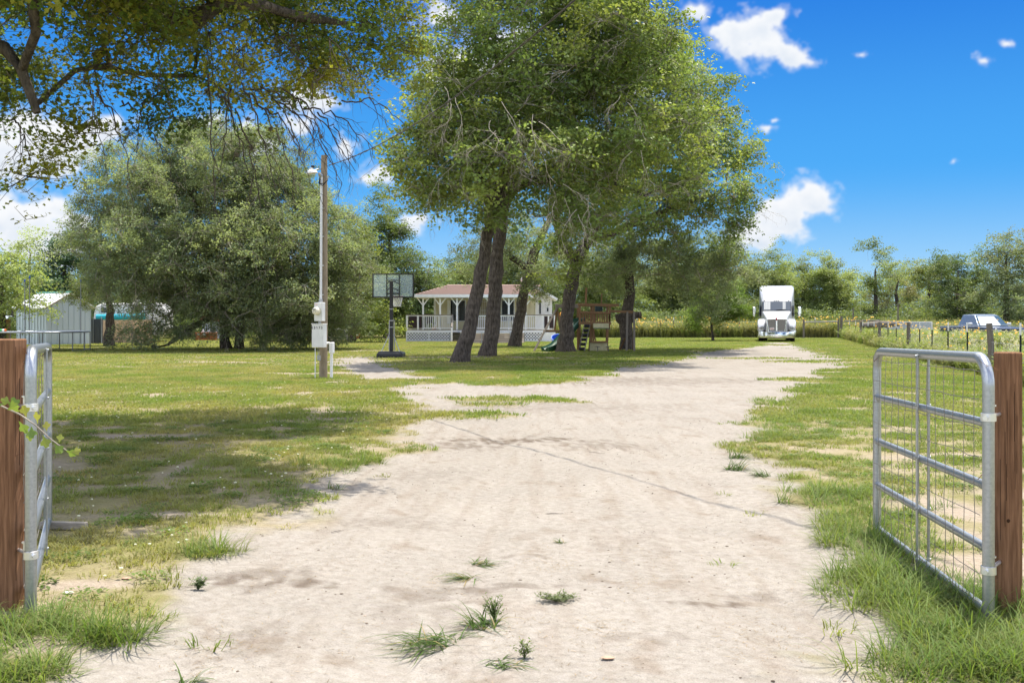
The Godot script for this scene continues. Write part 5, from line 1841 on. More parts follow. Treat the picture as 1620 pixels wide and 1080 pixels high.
	# posts with forked brackets
	for px in [669.0, 696.0, 722.8, 750.0, 777.5, 805.0, 832.0]:
		var x: float = X.call(px)
		var po: MeshInstance3D = part.call("porch_post", white, Vector3(x, (fl + ey) * 0.5 - 0.06, -0.10), Vector3(0.11, ey - fl - 0.12, 0.11), root, 0.008)
		for s in [-1.0, 1.0]:
			var mb := MB.new()
			var p0 := Vector3(x + s * 0.03, ey - 0.58, -0.10)
			var p1 := Vector3(x + s * 0.40, ey - 0.10, -0.10)
			var dd := (p1 - p0).normalized()
			mb.box((p0 + p1) * 0.5, Vector3(p0.distance_to(p1), 0.07, 0.07), Basis(dd, Vector3.BACK.cross(dd), Vector3.BACK))
			obj("bracket", mb, white, po)
	# railing: top and bottom rails, balusters, dark boards at both ends
	for span in [[643.0, 716.0], [744.0, 878.0]]:
		var a: float = X.call(span[0])
		var b2: float = X.call(span[1])
		part.call("top_rail", M.timber_grey, Vector3((a + b2) * 0.5, fl + 1.02, -0.06), Vector3(b2 - a, 0.045, 0.13))
		part.call("rail", white, Vector3((a + b2) * 0.5, fl + 0.955, -0.06), Vector3(b2 - a, 0.075, 0.04))
		part.call("rail", white, Vector3((a + b2) * 0.5, fl + 0.12, -0.06), Vector3(b2 - a, 0.07, 0.04))
		var n := int((b2 - a) / 0.125)
		for i in n:
			var x := lerpf(a, b2, (i + 0.5) / n)
			part.call("baluster", white, Vector3(x, fl + 0.53, -0.06), Vector3(0.04, 0.78, 0.03))
		for px in ([643.5, 661, 715.5] if span[0] < 700 else [744.5, 832, 858.5, 868, 877.5]):
			part.call("newel", white, Vector3(X.call(px), fl + 0.5, -0.06), Vector3(0.11, 1.02, 0.10))
	for span in [[646, 659.5], [662.5, 667], [861, 866.5], [869, 876]]:
		var a: float = X.call(span[0])
		var b2: float = X.call(span[1])
		part.call("dark_board", dark, Vector3((a + b2) * 0.5, fl + 0.53, -0.02), Vector3(b2 - a, 0.80, 0.02))
	# steps
	for i in 4:
		part.call("step", M.timber_grey, Vector3((st0 + st1) * 0.5, fl - 0.17 * (i + 1), 0.14 + 0.27 * i), Vector3(st1 - st0 - 0.1, 0.04, 0.28))
	for x in [st0, st1]:
		var mb := MB.new()
		var p0 := Vector3(x, fl + 0.98, 0.0)
		var p1 := Vector3(x, fl + 0.22, 1.05)
		var dd := (p1 - p0).normalized()
		mb.box((p0 + p1) * 0.5, Vector3(0.09, 0.06, p0.distance_to(p1)), Basis(Vector3.RIGHT, dd.cross(Vector3.RIGHT), dd))
		obj("stair_rail", mb, M.timber_grey, root)
		part.call("newel", white, Vector3(x, 0.45, 1.05), Vector3(0.10, 0.95, 0.10))
		for i in 4: part.call("baluster", white, Vector3(x, fl + 0.42 - 0.15 * i, 0.2 + 0.2 * i), Vector3(0.03, 0.8, 0.04))
	# chair and pot in the porch corner
	var chair := thing("porch_chair", "dark folding chair at the left end of the porch", "chair", at + Vector3(X.call(679), fl + 0.027, -1.0), 0.5)
	var mb := MB.new()
	mb.box(Vector3(0, 0.45, 0), Vector3(0.5, 0.04, 0.48), Basis(Vector3.RIGHT, 0.06), 0.01)
	obj("seat", mb, dark, chair)
	mb = MB.new()
	mb.box(Vector3(0, 0.78, -0.27), Vector3(0.5, 0.6, 0.04), Basis(Vector3.RIGHT, -0.2), 0.01)
	obj("backrest", mb, dark, chair)
	for s in [-1.0, 1.0]:
		for t in [-1.0, 1.0]:
			mb = MB.new()
			mb.rod(Vector3(s * 0.23, 0, t * 0.22), Vector3(s * 0.23, 0.45, t * -0.18), 0.014, 6)
			obj("leg", mb, M.zinc_bright, chair)
	var pot := MB.new()
	pot.lathe(PackedVector2Array([Vector2(0, 0), Vector2(0.14, 0), Vector2(0.19, 0.17), Vector2(0.17, 0.17), Vector2(0, 0.14)]), Transform3D.IDENTITY, 14)
	var po := obj("flower_pot", pot, mat(0.62, 0.25, 0.04, 0.6))
	po.position = at + Vector3(X.call(686), fl + 0.03, -0.35)
	tag(po, "orange pot on the porch floor behind the railing", "pot")
	build_pool()

func build_pool() -> void:
	var c := Vector3((779.0 - 810.0) * 64.0 / FL, 0, -64.4)
	var root := thing("above_ground_pool", "above ground pool with stone printed wall before the porch", "pool", c)
	var R := 2.0
	var h := 0.62
	var mb := MB.new()
	var n := 64
	for i in n:
		var a0 := TAU * i / n
		var a1 := TAU * (i + 1) / n
		var y := 0.0
		for r in 4:
			var off := 0.5 if r % 2 else 0.0
			var g := 0.75 + 0.5 * fposmod(sin(float(int((i + off) / 2.0)) * 12.99 + r * 78.2) * 437.5, 1.0)
			mb.col = Color(0.44 * g, 0.37 * g, 0.32 * g)
			var y1 := y + h / 4.0
			var p := func(a: float, yy: float) -> Vector3: return Vector3(sin(a) * R, yy, cos(a) * R)
			mb.quad(p.call(a0, y), p.call(a1, y), p.call(a1, y1 - 0.02), p.call(a0, y1 - 0.02))
			mb.col = Color(0.17, 0.15, 0.13)
			mb.quad(p.call(a0, y1 - 0.02), p.call(a1, y1 - 0.02), p.call(a1, y1), p.call(a0, y1))
			y = y1
	var m := mat(1, 1, 1, 0.7)
	m.vertex_color_use_as_albedo = true
	obj("wall", mb, m, root)
	mb = MB.new()
	mb.lathe(PackedVector2Array([Vector2(0, h - 0.12), Vector2(R - 0.02, h - 0.12)]), Transform3D(Basis(Vector3.RIGHT, 0), Vector3.ZERO), 48)
	obj("water", mb, mat(0.05, 0.25, 0.35, 0.1), root)
	mb = MB.new()
	mb.lathe(PackedVector2Array([Vector2(R - 0.03, h - 0.03), Vector2(R + 0.035, h - 0.02), Vector2(R + 0.04, h + 0.03), Vector2(R - 0.03, h + 0.04)]), Transform3D.IDENTITY, 48)
	obj("rim", mb, mat(0.45, 0.47, 0.49, 0.5), root)
	for i in 14:
		var a := TAU * (i + 0.3) / 14
		mb = MB.new()
		mb.rod(Vector3(sin(a) * (R + 0.05), 0, cos(a) * (R + 0.05)), Vector3(sin(a) * (R + 0.05), h + 0.04, cos(a) * (R + 0.05)), 0.026, 8)
		obj("frame_leg", mb, mat(0.32, 0.34, 0.36, 0.5), root)

# ---------------------------------------------------------------- vehicles
# a ring of the body across z: rounded box between x = -w..w and y0..y1, corner radius r
func ring(z: float, w: float, y0: float, y1: float, r: float, cx := 0.0, wt := -1.0) -> Array:
	var out := []
	if wt < 0: wt = w
	# counter-clockwise about -z (the skin runs from front to back)
	var cs := [[wt - r, y1 - r, 0.0], [w - r, y0 + r, -PI / 2], [-w + r, y0 + r, -PI], [-wt + r, y1 - r, -1.5 * PI]]
	for c in cs:
		for i in 5:
			var a: float = c[2] + PI / 2 - i * PI / 8.0
			out.append(Vector3(cx + c[0] + cos(a) * r, c[1] + sin(a) * r, z))
	return out

func wheel(parent: Node3D, at: Vector3, r: float, w: float, tyre: Material, rim: Material) -> void:
	var xf := Transform3D(Basis(Vector3.BACK, PI / 2), at)
	var mb := MB.new()
	mb.lathe(PackedVector2Array([Vector2(r * 0.56, -w * 0.5), Vector2(r * 0.9, -w * 0.5), Vector2(r, -w * 0.36), Vector2(r, w * 0.36), Vector2(r * 0.9, w * 0.5), Vector2(r * 0.56, w * 0.5)]), xf, 24)
	var t := obj("tyre", mb, tyre, parent)
	mb = MB.new()
	mb.lathe(PackedVector2Array([Vector2(0, -w * 0.3), Vector2(r * 0.3, -w * 0.32), Vector2(r * 0.57, -w * 0.46), Vector2(r * 0.57, w * 0.46), Vector2(r * 0.3, w * 0.32), Vector2(0, w * 0.3)]), xf, 20)
	obj("rim", mb, rim, t)

func build_truck() -> void:
	var white := mat(0.44, 0.455, 0.475, 0.3)
	white.clearcoat_enabled = true
	white.clearcoat = 0.6
	white.clearcoat_roughness = 0.12
	var chrome := mat(0.72, 0.74, 0.76, 0.16, 1.0)
	var mesh_m := rough_mat(lin(0.12, 0.11, 0.10), lin(0.34, 0.33, 0.31), Vector3(8, 8, 8), 0.12, 0.0, 0.5, 90)
	var glass := mat(0.012, 0.028, 0.055, 0.12)
	var rubber := mat(0.018, 0.018, 0.018, 0.85)
	var lens := mat(0.22, 0.23, 0.24, 0.15)
	M.chrome = chrome
	M.rubber = rubber
	var at := G(1229, 540.5)
	var root := thing("semi_truck", "white high roofed semi truck parked facing the gate", "truck", at, atan2(at.x, at.z) + PI)
	var Z := 0.0
	var mb := MB.new()
	# cab and sleeper
	mb.loft([ring(-1.95, 1.00, 0.80, 2.06, 0.08, 0, 0.98), ring(-2.25, 1.06, 0.62, 2.38, 0.12, 0, 0.97), ring(-2.62, 1.12, 0.50, 2.72, 0.16, 0, 0.98), ring(-2.80, 1.16, 0.50, 2.96, 0.20, 0, 1.02), ring(-3.15, 1.20, 0.5, 3.36, 0.24, 0, 1.10), ring(-3.6, 1.22, 0.5, 3.68, 0.24, 0, 1.15), ring(-4.2, 1.22, 0.5, 3.84, 0.22, 0, 1.18), ring(-6.4, 1.22, 0.5, 3.88, 0.16, 0, 1.20)])
	var cab := obj("cab", mb, white, root)
	mb = MB.new()
	mb.quad(Vector3(-0.004, 2.98, -2.76), Vector3(0.004, 2.98, -2.76), Vector3(0.004, 3.66, -3.52), Vector3(-0.004, 3.66, -3.52))
	obj("roof_seam", mb, mat(0.5, 0.5, 0.5, 0.5), cab)
	for i in 5:
		mb = MB.new()
		mb.box(Vector3((i - 2) * (0.14 if absi(i - 2) < 2 else 0.40), 2.80, -2.655), Vector3(0.10, 0.03, 0.05), Basis.IDENTITY, 0.01)
		obj("marker_lamp", mb, mat(0.75, 0.55, 0.25, 0.3), cab)
	# windshield: dark inside, pale curtains, then the pane
	var slope := Basis(Vector3.RIGHT, -0.80)
	var wc := Vector3(0, 2.385, -2.235)
	mb = MB.new()
	mb.box(wc, Vector3(1.92, 0.94, 0.03), slope, 0.012)
	var ws := obj("windshield_seal", mb, rubber, root)
	mb = MB.new()
	mb.box(wc + slope * Vector3(0, 0, 0.012), Vector3(1.84, 0.86, 0.03), slope)
	obj("windshield", mb, glass, ws)
	for c in [[-0.62, 0.42, 0.55], [0.50, 0.20, 0.6]]:
		mb = MB.new()
		for i in 4: mb.box(wc + slope * Vector3(c[0] + (i - 1.5) * c[1] / 4.0, 0.02, 0.029), Vector3(c[1] / 4.0 - 0.012, 0.78, 0.004), slope)
		obj("curtain", mb, mat(0.11, 0.14, 0.17, 0.5), ws)
	for s in [-1.0, 1.0]:
		mb = MB.new()
		mb.rod(wc + slope * Vector3(s * 0.05, -0.42, 0.04), wc + slope * Vector3(s * 0.05 + 0.55, -0.36, 0.04), 0.012, 6)
		obj("wiper", mb, rubber, ws)
		# side window, door line, step box, mirror, exhaust fairing
		mb = MB.new()
		mb.slab(PackedVector2Array([Vector2(-3.15, 1.70), Vector2(-2.25, 1.70), Vector2(-2.55, 2.42), Vector2(-3.15, 2.46)]) if s > 0 else PackedVector2Array([Vector2(-3.15, 1.70), Vector2(-2.25, 1.70), Vector2(-2.55, 2.42), Vector2(-3.15, 2.46)]), Vector3(s * 1.125, 0, 0), Basis(Vector3(0, 0, 1), Vector3(0, 1, 0), Vector3(-1, 0, 0)), 0.03)
		obj("side_window", mb, glass, root)
		mb = MB.new()
		mb.box(Vector3(s * 1.17, 0.55, -3.4), Vector3(0.16, 0.5, 4.4), Basis.IDENTITY, 0.04)
		obj("side_skirt", mb, white, root)
		mb = MB.new()
		mb.box(Vector3(s * 1.50, 2.07, -1.95), Vector3(0.22, 0.54, 0.14), Basis.IDENTITY, 0.05)
		var mi := obj("mirror", mb, chrome, root)
		mb = MB.new()
		mb.box(Vector3(s * 1.22, 1.93, -2.0), Vector3(0.52, 0.045, 0.06), Basis(Vector3.BACK, -s * 0.03), 0.01)
		mb.box(Vector3(s * 1.22, 1.84, -2.0), Vector3(0.52, 0.045, 0.06), Basis(Vector3.BACK, -s * 0.05), 0.01)
		obj("mirror_arm", mb, rubber, mi)
		mb = MB.new()
		mb.box(Vector3(s * 1.50, 1.74, -1.95), Vector3(0.16, 0.12, 0.12), Basis.IDENTITY, 0.03)
		obj("lower_mirror", mb, chrome, mi)
		# wing over the front wheel
		mb = MB.new()
		mb.loft([ring(-0.20, 0.16, 0.74, 0.98, 0.07, s * 1.02), ring(-0.32, 0.23, 0.72, 1.20, 0.10, s * 1.00), ring(-0.62, 0.27, 0.74, 1.42, 0.14, s * 0.975), ring(-1.10, 0.29, 0.98, 1.52, 0.16, s * 0.96), ring(-1.6, 0.29, 0.98, 1.50, 0.16, s * 0.96), ring(-2.1, 0.27, 0.6, 1.40, 0.14, s * 0.97)])
		obj("fender", mb, white, root)
		mb = MB.new()
		mb.box(Vector3(s * 1.0, 0.92, -0.235), Vector3(0.40, 0.22, 0.12), Basis(Vector3.UP, s * 0.35) * Basis(Vector3.BACK, -s * 0.22), 0.05)
		var hl := obj("headlight", mb, lens, root)
		mb = MB.new()
		for e in [[-0.07, 0.0, 0.055], [0.08, 0.01, 0.045]]:
			mb.lathe(PackedVector2Array([Vector2(e[2], 0), Vector2(e[2] * 0.8, 0.03), Vector2(0, 0.04)]), Transform3D(Basis(Vector3.UP, s * 0.35) * Basis(Vector3.RIGHT, PI / 2), Vector3(s * 1.0 + e[0], 0.92 + e[1], -0.17)), 12)
		obj("lamp", mb, mat(0.35, 0.36, 0.38, 0.1, 0.6), hl)
		mb = MB.new()
		mb.box(Vector3(s * 1.19, 0.93, -0.27), Vector3(0.05, 0.08, 0.08), Basis.IDENTITY, 0.015)
		obj("indicator", mb, mat(0.75, 0.25, 0.06, 0.3), hl)
		wheel(root, Vector3(s * 1.03, 0.51, -1.15), 0.51, 0.30, rubber, chrome)
		for z in [-5.6, -6.9]:
			wheel(root, Vector3(s * 0.92, 0.51, z), 0.51, 0.56, rubber, chrome)
	# hood
	mb = MB.new()
	mb.loft([ring(-0.16, 0.66, 0.64, 1.46, 0.10, 0, 0.64), ring(-0.22, 0.70, 0.62, 1.54, 0.12, 0, 0.66), ring(-0.5, 0.76, 0.62, 1.64, 0.14, 0, 0.68), ring(-1.2, 0.86, 0.62, 1.84, 0.14, 0, 0.80), ring(-1.98, 1.0, 0.62, 2.08, 0.10, 0, 0.95)])
	obj("hood", mb, white, root)
	# grille with chrome surround and centre bar
	for s in [-1.0, 1.0]:
		var sh := PackedVector2Array([Vector2(0.07, 0.70), Vector2(0.50, 0.70), Vector2(0.60, 1.45), Vector2(0.07, 1.47)])
		if s < 0:
			sh = PackedVector2Array([Vector2(-0.07, 1.47), Vector2(-0.60, 1.45), Vector2(-0.50, 0.70), Vector2(-0.07, 0.70)])
		mb = MB.new()
		mb.slab(sh, Vector3(0, 0, -0.145), Basis(Vector3.RIGHT, 0), 0.06)
		var gr := obj("grille", mb, mesh_m, root)
		mb = MB.new()
		mb.rod(Vector3(s * 0.52, 0.66, -0.11), Vector3(s * 0.63, 1.48, -0.11), 0.032, 8)
		mb.rod(Vector3(s * 0.03, 1.50, -0.11), Vector3(s * 0.64, 1.48, -0.11), 0.028, 8)
		mb.rod(Vector3(s * 0.03, 0.67, -0.11), Vector3(s * 0.53, 0.66, -0.11), 0.030, 8)
		obj("grille_surround", mb, chrome, gr)
	mb = MB.new()
	mb.box(Vector3(0, 1.09, -0.10), Vector3(0.11, 0.80, 0.06), Basis.IDENTITY, 0.02)
	obj("grille_bar", mb, chrome, root)
	mb = MB.new()
	mb.lathe(PackedVector2Array([Vector2(0.085, 0), Vector2(0.08, 0.02), Vector2(0.0, 0.025)]), Transform3D(Basis(Vector3.RIGHT, PI / 2).scaled(Vector3(0.7, 1.2, 1)), Vector3(0, 1.50, -0.07)), 16)
	obj("emblem", mb, mat(0.30, 0.03, 0.04, 0.3), root)
	mb = MB.new()
	mb.box(Vector3(-0.30, 0.86, -0.105), Vector3(0.30, 0.15, 0.02), Basis(Vector3.BACK, 0.12), 0.004)
	var pl := obj("plate", mb, mat(0.70, 0.66, 0.64, 0.5), root)
	mb = MB.new()
	for i in 5: mb.box(Vector3(-0.30 - 0.09 + i * 0.045, 0.86 + (i - 2) * 0.0055, -0.093), Vector3(0.028, 0.06, 0.004), Basis(Vector3.BACK, 0.12))
	obj("plate_mark", mb, mat(0.5, 0.12, 0.10, 0.6), pl)
	# bumper in three polished faces with dark holes, and what hangs beneath
	mb = MB.new()
	var fr := []
	for e in [[-1.25, -0.55], [-1.12, -0.22], [-0.62, -0.03], [0.0, 0.0], [0.62, -0.03], [1.12, -0.22], [1.25, -0.55]]:
		fr.append([Vector3(e[0], 0.25, e[1] - 0.03), Vector3(e[0], 0.27, e[1]), Vector3(e[0], 0.62 if absf(e[0]) < 0.7 else 0.72, e[1]), Vector3(e[0], 0.64 if absf(e[0]) < 0.7 else 0.74, e[1] - 0.05), Vector3(e[0], 0.5, e[1] - 0.12)])
	fr.reverse()
	mb.loft(fr)
	var bu := obj("bumper", mb, chrome, root)
	for x in [-0.48, 0.0, 0.48]:
		mb = MB.new()
		mb.box(Vector3(x, 0.54, 0.0 if x == 0 else -0.02), Vector3(0.15 if x == 0 else 0.2, 0.07, 0.03), Basis(Vector3.UP, -x * 0.1), 0.01)
		obj("tow_opening", mb, rubber, bu)
	mb = MB.new()
	mb.box(Vector3(0, 0.45, -3.6), Vector3(0.9, 0.3, 6.6))
	obj("chassis", mb, rubber, root)
	mb = MB.new()
	mb.box(Vector3(0, 0.28, -0.25), Vector3(1.9, 0.16, 0.2), Basis.IDENTITY, 0.03)
	obj("air_dam", mb, rubber, root)
	build_pickup()

func build_pickup() -> void:
	var navy := mat(0.035, 0.05, 0.085, 0.25)
	var silver := mat(0.13, 0.17, 0.23, 0.25, 0.2)
	var glass := mat(0.05, 0.09, 0.13, 0.1)
	var at := P(1556, 507, 54)
	at.y = 0
	var root := thing("pickup_truck", "dark blue pickup truck half hidden by weeds beyond the fence", "pickup truck", at, 0.10)
	var mb := MB.new()
	mb.loft([ring(2.55, 0.84, 0.5, 0.98, 0.08), ring(2.45, 0.92, 0.42, 1.04, 0.10), ring(0.9, 0.96, 0.42, 1.12, 0.10), ring(-2.7, 0.96, 0.45, 1.10, 0.08)])
	obj("body", mb, navy, root)
	mb = MB.new()
	mb.loft([ring(0.95, 0.86, 1.0, 1.13, 0.03, 0, 0.84), ring(0.30, 0.88, 1.0, 1.68, 0.07, 0, 0.68), ring(0.05, 0.88, 1.0, 1.74, 0.08, 0, 0.66), ring(-0.85, 0.88, 1.0, 1.72, 0.08, 0, 0.66), ring(-1.0, 0.88, 1.0, 1.12, 0.03, 0, 0.84)])
	obj("cab", mb, silver, root)
	var sl := Basis(Vector3.RIGHT, -0.86)
	mb = MB.new()
	mb.slab(PackedVector2Array([Vector2(-0.80, -0.42), Vector2(0.80, -0.42), Vector2(0.63, 0.37), Vector2(-0.63, 0.37)]), Vector3(0, 1.40, 0.66), sl, 0.03)
	var ws := obj("windshield", mb, glass, root)
	mb = MB.new()
	mb.slab(PackedVector2Array([Vector2(-0.72, -0.38), Vector2(0.42, -0.38), Vector2(0.34, 0.33), Vector2(-0.57, 0.33)]), Vector3(0, 1.40, 0.66) + sl * Vector3(0, 0, 0.012), sl, 0.012)
	obj("sunshade", mb, mat(0.55, 0.60, 0.63, 0.4), ws)
	for s in [-1.0, 1.0]:
		mb = MB.new()
		mb.slab(PackedVector2Array([Vector2(-0.80, 1.18), Vector2(0.62, 1.18), Vector2(0.22, 1.62), Vector2(-0.75, 1.62)]), Vector3(s * 0.775, 0, 0), Basis(Vector3(0, 0, 1), Vector3(0, 1, 0), Vector3(-1, 0, 0)) * Basis(Vector3.RIGHT, s * -0.42).inverse(), 0.05)
		obj("side_window", mb, glass, root)
		mb = MB.new()
		mb.box(Vector3(s * 1.08, 1.22, 0.62), Vector3(0.22, 0.15, 0.10), Basis.IDENTITY, 0.03)
		obj("mirror", mb, mat(0.6, 0.62, 0.64, 0.3), root)
		mb = MB.new()
		mb.box(Vector3(s * 0.70, 0.86, 2.52), Vector3(0.34, 0.16, 0.08), Basis.IDENTITY, 0.02)
		obj("headlight", mb, mat(0.55, 0.62, 0.68, 0.12), root)
		for z in [1.7, -1.8]: wheel(root, Vector3(s * 0.84, 0.37, z), 0.37, 0.24, M.rubber, M.chrome)
	mb = MB.new()
	mb.box(Vector3(0, 0.86, 2.54), Vector3(1.0, 0.16, 0.05), Basis.IDENTITY, 0.01)
	obj("grille", mb, M.rubber, root)
	mb = MB.new()
	mb.box(Vector3(0, 0.55, 2.60), Vector3(1.8, 0.18, 0.14), Basis.IDENTITY, 0.04)
	obj("bumper", mb, M.chrome, root)

# ---------------------------------------------------------------- fences, field, flowers
func fence_x(d: float) -> float:
	return 5.6 + 0.26 * d

func build_fences() -> void:
	var old := rough_mat(lin(0.10, 0.085, 0.07), lin(0.24, 0.21, 0.175), Vector3(4, 0.5, 4), 0.02, 0.3, 0.95, 100)
	var iron := mat(0.020, 0.028, 0.024, 0.6)
	var tipm := mat(0.75, 0.75, 0.73, 0.6)
	var wirem := mat(0.42, 0.43, 0.43, 0.5, 0.4)
	var root := thing("wire_fence", "wire fence on steel and timber posts along the right side", "fence", Vector3(fence_x(24), 0, -24))
	var base := root.position
	var heights := [0.30, 0.62, 0.95, 1.2]
	for d in [85.0, 54.0, 42.3, 26.2, 66.0]:
		var mb := MB.new()
		var c := Vector3(fence_x(d), 0, -d) - base
		mb.tube(PackedVector3Array([c - Vector3(0, 0.1, 0), c + Vector3(rf(-0.02, 0.02), 0.7, 0), c + Vector3(rf(-0.04, 0.04), 1.33 if d < 80 else 1.6, 0)]), PackedFloat32Array([0.085, 0.08, 0.075]), 12)
		obj("timber_post", mb, old, root)
	for d in [23.0, 29.3, 32.7, 35.9, 39.0, 46.5, 50.0, 57.0, 60.5, 64.0, 70.0, 76.0]:
		var mb := MB.new()
		var c := Vector3(fence_x(d), 0, -d) - base
		var lean := Vector3(rf(-0.02, 0.02), 0, rf(-0.02, 0.02))
		for e in [[0.045, 0.006, 0.0], [0.006, 0.04, 0.02]]:
			mb.box(c + Vector3(0, 0.52, e[2]) + lean * 0.5, Vector3(e[0], 1.1, e[1]))
		var po := obj("steel_post", mb, iron, root)
		mb = MB.new()
		for e in [[0.046, 0.007, 0.0], [0.007, 0.041, 0.02]]:
			mb.box(c + Vector3(0, 1.21, e[2]) + lean, Vector3(e[0], 0.28, e[1]))
		obj("white_tip", mb, tipm, po)
	for h in [0.55, 0.85, 1.15, 1.28]:
		var mb := MB.new()
		var pts := PackedVector3Array()
		var rad := PackedFloat32Array()
		for i in 60:
			var d := 14.0 + 71.0 * i / 59.0
			pts.append(Vector3(fence_x(d), h + rf(-0.012, 0.012), -d) - base)
			rad.append(0.0035)
		mb.tube(pts, rad, 4, false)
		obj("wire", mb, wirem, root)
	var mesh := MB.new()
	for i in 260:
		var d := 14.0 + 0.24 * i
		var c := Vector3(fence_x(d), 0, -d) - base
		mesh.rod(c, c + Vector3(0, 0.85, 0), 0.0022, 3)
	for h in [0.12, 0.26, 0.4]:
		mesh.rod(Vector3(fence_x(14), h, -14) - base, Vector3(fence_x(80), h, -80) - base, 0.0025, 3)
	obj("wire_mesh", mesh, wirem, root).set_meta("kind", "stuff")
	# pipe rail across at the corner behind the truck
	var pr := thing("pipe_rail", "dark pipe rail between two posts right of the truck", "fence", P(1300, 531, 80) * Vector3(1, 0, 1))
	base = pr.position
	for px in [1272.0, 1327.0, 1331.5]:
		var mb := MB.new()
		var c := P(px, 507, 80) * Vector3(1, 0, 1) - base
		mb.rod(c, c + Vector3(0, 1.5 if px < 1330 else 1.75, 0), 0.075 if px < 1330 else 0.10, 10)
		obj("post", mb, old, pr)
	var mb := MB.new()
	mb.rod(P(1272, 509.5, 80) - base, P(1327, 508.5, 80) - base, 0.05, 8)
	obj("rail", mb, mat(0.24, 0.235, 0.225, 0.7), pr)
	var pr2 := thing("pipe_rail", "dark pipe rail continuing towards the low pale panel", "fence", P(1370, 531, 70) * Vector3(1, 0, 1))
	base = pr2.position
	mb = MB.new()
	mb.rod(P(1336, 508, 80) - base, P(1392, 507, 66) - base, 0.05, 8)
	obj("rail", mb, mat(0.12, 0.11, 0.10, 0.7), pr2)
	for q in [[1350.0, 487.0, 90.0, "tall thin dark post behind the pipe rail"], [1421.0, 480.0, 86.0, "tallest thin dark post, behind the low pale panel"]]:
		mb = MB.new()
		var c := P(q[0], 507, q[2]) * Vector3(1, 0, 1)
		mb.rod(Vector3.ZERO, Vector3(0.02, EYE + (507.0 - q[1]) * q[2] / FL, 0), 0.06, 8)
		var o := obj("tall_post", mb, old)
		o.position = c
		tag(o, q[3], "post")
	# cross fence behind the lawn: slim posts and wires in the weeds
	var cf := thing("field_fence", "slim wire fence in the tall weeds behind the far lawn", "fence", Vector3(18, 0, -84))
	base = cf.position
	for px in [985.0, 1008.0, 1045.0, 1066.0, 1105.0, 1170.0, 1290.0]:
		mb = MB.new()
		var c := P(px, 507, 84) * Vector3(1, 0, 1) - base
		mb.rod(c, c + Vector3(0, 1.45, 0), 0.07 if px in [1045.0] else 0.035, 8)
		var po := obj("post", mb, old, cf)
		if px != 1045.0:
			mb = MB.new()
			mb.rod(c + Vector3(0, 1.452, 0), c + Vector3(0, 1.66, 0), 0.036, 8)
			obj("white_tip", mb, tipm, po)
	for h in [0.5, 0.9, 1.3]:
		mb = MB.new()
		mb.rod(P(960, 507, 84) * Vector3(1, 0, 1) - base + Vector3(0, h, 0), P(1331, 507, 84) * Vector3(1, 0, 1) - base + Vector3(0, h, 0), 0.005, 4)
		obj("wire", mb, wirem, cf)
	# long low pale panel and a dark log in the field
	mb = MB.new()
	var a := P(1398, 507, 72) * Vector3(1, 0, 1)
	var b := P(1474, 507, 78) * Vector3(1, 0, 1)
	var dir := (b - a).normalized()
	mb.box(Vector3(0, 0.72, 0), Vector3(a.distance_to(b), 1.20, 0.12), Basis(dir, Vector3.UP, dir.cross(Vector3.UP)), 0.02)
	for i in 12: mb.box(dir * (i - 5.5) * 0.30 + Vector3(0, 0.72, 0) - dir.cross(Vector3.UP) * 0.0, Vector3(0.03, 1.19, 0.16), Basis(dir, Vector3.UP, dir.cross(Vector3.UP)))
	var o := obj("low_panel", mb, rough_mat(lin(0.34, 0.35, 0.36), lin(0.50, 0.51, 0.52), Vector3(0.6, 0.6, 0.6), 0.012, 0.0, 0.8, 101))
	o.position = (a + b) * 0.5
	tag(o, "long low pale grey panel lying across the flower field", "panel")
	mb = MB.new()
	mb.tube(PackedVector3Array([P(1366, 515, 66), P(1390, 513, 66), P(1422, 512, 66)]), PackedFloat32Array([0.20, 0.24, 0.18]), 10)
	tag(obj("log", mb, old), "dark log lying before the low pale panel", "log")
	build_field()

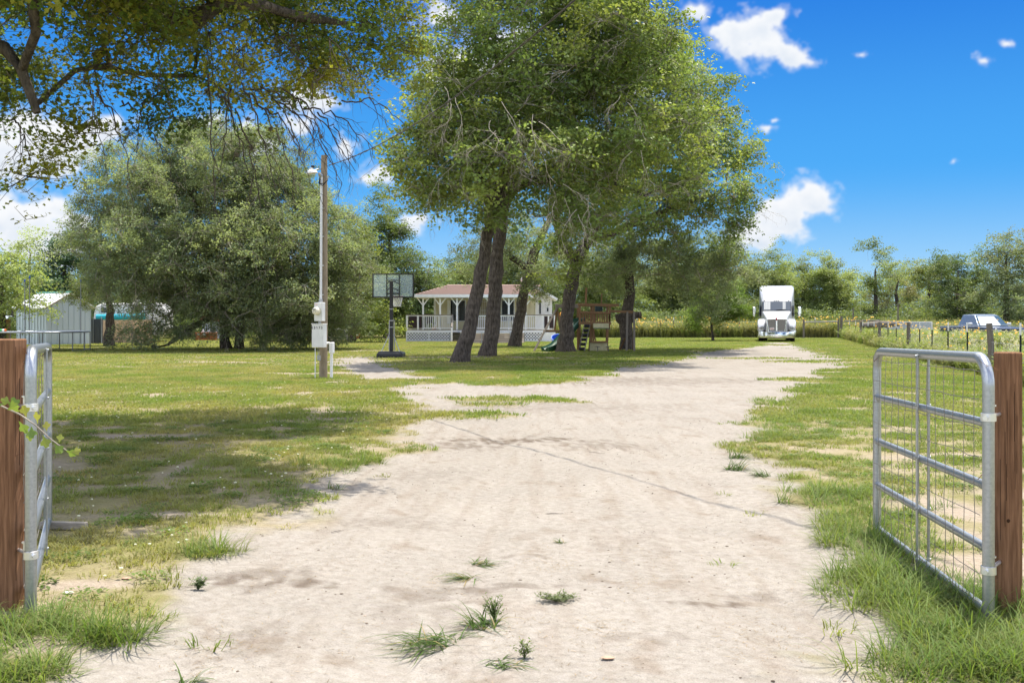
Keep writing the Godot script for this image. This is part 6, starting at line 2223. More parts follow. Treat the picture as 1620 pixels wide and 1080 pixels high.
func build_field() -> void:
	# tall seeding weeds: stems with a few leaves and pale heads
	var st := MB.new()
	for i in 26:
		var a := rf(0, TAU)
		var r := sqrt(rng.randf()) * 0.45
		var h := rf(0.45, 1.0)
		var g := rf(0.75, 1.2)
		var c := Color(g, g, g)
		if rng.randf() < 0.22: c = Color(1.55, 1.25, 1.3) * g
		blade(st, Vector3(cos(a) * r, 0, sin(a) * r), h, rf(0.02, 0.045), rf(0.1, 0.6), rf(0, TAU), c)
		for k in 5:
			st.col = c * rf(0.8, 1.2)
			var p := Vector3(cos(a) * r + rf(-0.1, 0.1), h * rf(0.2, 0.9), sin(a) * r + rf(-0.1, 0.1))
			var b := Basis(Vector3.UP, rf(0, TAU)) * Basis(Vector3.RIGHT, rf(-0.8, 0.5))
			st.tri(p, p + b * Vector3(0.03, 0, 0.06), p + b * Vector3(0, 0, 0.13))
			st.tri(p, p + b * Vector3(0, 0, 0.13), p + b * Vector3(-0.03, 0, 0.06))
	var weeds := st.mesh()
	var fl := MB.new()
	for i in 9:
		var a := TAU * i / 9.0
		var w := Vector3(-sin(a), 0, cos(a))
		var u := Vector3(cos(a), 0, sin(a))
		fl.col = Color(1, 1, 1)
		fl.tri(u * 0.008, u * 0.032 + w * 0.012 + Vector3(0, 0.004, 0), u * 0.042)
		fl.tri(u * 0.008, u * 0.042, u * 0.032 - w * 0.012 + Vector3(0, 0.004, 0))
	fl.col = Color(0.55, 0.30, 0.15)
	fl.lathe(PackedVector2Array([Vector2(0.013, 0.0), Vector2(0.009, 0.009), Vector2(0.0, 0.011)]), Transform3D.IDENTITY, 7)
	var flower := fl.mesh()
	var xs := []
	var cs := []
	var fx := []
	var fc := []
	var bloom := func(x: float, d: float, h: float, k: float) -> void:
		var b := Basis(Vector3.UP, rf(0, TAU)) * Basis(Vector3.RIGHT, rf(0.3, 1.3))
		b = Basis(Vector3.UP, rf(-0.9, 0.9)) * Basis(Vector3.RIGHT, rf(0.3, 1.25)) * Basis(Vector3.UP, rf(0, TAU))
		fx.append(Transform3D(b.scaled(Vector3.ONE * k), Vector3(x, h, -d)))
		fc.append(Color(0.80, 0.40, 0.012).lerp(Color(0.85, 0.55, 0.03), rng.randf()))
	var weed := func(x: float, d: float, k: float, c: Color) -> void:
		xs.append(Transform3D(Basis(Vector3.UP, rf(0, TAU)).scaled(Vector3(rf(0.8, 1.3), k, rf(0.8, 1.3))), Vector3(x, 0, -d)))
		cs.append(c * rf(0.85, 1.15))
	var g1 := Color(0.19, 0.23, 0.065)
	var g2 := Color(0.34, 0.32, 0.15)
	# the field behind the far lawn
	for i in 6500:
		var d := 83.5 + 30.0 * pow(rng.randf(), 1.4)
		var x := rf(0.02, 0.66) * d
		var n := nz3.get_noise_2d(x * 0.25, d * 0.25)
		weed.call(x, d, rf(1.0, 1.7) if d < 90 else rf(1.2, 2.0), g1.lerp(g2, clampf(0.3 + n * 1.2, 0, 1)))
	for i in 850:
		var d := 83.3 + 6.0 * pow(rng.randf(), 1.5)
		var x := rf(0.10, 0.36) * d
		if nz3.get_noise_2d(x * 0.35, d * 0.5) < rf(-0.25, 0.25): continue
		bloom.call(x, d, rf(0.85, 1.75), rf(1.0, 1.6))
	# the field beyond the right fence: shorter, greener, open grass in the middle
	for i in 3600:
		var d := 13.0 + 69.0 * pow(rng.randf(), 0.7)
		var off := pow(rng.randf(), 1.3) * 0.42 * d
		var x := fence_x(d) + off - 0.15
		var n := nz3.get_noise_2d(x * 0.4, d * 0.4)
		var k := rf(0.3, 0.65) + 0.3 * maxf(n, 0.0)
		if off < 0.9: k = rf(0.4, 0.85)
		if d > 55.0: k += 0.35
		weed.call(x, d, k, Color(0.22, 0.29, 0.06).lerp(Color(0.36, 0.35, 0.17), clampf(0.1 + n * 1.2 + (0.2 if off < 0.7 else 0.0), 0, 1)))
	for i in 420:
		var d := rf(40.0, 51.5)
		weed.call(d * rf(0.425, 0.51), d, rf(0.75, 1.1), Color(0.20, 0.28, 0.06).lerp(Color(0.32, 0.33, 0.14), rng.randf()))
	for i in 700:
		var d := 15.0 + 65.0 * pow(rng.randf(), 0.8)
		var x := fence_x(d) + pow(rng.randf(), 1.1) * 0.30 * d
		if nz3.get_noise_2d(x * 0.7, d * 0.5 + 9.0) < -0.1: continue
		bloom.call(x, d, rf(0.5, 1.1) + (0.35 if d > 50.0 else 0.0), rf(0.7, 1.15) if d < 40 else rf(0.9, 1.3))
	tag(copies("meadow_weeds", weeds, M.grass, xs, cs), "tall green and straw coloured weeds of the field", "weeds")
	tag(copies("wildflowers", flower, M.petal, fx, fc), "scattered yellow orange wildflowers in the field", "wildflowers")
	# pale seed heads here and there along the fence
	var sx := []
	var sc := []
	for i in 160:
		var d := rf(20, 50)
		var x := fence_x(d) + rf(0.2, 4.0)
		weed_head(sx, sc, x, d)
	var hd := MB.new()
	for i in 40:
		var t := rng.randf()
		var p := Vector3(rf(-1, 1) * 0.05 + 0.10 * sin(t * 5.0), 0.3 + t * 0.5, rf(-1, 1) * 0.05)
		var b := Basis(Vector3.UP, rf(0, TAU)) * Basis(Vector3.RIGHT, rf(-1.5, 1.5))
		hd.tri(p, p + b * Vector3(0.02, 0, 0.025), p + b * Vector3(0, 0, 0.05))
	blade(hd, Vector3.ZERO, 0.8, 0.012, 0.1, 0.0, Color(0.6, 0.6, 0.5))
	tag(copies("seed_heads", hd.mesh(), M.grass, sx, sc), "pale fluffy seed heads standing among the field weeds", "weeds")

func weed_head(sx: Array, sc: Array, x: float, d: float) -> void:
	sx.append(Transform3D(Basis(Vector3.UP, rf(0, TAU)).scaled(Vector3.ONE * rf(0.7, 1.4)), Vector3(x, 0, -d)))
	sc.append(Color(0.62, 0.60, 0.50))

# ---------------------------------------------------------------- what stands along the left and back of the yard
func build_left() -> void:
	var sheet := mat(0.50, 0.57, 0.64, 0.42, 0.25)
	var roofm := mat(0.80, 0.81, 0.82, 0.35, 0.2)
	var green := mat(0.10, 0.34, 0.26, 0.5)
	# metal shed standing cornerwise
	var c := P(73, 507, 58)
	c.y = 0
	var root := thing("metal_shed", "grey ribbed metal shed with white gabled roof", "shed", c, 0.0)
	var u := Vector3(1, 0, -1).normalized()   # along the gable
	var w := Vector3(-1, 0, -0.62).normalized()   # along the side
	var gw := 2.55
	var sl := 2.9
	var ev := 2.22
	var rg := 2.98
	var panel := func(called: String, a: Vector3, dir: Vector3, len: float, h0: Callable) -> void:
		var n := int(len / 0.29)
		var out := dir.cross(Vector3.UP).normalized()
		if out.z < 0: out = -out
		for i in n:
			var x0 := len * i / n
			var x1 := len * (i + 1) / n
			var mb := MB.new()
			var p0 := a + dir * x0
			var p1 := a + dir * (x1 - 0.05)
			var p2 := a + dir * x1
			var o := out * 0.035
			mb._face(p0, p1, p1 + Vector3(0, h0.call(x1), 0), p0 + Vector3(0, h0.call(x0), 0), out)
			mb._face(p1, p1 + dir * 0.014 + o, p1 + dir * 0.014 + o + Vector3(0, h0.call(x1), 0), p1 + Vector3(0, h0.call(x1), 0), out)
			mb._face(p1 + dir * 0.014 + o, p1 + dir * 0.036 + o, p1 + dir * 0.036 + o + Vector3(0, h0.call(x1), 0), p1 + dir * 0.014 + o + Vector3(0, h0.call(x1), 0), out)
			mb._face(p1 + dir * 0.036 + o, p2, p2 + Vector3(0, h0.call(x1), 0), p1 + dir * 0.036 + o + Vector3(0, h0.call(x1), 0), out)
			obj(called, mb, sheet, root)
	panel.call("gable_sheet", Vector3.ZERO, u, gw, func(x: float) -> float: return ev + (rg - ev) * (1.0 - absf(x - gw * 0.5) / (gw * 0.5)))
	panel.call("wall_sheet", Vector3.ZERO, w, sl, func(x: float) -> float: return ev)
	var mb := MB.new()
	mb.rod(Vector3(0, 0, 0), Vector3(0, ev, 0), 0.05, 8)
	obj("corner_trim", mb, sheet, root)
	# roof: two slopes with standing seams, eaves carried past the walls
	var over := 0.22
	var ridge0 := u * gw * 0.5 + Vector3(0, rg + 0.05, 0) - w * over
	var ridge1 := ridge0 + w * (sl + over * 2)
	var slope := (rg - ev) / (gw * 0.5)
	var e0 := -u * over + Vector3(0, ev + 0.05 - slope * over, 0) - w * over
	var e1 := e0 + w * (sl + over * 2)
	var f0 := u * (gw + over) + Vector3(0, ev + 0.05 - slope * over, 0) - w * over
	var f1 := f0 + w * (sl + over * 2)
	mb = MB.new()
	mb._face(e0, ridge0, ridge1, e1, Vector3.UP)
	mb._face(f0, ridge0, ridge1, f1, Vector3.UP)
	mb._face(e0 - Vector3(0, 0.05, 0), ridge0 - Vector3(0, 0.05, 0), ridge1 - Vector3(0, 0.05, 0), e1 - Vector3(0, 0.05, 0), Vector3.DOWN)
	mb._face(f0 - Vector3(0, 0.05, 0), ridge0 - Vector3(0, 0.05, 0), ridge1 - Vector3(0, 0.05, 0), f1 - Vector3(0, 0.05, 0), Vector3.DOWN)
	mb._face(e0, ridge0, ridge0 - Vector3(0, 0.05, 0), e0 - Vector3(0, 0.05, 0), -w)
	mb._face(f0, ridge0, ridge0 - Vector3(0, 0.05, 0), f0 - Vector3(0, 0.05, 0), -w)
	mb._face(e0, e1, e1 - Vector3(0, 0.05, 0), e0 - Vector3(0, 0.05, 0), -u)
	var ro := obj("roof", mb, roofm, root)
	for i in 12:
		var t := (i + 0.5) / 12.0
		mb = MB.new()
		mb.rod(e0.lerp(e1, t) + Vector3(0, 0.012, 0), ridge0.lerp(ridge1, t) + Vector3(0, 0.012, 0), 0.022, 5)
		obj("seam", mb, roofm, ro)
	mb = MB.new()
	mb.rod(ridge0 + Vector3(0, 0.02, 0), ridge1 + Vector3(0, 0.02, 0), 0.06, 6)
	obj("ridge_cap", mb, green, ro)
	mb = MB.new()
	mb.rod(e0 - Vector3(0, 0.03, 0), ridge0 - Vector3(0, 0.03, 0), 0.03, 5)
	obj("rake_trim", mb, mat(0.20, 0.12, 0.08, 0.7), ro)
	# brown lean-to at the very edge
	var lt := thing("lean_to", "brown board lean-to with tin awning at the left edge", "shed", P(-6, 507, 60) * Vector3(1, 0, 1))
	for i in 8:
		mb = MB.new()
		mb.box(Vector3(-0.75 + i * 0.21, 0.75, 0), Vector3(0.195, 1.5, 0.04 + 0.01 * (i % 2)))
		obj("board", mb, M.timber, lt)
	mb = MB.new()
	mb.box(Vector3(0, 1.58, 0.3), Vector3(1.8, 0.05, 0.8), Basis(Vector3.RIGHT, 0.2))
	obj("awning", mb, sheet, lt)
	mb = MB.new()
	mb.box(Vector3(0, 2.05, -0.3), Vector3(1.7, 0.9, 0.1))
	obj("upper_wall", mb, mat(0.07, 0.06, 0.055, 0.9), lt)
	for x in [-0.3, 0.15, 0.5]:
		mb = MB.new()
		mb.box(Vector3(x, 2.05, -0.22), Vector3(0.06, 0.85, 0.05))
		obj("batten", mb, sheet, lt)
	build_trampoline()
	# dark metal fence, tan plank fence
	var df := thing("metal_fence", "dark grey ribbed metal fence between shed and tan boards", "fence", P(146, 507, 61) * Vector3(1, 0, 1))
	for i in 6:
		mb = MB.new()
		var x := -0.53 + i * 0.205
		mb.box(Vector3(x, 0.75, 0), Vector3(0.165, 1.5, 0.02))
		mb.box(Vector3(x + 0.1, 0.75, 0.012), Vector3(0.035, 1.5, 0.04))
		obj("sheet", mb, mat(0.10, 0.115, 0.135, 0.5), df)
	for x in [-0.6, 0.05, 0.55]:
		mb = MB.new()
		mb.rod(Vector3(x, 0, 0.06), Vector3(x, 1.62, 0.06), 0.028, 6)
		obj("post", mb, M.zinc, df)
	var pf := thing("plank_fence", "tan upright plank fence below the blue awning", "fence", P(201, 507, 63) * Vector3(1, 0, 1))
	for i in 24:
		mb = MB.new()
		mb.box(Vector3(-1.55 + i * 0.132, 0.72 + rf(-0.01, 0.01), rf(-0.006, 0.006)), Vector3(0.126, 1.44, 0.02))
		var m: Material = M.tan[i % 3]
		obj("plank", mb, m, pf)
	# caravan behind it
	var cv := thing("caravan", "white caravan with rolled turquoise awning behind the plank fence", "caravan", P(212, 507, 68) * Vector3(1, 0, 1), 0.12)
	mb = MB.new()
	var rings := []
	for e in [[-2.3, 0.8, 1.9], [-2.2, 0.5, 2.35], [-1.8, 0.42, 2.55], [1.6, 0.42, 2.6], [2.0, 0.5, 2.5], [2.2, 0.7, 2.2], [2.3, 0.9, 1.8]]:
		var rr := []
		for v in ring(0, 1.1, e[1], e[2], 0.14): rr.append(Vector3(e[0], v.y, v.x))
		rr.reverse()
		rings.append(rr)
	mb.loft(rings)
	obj("body", mb, mat(0.70, 0.70, 0.68, 0.45), cv)
	mb = MB.new()
	mb.rod(Vector3(-2.1, 1.62, 1.28), Vector3(1.0, 1.66, 1.28), 0.20, 14)
	obj("awning_roll", mb, mat(0.01, 0.33, 0.42, 0.6), cv)
	mb = MB.new()
	mb.box(Vector3(-0.6, 1.37, 1.25), Vector3(3.3, 0.07, 0.1))
	obj("awning_bar", mb, M.white, cv)
	for x in [-1.5, 0.4]:
		mb = MB.new()
		mb.box(Vector3(x, 2.1, 1.10), Vector3(0.7, 0.35, 0.05), Basis.IDENTITY, 0.02)
		obj("window", mb, mat(0.05, 0.06, 0.07, 0.15), cv)
	mb = MB.new()
	mb.box(Vector3(0.5, 2.70, 0), Vector3(0.8, 0.22, 0.8), Basis.IDENTITY, 0.06)
	obj("roof_vent", mb, M.white, cv)
	for x in [-0.5, 0.5]: wheel(cv, Vector3(x, 0.34, 0.98), 0.34, 0.2, M.rubber, M.chrome)
	# little red roofed playhouse over a rusty box
	var ph := thing("playhouse", "small white playhouse with red roof seen under the live oak", "playhouse", P(330, 507, 73) * Vector3(1, 0, 1))
	mb = MB.new()
	mb.box(Vector3(0.15, 0.75, -0.5), Vector3(1.25, 1.3, 1.0))
	obj("wall", mb, mat(0.52, 0.58, 0.66, 0.6), ph)
	mb = MB.new()
	mb.slab(PackedVector2Array([Vector2(-0.75, 1.35), Vector2(1.0, 1.35), Vector2(0.78, 1.88), Vector2(-0.4, 1.88)]), Vector3(0, 0, -0.5), Basis.IDENTITY, 1.2)
	obj("roof", mb, mat(0.36, 0.12, 0.10, 0.7), ph)
	mb = MB.new()
	mb.box(Vector3(0.25, 0.8, 0.01), Vector3(0.3, 0.5, 0.03))
	obj("window", mb, mat(0.10, 0.12, 0.16, 0.3), ph)
	var rust := rough_mat(lin(0.20, 0.06, 0.02), lin(0.42, 0.17, 0.07), Vector3(1.5, 1.5, 1.5), 0.02, 0.0, 0.9, 110)
	var rb := thing("rusty_cabinet", "rusty orange metal cabinet in front of the playhouse", "cabinet", P(326, 507, 71.5) * Vector3(1, 0, 1))
	mb = MB.new()
	mb.box(Vector3(0, 0.29, 0), Vector3(1.45, 0.56, 0.5), Basis.IDENTITY, 0.02)
	obj("body", mb, rust, rb)
	for x in [-0.48, -0.08]:
		mb = MB.new()
		mb.box(Vector3(x, 0.44, 0.252), Vector3(0.2, 0.14, 0.02), Basis.IDENTITY, 0.008)
		obj("plate", mb, M.white, rb)
	mb = MB.new()
	mb.box(Vector3(0.2, 0.6, 0), Vector3(0.06, 0.1, 0.06))
	mb.lathe(PackedVector2Array([Vector2(0.09, 0.57), Vector2(0.09, 0.74), Vector2(0.04, 0.80), Vector2(0, 0.82)]), Transform3D(Basis.IDENTITY, Vector3(-0.28, 0, 0)), 10)
	obj("jug", mb, M.white, rb)
	# wheeled bin
	var bin := thing("wheelie_bin", "dark blue-green wheeled rubbish bin beside the live oak shade", "bin", P(471, 507, 66) * Vector3(1, 0, 1))
	var bm := mat(0.022, 0.036, 0.042, 0.5)
	mb = MB.new()
	mb.loft([ring_y(0.06, 0.24, 0.28), ring_y(0.5, 0.29, 0.33), ring_y(0.95, 0.34, 0.38)])
	obj("body", mb, bm, bin)
	mb = MB.new()
	mb.box(Vector3(0, 0.99, 0.02), Vector3(0.74, 0.07, 0.82), Basis(Vector3.RIGHT, 0.06), 0.025)
	obj("lid", mb, bm, bin)
	mb = MB.new()
	mb.box(Vector3(0.0, 0.5, 0.335), Vector3(0.3, 0.09, 0.02))
	obj("label", mb, mat(0.35, 0.38, 0.4, 0.5), bin)
	for s in [-1.0, 1.0]:
		mb = MB.new()
		mb.rod(Vector3(s * 0.26, 0.12, -0.3), Vector3(s * 0.32, 0.12, -0.3), 0.12, 14)
		obj("wheel", mb, M.rubber, bin)
	for k in 2:
		mb = MB.new()
		var pts := PackedVector3Array()
		var rad := PackedFloat32Array()
		for i in 21:
			var a := TAU * i / 20.0
			pts.append(Vector3(cos(a) * 0.24, sin(a) * 0.24 + 0.33, 0))
			rad.append(0.095)
		mb.tube(pts, rad, 10, false)
		var t := obj("tyre", mb, M.rubber)
		t.position = P([446.5, 457.0][k], 507, [66.0, 66.6][k]) * Vector3(1, 0, 1)
		t.rotation = Vector3(-0.15, [0.15, -0.7][k], 0)
		tag(t, ["old black tyre standing at the left of two, beside the bin", "old black tyre standing turned, right against the bin"][k], "tyre", "old tyres by the bin")
	mb = MB.new()
	mb.box(Vector3(0, 0.34, 0), Vector3(0.36, 0.66, 0.4), Basis.IDENTITY, 0.03)
	var can := obj("crate", mb, mat(0.24, 0.055, 0.035, 0.6))
	can.position = P(490, 507, 66) * Vector3(1, 0, 1)
	tag(can, "tall dull red crate between the bin and the pole", "crate")
	# pale shell with a heap of grey netting
	var sh := thing("truck_topper", "weathered white shell with flat top and grey netting heaped in it", "shell", P(536, 507, 68) * Vector3(1, 0, 1))
	mb = MB.new()
	mb.slab(PackedVector2Array([Vector2(-0.35, 0.86), Vector2(0.42, 0.84), Vector2(0.50, 0.78), Vector2(0.62, 0.42), Vector2(0.86, 0.05), Vector2(0.66, 0.05), Vector2(0.46, 0.40), Vector2(0.40, 0.74), Vector2(-0.35, 0.80)]), Vector3.ZERO, Basis.IDENTITY, 1.2)
	obj("shell", mb, rough_mat(lin(0.40, 0.40, 0.38), lin(0.66, 0.66, 0.63), Vector3(1, 1, 1), 0.02, 0.0, 0.6, 111), sh)
	mb = MB.new()
	for i in 60:
		var p := Vector3(rf(-0.9, 0.4), 0, rf(0.3, 0.8))
		tangle(mb, p + Vector3(0, rf(0.0, 0.25), 0), Vector3(rf(-1, 1), rf(0.1, 0.8), rf(-1, 1)), rf(0.2, 0.5), 0.012, 1)
	var nt := obj("netting", mb, mat(0.30, 0.31, 0.33, 0.9), sh)
	nt.set_meta("kind", "stuff")
	bike("tricycle", "small red tricycle on the far lawn left of the hoop", "tricycle", P(566, 507, 71) * Vector3(1, 0, 1), 0.25, mat(0.42, 0.04, 0.03, 0.4), 0.17, 0.42)
	bike("bicycle", "small pinkish bicycle behind the basketball pole", "bicycle", P(615, 507, 66) * Vector3(1, 0, 1), 0.15, mat(0.45, 0.22, 0.32, 0.4), 0.24, 0.66)

func ring_y(y: float, w: float, dd: float) -> Array:
	var out := []
	for i in 20:
		var a := -TAU * i / 20.0
		var q := Vector2(cos(a), sin(a))
		var s := pow(pow(absf(q.x), 6.0) + pow(absf(q.y), 6.0), -1.0 / 6.0)
		out.append(Vector3(q.x * s * w, y, q.y * s * dd))
	return out

func hoop(mb: MB, c: Vector3, r: float, t: float) -> void:
	var pts := PackedVector3Array()
	var rad := PackedFloat32Array()
	for i in 17:
		var a := TAU * i / 16.0
		pts.append(c + Vector3(cos(a) * r, sin(a) * r, 0))
		rad.append(t)
	mb.tube(pts, rad, 6, false)

func bike(called: String, label: String, category: String, at: Vector3, turn: float, paint: Material, r: float, wb: float) -> void:
	var root := thing(called, label, category, at, turn)
	var front := Vector3(wb * 0.5, r, 0)
	var backs := [Vector3(-wb * 0.5, r, 0)] if called == "bicycle" else [Vector3(-wb * 0.5, r * 0.7, 0.16), Vector3(-wb * 0.5, r * 0.7, -0.16)]
	var all: Array = [front]
	all.append_array(backs)
	for c in all:
		var mb := MB.new()
		var rr := r if c.y == r else r * 0.7
		hoop(mb, c, rr - 0.02, 0.022)
		var wl := obj("wheel", mb, M.rubber, root)
		mb = MB.new()
		for i in 8: mb.rod(c, c + Vector3(cos(TAU * i / 8.0), sin(TAU * i / 8.0), 0) * (rr - 0.03), 0.004, 3)
		obj("spokes", mb, M.zinc_bright, wl)
	var head := Vector3(wb * 0.34, r * 2.1, 0)
	var seat := Vector3(-wb * 0.22, r * 2.1, 0)
	var mb := MB.new()
	mb.tube(PackedVector3Array([head, Vector3(0, r * 1.1, 0), Vector3(-wb * 0.5, r, 0)]), PackedFloat32Array([0.018, 0.020, 0.016]), 6)
	mb.rod(Vector3(-wb * 0.05, r * 1.1, 0), seat, 0.016, 6)
	mb.rod(head, seat - Vector3(0, 0.06, 0), 0.015, 6)
	mb.rod(backs[0], backs[backs.size() - 1] + Vector3(0.001, 0, 0), 0.014, 6)
	obj("frame", mb, paint, root)
	mb = MB.new()
	mb.rod(front, head, 0.016, 6)
	mb.rod(head, head + Vector3(-0.03, 0.12, 0), 0.014, 6)
	obj("fork", mb, paint, root)
	mb = MB.new()
	mb.tube(PackedVector3Array([head + Vector3(-0.08, 0.15, 0.2), head + Vector3(-0.03, 0.13, 0.1), head + Vector3(-0.03, 0.12, -0.1), head + Vector3(-0.08, 0.15, -0.2)]), PackedFloat32Array([0.014, 0.011, 0.011, 0.014]), 6)
	obj("handlebar", mb, M.zinc_bright, root)
	mb = MB.new()
	mb.box(seat + Vector3(0, 0.03, 0), Vector3(0.2, 0.05, 0.11), Basis.IDENTITY, 0.02)
	obj("saddle", mb, M.pale_saddle, root)

func build_trampoline() -> void:
	var d := 46.7
	var c := P(64, 507, d)
	c.y = 0
	var root := thing("trampoline", "round trampoline with blue capped net poles, net missing", "trampoline", c)
	var R := 2.13
	var h := 0.88
	var mb := MB.new()
	var pts := PackedVector3Array()
	var rad := PackedFloat32Array()
	for i in 49:
		var a := TAU * i / 48.0
		pts.append(Vector3(cos(a) * R, h, sin(a) * R))
		rad.append(0.034)
	mb.tube(pts, rad, 8, false)
	obj("rim", mb, M.zinc, root)
	mb = MB.new()
	mb.lathe(PackedVector2Array([Vector2(R - 0.25, h - 0.02), Vector2(0, h - 0.025)]), Transform3D.IDENTITY, 40)
	obj("mat", mb, M.black, root)
	mb = MB.new()
	for i in 60:
		var a := TAU * i / 60.0
		mb.rod(Vector3(cos(a) * (R - 0.27), h - 0.02, sin(a) * (R - 0.27)), Vector3(cos(a) * R, h, sin(a) * R), 0.008, 4)
	obj("springs", mb, M.zinc, root).set_meta("kind", "stuff")
	for i in 6:
		var a := TAU * i / 6.0 + 0.30
		mb = MB.new()
		for s in [-0.18, 0.18]:
			mb.rod(Vector3(cos(a + s) * R, h, sin(a + s) * R), Vector3(cos(a + s) * R, 0.0, sin(a + s) * R), 0.026, 8)
		mb.rod(Vector3(cos(a + 0.18) * R, 0.03, sin(a + 0.18) * R), Vector3(cos(a - 0.18) * R, 0.03, sin(a - 0.18) * R), 0.026, 8)
		obj("leg", mb, mat(0.16, 0.165, 0.17, 0.5, 0.4), root)
	for a in [3.95, 4.05, 5.2, 2.4]:
		var e := Vector3(cos(a) * (R + 0.05), 0, sin(a) * (R + 0.05))
		mb = MB.new()
		var top := 3.46 if a == 4.05 else 3.30
		mb.rod(e + Vector3(0, 0.3, 0), e + Vector3(0, top, 0), 0.021, 8)
		var po := obj("net_pole", mb, mat(0.22, 0.23, 0.25, 0.5, 0.4), root)
		mb = MB.new()
		mb.lathe(PackedVector2Array([Vector2(0.035, top - 0.06), Vector2(0.045, top + 0.03), Vector2(0.03, top + 0.07), Vector2(0, top + 0.08)]), Transform3D(Basis.IDENTITY, e), 10)
		obj("cap", mb, mat(0.015, 0.07, 0.30, 0.4), po)
	# a striped foam tube lying on the rim
	var tube := thing("foam_tube", "orange and white striped foam tube lying on the trampoline rim", "toy", c + Vector3(0, h + 0.09, 0) + Vector3(-1.1, 0, 1.82))
	var cols := [mat(0.72, 0.16, 0.03, 0.6), mat(0.75, 0.75, 0.72, 0.6), mat(0.06, 0.36, 0.09, 0.6), mat(0.75, 0.75, 0.72, 0.6), mat(0.72, 0.16, 0.03, 0.6)]
	var x := -0.30
	for i in 5:
		var l: float = [0.30, 0.10, 0.14, 0.10, 0.06][i]
		mb = MB.new()
		mb.rod(Vector3(x, 0, 0), Vector3(x + l, 0, 0), 0.06, 10)
		obj("stripe", mb, cols[i], tube)
		x += l

# ---------------------------------------------------------------- small things near the camera
func tuft(label: String, px: float, py: float, size: float, blades: int, len: float, c: Color, flat := 0.8) -> void:
	var at := G(px, py)
	var mb := MB.new()
	var main := rf(-0.4, 0.4) + (PI if rng.randf() < 0.5 else 0.0)
	for i in blades:
		var a := rf(0, TAU)
		var r := sqrt(rng.randf()) * size * 0.35
		var az := rng.randfn(main, 0.7) if rng.randf() < 0.62 else rf(0, TAU)
		var g := rf(0.6, 1.2)
		var cc := Color(c.r * g * rf(0.9, 1.1), c.g * g, c.b * g)
		if rng.randf() < 0.12: cc = Color(0.36, 0.28, 0.13)
		var h := len * rf(0.45, 1.1)
		# long arching blade in four pieces
		var dir := Vector3(cos(az), 0, sin(az))
		var side := Vector3(-sin(az), 0, cos(az)) * rf(0.0026, 0.0052)
		var p := Vector3(cos(a) * r, -0.004, sin(a) * r)
		var up := rf(0.25, 0.9) if flat < 0.9 else rf(0.1, 0.5)
		var v := (dir * (1.0 - up * 0.6) + Vector3.UP * up).normalized()
		mb.col = cc
		for k in 4:
			var q := p + v * h * 0.25
			q.y = maxf(q.y, 0.004)
			var w0 := 1.0 - 0.22 * k
			var w1 := 1.0 - 0.22 * (k + 1)
			if k < 3: mb.quad(p - side * w0, p + side * w0, q + side * w1, q - side * w1)
			else: mb.tri(p - side * w0, p + side * w0, q)
			p = q
			v = (v + Vector3(0, -0.30, 0) + dir * 0.05).normalized()
	var o := obj("grass_tuft", mb, M.grass)
	o.position = Vector3(at.x, height(at.x, -at.z, sand(at.x, -at.z)), at.z)
	tag(o, label, "grass tuft", "tufts growing on the sandy drive")

func herb(label: String, px: float, py: float, size: float, n: int, c: Color, tall := 0.05) -> void:
	var at := G(px, py)
	var mb := MB.new()
	for s in int(n / 8.0):
		var a := rf(0, TAU)
		var end := Vector3(cos(a), rf(0.1, 0.6), sin(a) * 0.7) * size * rf(0.3, 1.0)
		end.y = rf(0.3, 1.0) * tall
		mb.col = c * 0.8
		mb.tube(PackedVector3Array([Vector3.ZERO, end * 0.5 + Vector3(0, tall * 0.2, 0), end]), PackedFloat32Array([0.0016, 0.0013, 0.0008]), 3, false)
		for i in 8:
			var p := end * rf(0.35, 1.05) + Vector3(rf(-1, 1), rf(0, 1), rf(-1, 1)) * 0.008
			var b := Basis(Vector3.UP, rf(0, TAU)) * Basis(Vector3.RIGHT, rf(-0.9, 0.3))
			var g := rf(0.75, 1.25)
			leaf_shape(mb, p, b, 0.016 * rf(0.7, 1.3), 0.009, false, Color(c.r * g, c.g * g, c.b * g))
	var o := obj("weed_plant", mb, M.grass)
	o.position = Vector3(at.x, height(at.x, -at.z, sand(at.x, -at.z)), at.z)
	tag(o, label, "weed", "weeds growing on the sandy drive")

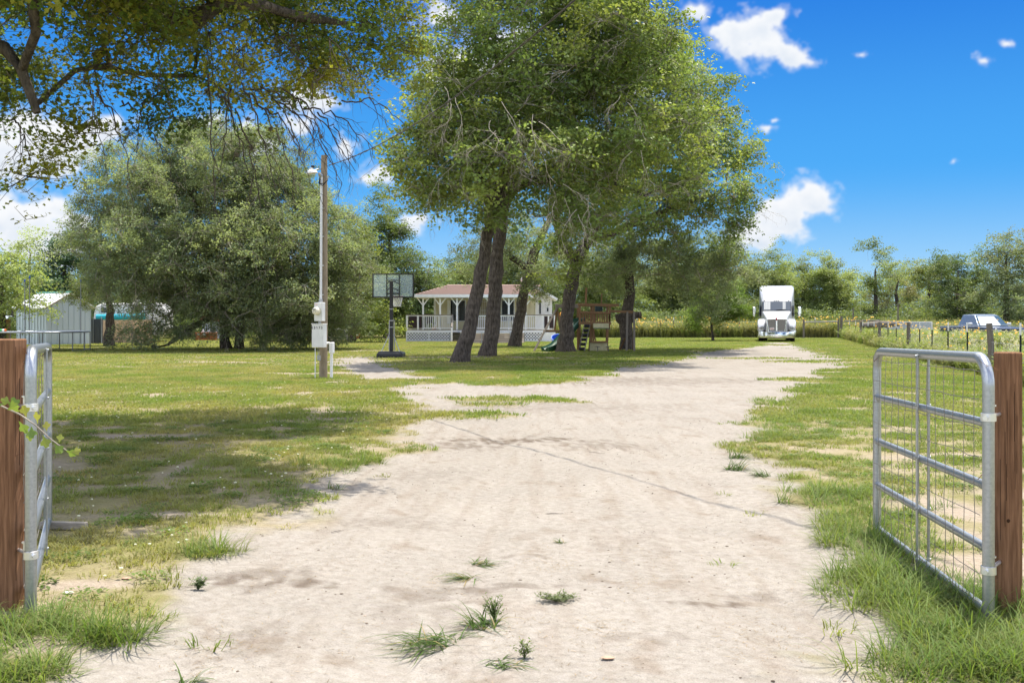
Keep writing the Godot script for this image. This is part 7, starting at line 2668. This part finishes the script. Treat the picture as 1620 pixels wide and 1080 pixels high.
func build_details() -> void:
	var g := Color(0.10, 0.17, 0.035)
	tuft("widest grass tuft at the bottom middle, blades splayed to the left", 690, 1000, 0.32, 95, 0.30, g, 1.0)
	tuft("dense grass tuft just right of the widest bottom tuft", 765, 978, 0.20, 70, 0.19, g)
	tuft("small neat grass tuft in the middle of the drive, the farther of two", 757, 876, 0.16, 42, 0.17, g, 1.0)
	tuft("flat spreading grass tuft just below the small neat one", 738, 900, 0.16, 40, 0.20, g, 1.0)
	tuft("sprawling thin tuft nearest the bottom edge", 795, 1040, 0.20, 44, 0.13, g, 1.0)
	tuft("bushy grass tuft at the right edge of the drive, farther of a pair", 1165, 722, 0.2, 70, 0.26, g)
	tuft("bushy grass tuft at the right edge, nearer of the pair", 1163, 740, 0.26, 80, 0.24, g)
	tuft("low wide tuft right of the bushy pair", 1206, 752, 0.24, 60, 0.2, g)
	tuft("sparse upright tuft of few blades at the right drive edge", 1240, 796, 0.14, 18, 0.24, g)
	tuft("tiny tuft beside dry grass, far middle of the drive", 888, 850, 0.07, 18, 0.08, g)
	tuft("thin tuft on the sand near the left lawn tip", 530, 770, 0.22, 40, 0.16, g)
	tuft("scraggly tuft at the lower left edge of the drive", 295, 1065, 0.1, 18, 0.14, g)
	herb("low grey-green mat of weed right of the bottom tufts", 880, 942, 0.13, 420, Color(0.18, 0.22, 0.11), 0.035)
	herb("small round grey-green weed on the sand at left", 313, 926, 0.05, 260, Color(0.17, 0.23, 0.11), 0.07)
	herb("leafy weed growing out of the dense bottom tuft", 782, 968, 0.06, 200, Color(0.15, 0.21, 0.07), 0.12)
	herb("leafy sprig at the right end of the sprawling bottom tuft", 830, 1030, 0.05, 120, Color(0.15, 0.21, 0.06), 0.08)
	# dry straw patches
	var dry := MB.new()
	for s in [[860, 868, 0.10], [880, 888, 0.07], [1180, 1000, 0.12], [360, 1000, 0.12], [330, 1020, 0.1], [950, 985, 0.06], [820, 985, 0.12], [1010, 870, 0.15], [1000, 915, 0.1], [700, 905, 0.1], [1170, 910, 0.18], [1240, 800, 0.16], [1140, 840, 0.2], [430, 905, 0.2], [560, 880, 0.2], [1330, 990, 0.2], [1215, 995, 0.12], [900, 1040, 0.2], [560, 1000, 0.2]]:
		var p := G(s[0], s[1])
		for i in 90:
			var q := p + Vector3(rng.randfn() * s[2], 0, rng.randfn() * s[2] * 1.6)
			q.y = height(q.x, -q.z, sand(q.x, -q.z)) + 0.003
			var a := rf(0, TAU)
			var e := Vector3(cos(a), rf(-0.02, 0.10), sin(a)) * rf(0.012, 0.05)
			dry.col = Color(0.30, 0.225, 0.125) * rf(0.45, 1.1)
			var sd := Vector3(-sin(a), 0, cos(a)) * 0.0015
			dry.tri(q - sd, q + sd, q + e)
	var dm := mat(1, 1, 1, 0.95)
	dm.vertex_color_use_as_albedo = true
	tag(obj("straw", dry, dm), "bits of dry straw scattered over the sandy drive", "straw", "", "stuff")
	# crumbs, pebbles and dark litter on the sand
	var crumb := MB.new()
	crumb.lathe(PackedVector2Array([Vector2(0.0, -0.3), Vector2(0.8, -0.1), Vector2(1.0, 0.3), Vector2(0.6, 0.75), Vector2(0.0, 0.9)]), Transform3D.IDENTITY, 6)
	var cx := []
	var cc := []
	for i in 15000:
		var d := sqrt(rf(3.6 * 3.6, 15.0 * 15.0))
		var x := rf(-0.5, 0.5) * d
		var s := sand(x, d)
		if s < -0.1: continue
		if nz3.get_noise_2d(x * 1.7 + 40.0, d * 1.3) < -0.05 and rng.randf() < 0.7: continue
		var k := 0.0016 + 0.0062 * pow(rng.randf(), 7.0)
		cx.append(Transform3D(Basis(Vector3.UP, rf(0, TAU)).scaled(Vector3(k * rf(0.7, 1.6), k * 0.7, k)), Vector3(x, height(x, d, s), -d)))
		cc.append(Color(0.07, 0.052, 0.04).lerp(Color(0.34, 0.28, 0.22), pow(rng.randf(), 1.6)))
	tag(copies("pebbles", crumb.mesh(), dm, cx, cc), "crumbs of soil and tiny pebbles strewn on the drive", "pebbles")
	# a few sticks and pale chips
	for s in [[878, 806, 0.13, 0.2, "dark twig lying across the middle of the drive"], [534, 835, 0.11, 0.9, "thin bent twig lying on the sand at left"], [945, 713, 0.2, -0.6, "small forked twig farther up the drive"]]:
		var p := G(s[0], s[1])
		var mb := MB.new()
		var l: float = s[2]
		mb.tube(PackedVector3Array([Vector3(-l * 0.5, 0.008, 0), Vector3(-l * 0.1, 0.012, 0.01), Vector3(l * 0.5, 0.007, -0.004)]), PackedFloat32Array([0.004, 0.0045, 0.002]), 5)
		mb.tube(PackedVector3Array([Vector3(l * 0.1, 0.01, 0), Vector3(l * 0.3, 0.012, 0.03)]), PackedFloat32Array([0.003, 0.0012]), 4)
		var o := obj("twig", mb, M.twig)
		o.position = Vector3(p.x, height(p.x, -p.z, sand(p.x, -p.z)), p.z)
		o.rotation.y = s[3]
		tag(o, s[4], "twig")
	for s in [[962, 1033, "pale flat stone chip near the bottom right of the tufts", 0.42], [200, 917, "tan curled dry leaf on the left grass edge", 0.42], [107, 940, "white pebble by the left gate", 0.7]]:
		var p := G(s[0], s[1])
		var mb := MB.new()
		mb.lathe(PackedVector2Array([Vector2(0, -0.004), Vector2(0.022, 0.0), Vector2(0.026, 0.006), Vector2(0.012, 0.012), Vector2(0, 0.012)]), Transform3D(Basis.IDENTITY.scaled(Vector3(1.2, 0.8, 0.6)), Vector3.ZERO), 7)
		var o := obj("stone_chip" if s[3] > 0.5 else "dry_leaf", mb, mat(s[3], s[3] * (0.95 if s[3] > 0.5 else 0.7), s[3] * (0.9 if s[3] > 0.5 else 0.5), 0.8))
		o.position = Vector3(p.x, height(p.x, -p.z, sand(p.x, -p.z)) + 0.004, p.z)
		tag(o, s[2], "stone" if s[3] > 0.5 else "leaf")
	var bd := MB.new()
	bd.box(Vector3(0, 0.03, 0), Vector3(0.32, 0.05, 0.045), Basis.IDENTITY, 0.004)
	var bo := obj("edging_board", bd, rough_mat(lin(0.25, 0.22, 0.18), lin(0.42, 0.38, 0.32), Vector3(1, 5, 5), 0.02, 0.0, 0.9, 120))
	bo.position = G(100, 838)
	bo.rotation.y = -0.1
	tag(bo, "short weathered board lying in the grass behind the left gate", "board")
	# tiny white blossoms in the shaded lawn
	var fl := MB.new()
	fl.lathe(PackedVector2Array([Vector2(0.0, 0.0), Vector2(0.009, 0.001), Vector2(0.009, 0.006), Vector2(0.0, 0.009)]), Transform3D.IDENTITY, 6)
	cx = []
	cc = []
	for i in 420:
		var d := rf(5.0, 22.0)
		var x := rf(-0.5, -0.12) * d
		if sand(x, d) > -0.2 or nz3.get_noise_2d(x, d + 70.0) < 0.05: continue
		cx.append(Transform3D(Basis.IDENTITY.scaled(Vector3.ONE * rf(0.7, 1.4)), Vector3(x, rf(0.05, 0.10), -d)))
		cc.append(Color(0.8, 0.8, 0.76))
	tag(copies("white_blossoms", fl.mesh(), M.grass, cx, cc), "tiny white clover blossoms in the left lawn", "flowers")
	# oak twig reaching in front of the left gate
	var tw := thing("oak_twig", "leafy oak twig reaching past the left gate post", "twig", P(-40, 628, 4.2))
	var base := tw.position
	var path := PackedVector3Array()
	var rad := PackedFloat32Array()
	var pp := [[-60, 622], [-10, 637], [30, 655], [55, 672], [80, 695], [104, 712], [119, 719]]
	for i in pp.size():
		path.append(P(pp[i][0], pp[i][1], 4.2 + 0.015 * i) - base)
		rad.append(0.0042 - 0.0004 * i)
	var mb := MB.new()
	mb.tube(path, rad, 6)
	obj("stem", mb, M.twig, tw)
	for l in [[8,640,26,2.7], [14,650,28,-0.4], [28,652,26,1.2], [32,668,26,-1.9], [44,662,22,1.0], [52,676,24,-2.1], [62,672,22,0.9], [70,690,24,-2.0], [76,684,18,1.0], [88,704,22,-1.6], [96,702,16,0.8], [106,714,20,-1.3], [114,718,18,-0.5], [20,640,20,2.0], [46,684,20,-2.3]]:
		mb = MB.new()
		var w: float = 0.0021 * l[2]
		var b := Basis(Vector3.BACK, l[3] - 0.8) * Basis(Vector3.RIGHT, -PI / 2 + rf(-0.5, 0.5)) * Basis(Vector3.BACK, rf(-0.5, 0.5))
		var t := rng.randf()
		leaf_shape(mb, Vector3.ZERO, b, w * 1.1, w * 0.95, true, Color(0.17, 0.26, 0.06).lerp(Color(0.38, 0.38, 0.09), t * t))
		var o := obj("leaf", mb, M.leaf, tw)
		o.position = P(l[0] - 3, l[1] - 2, 4.19) - base
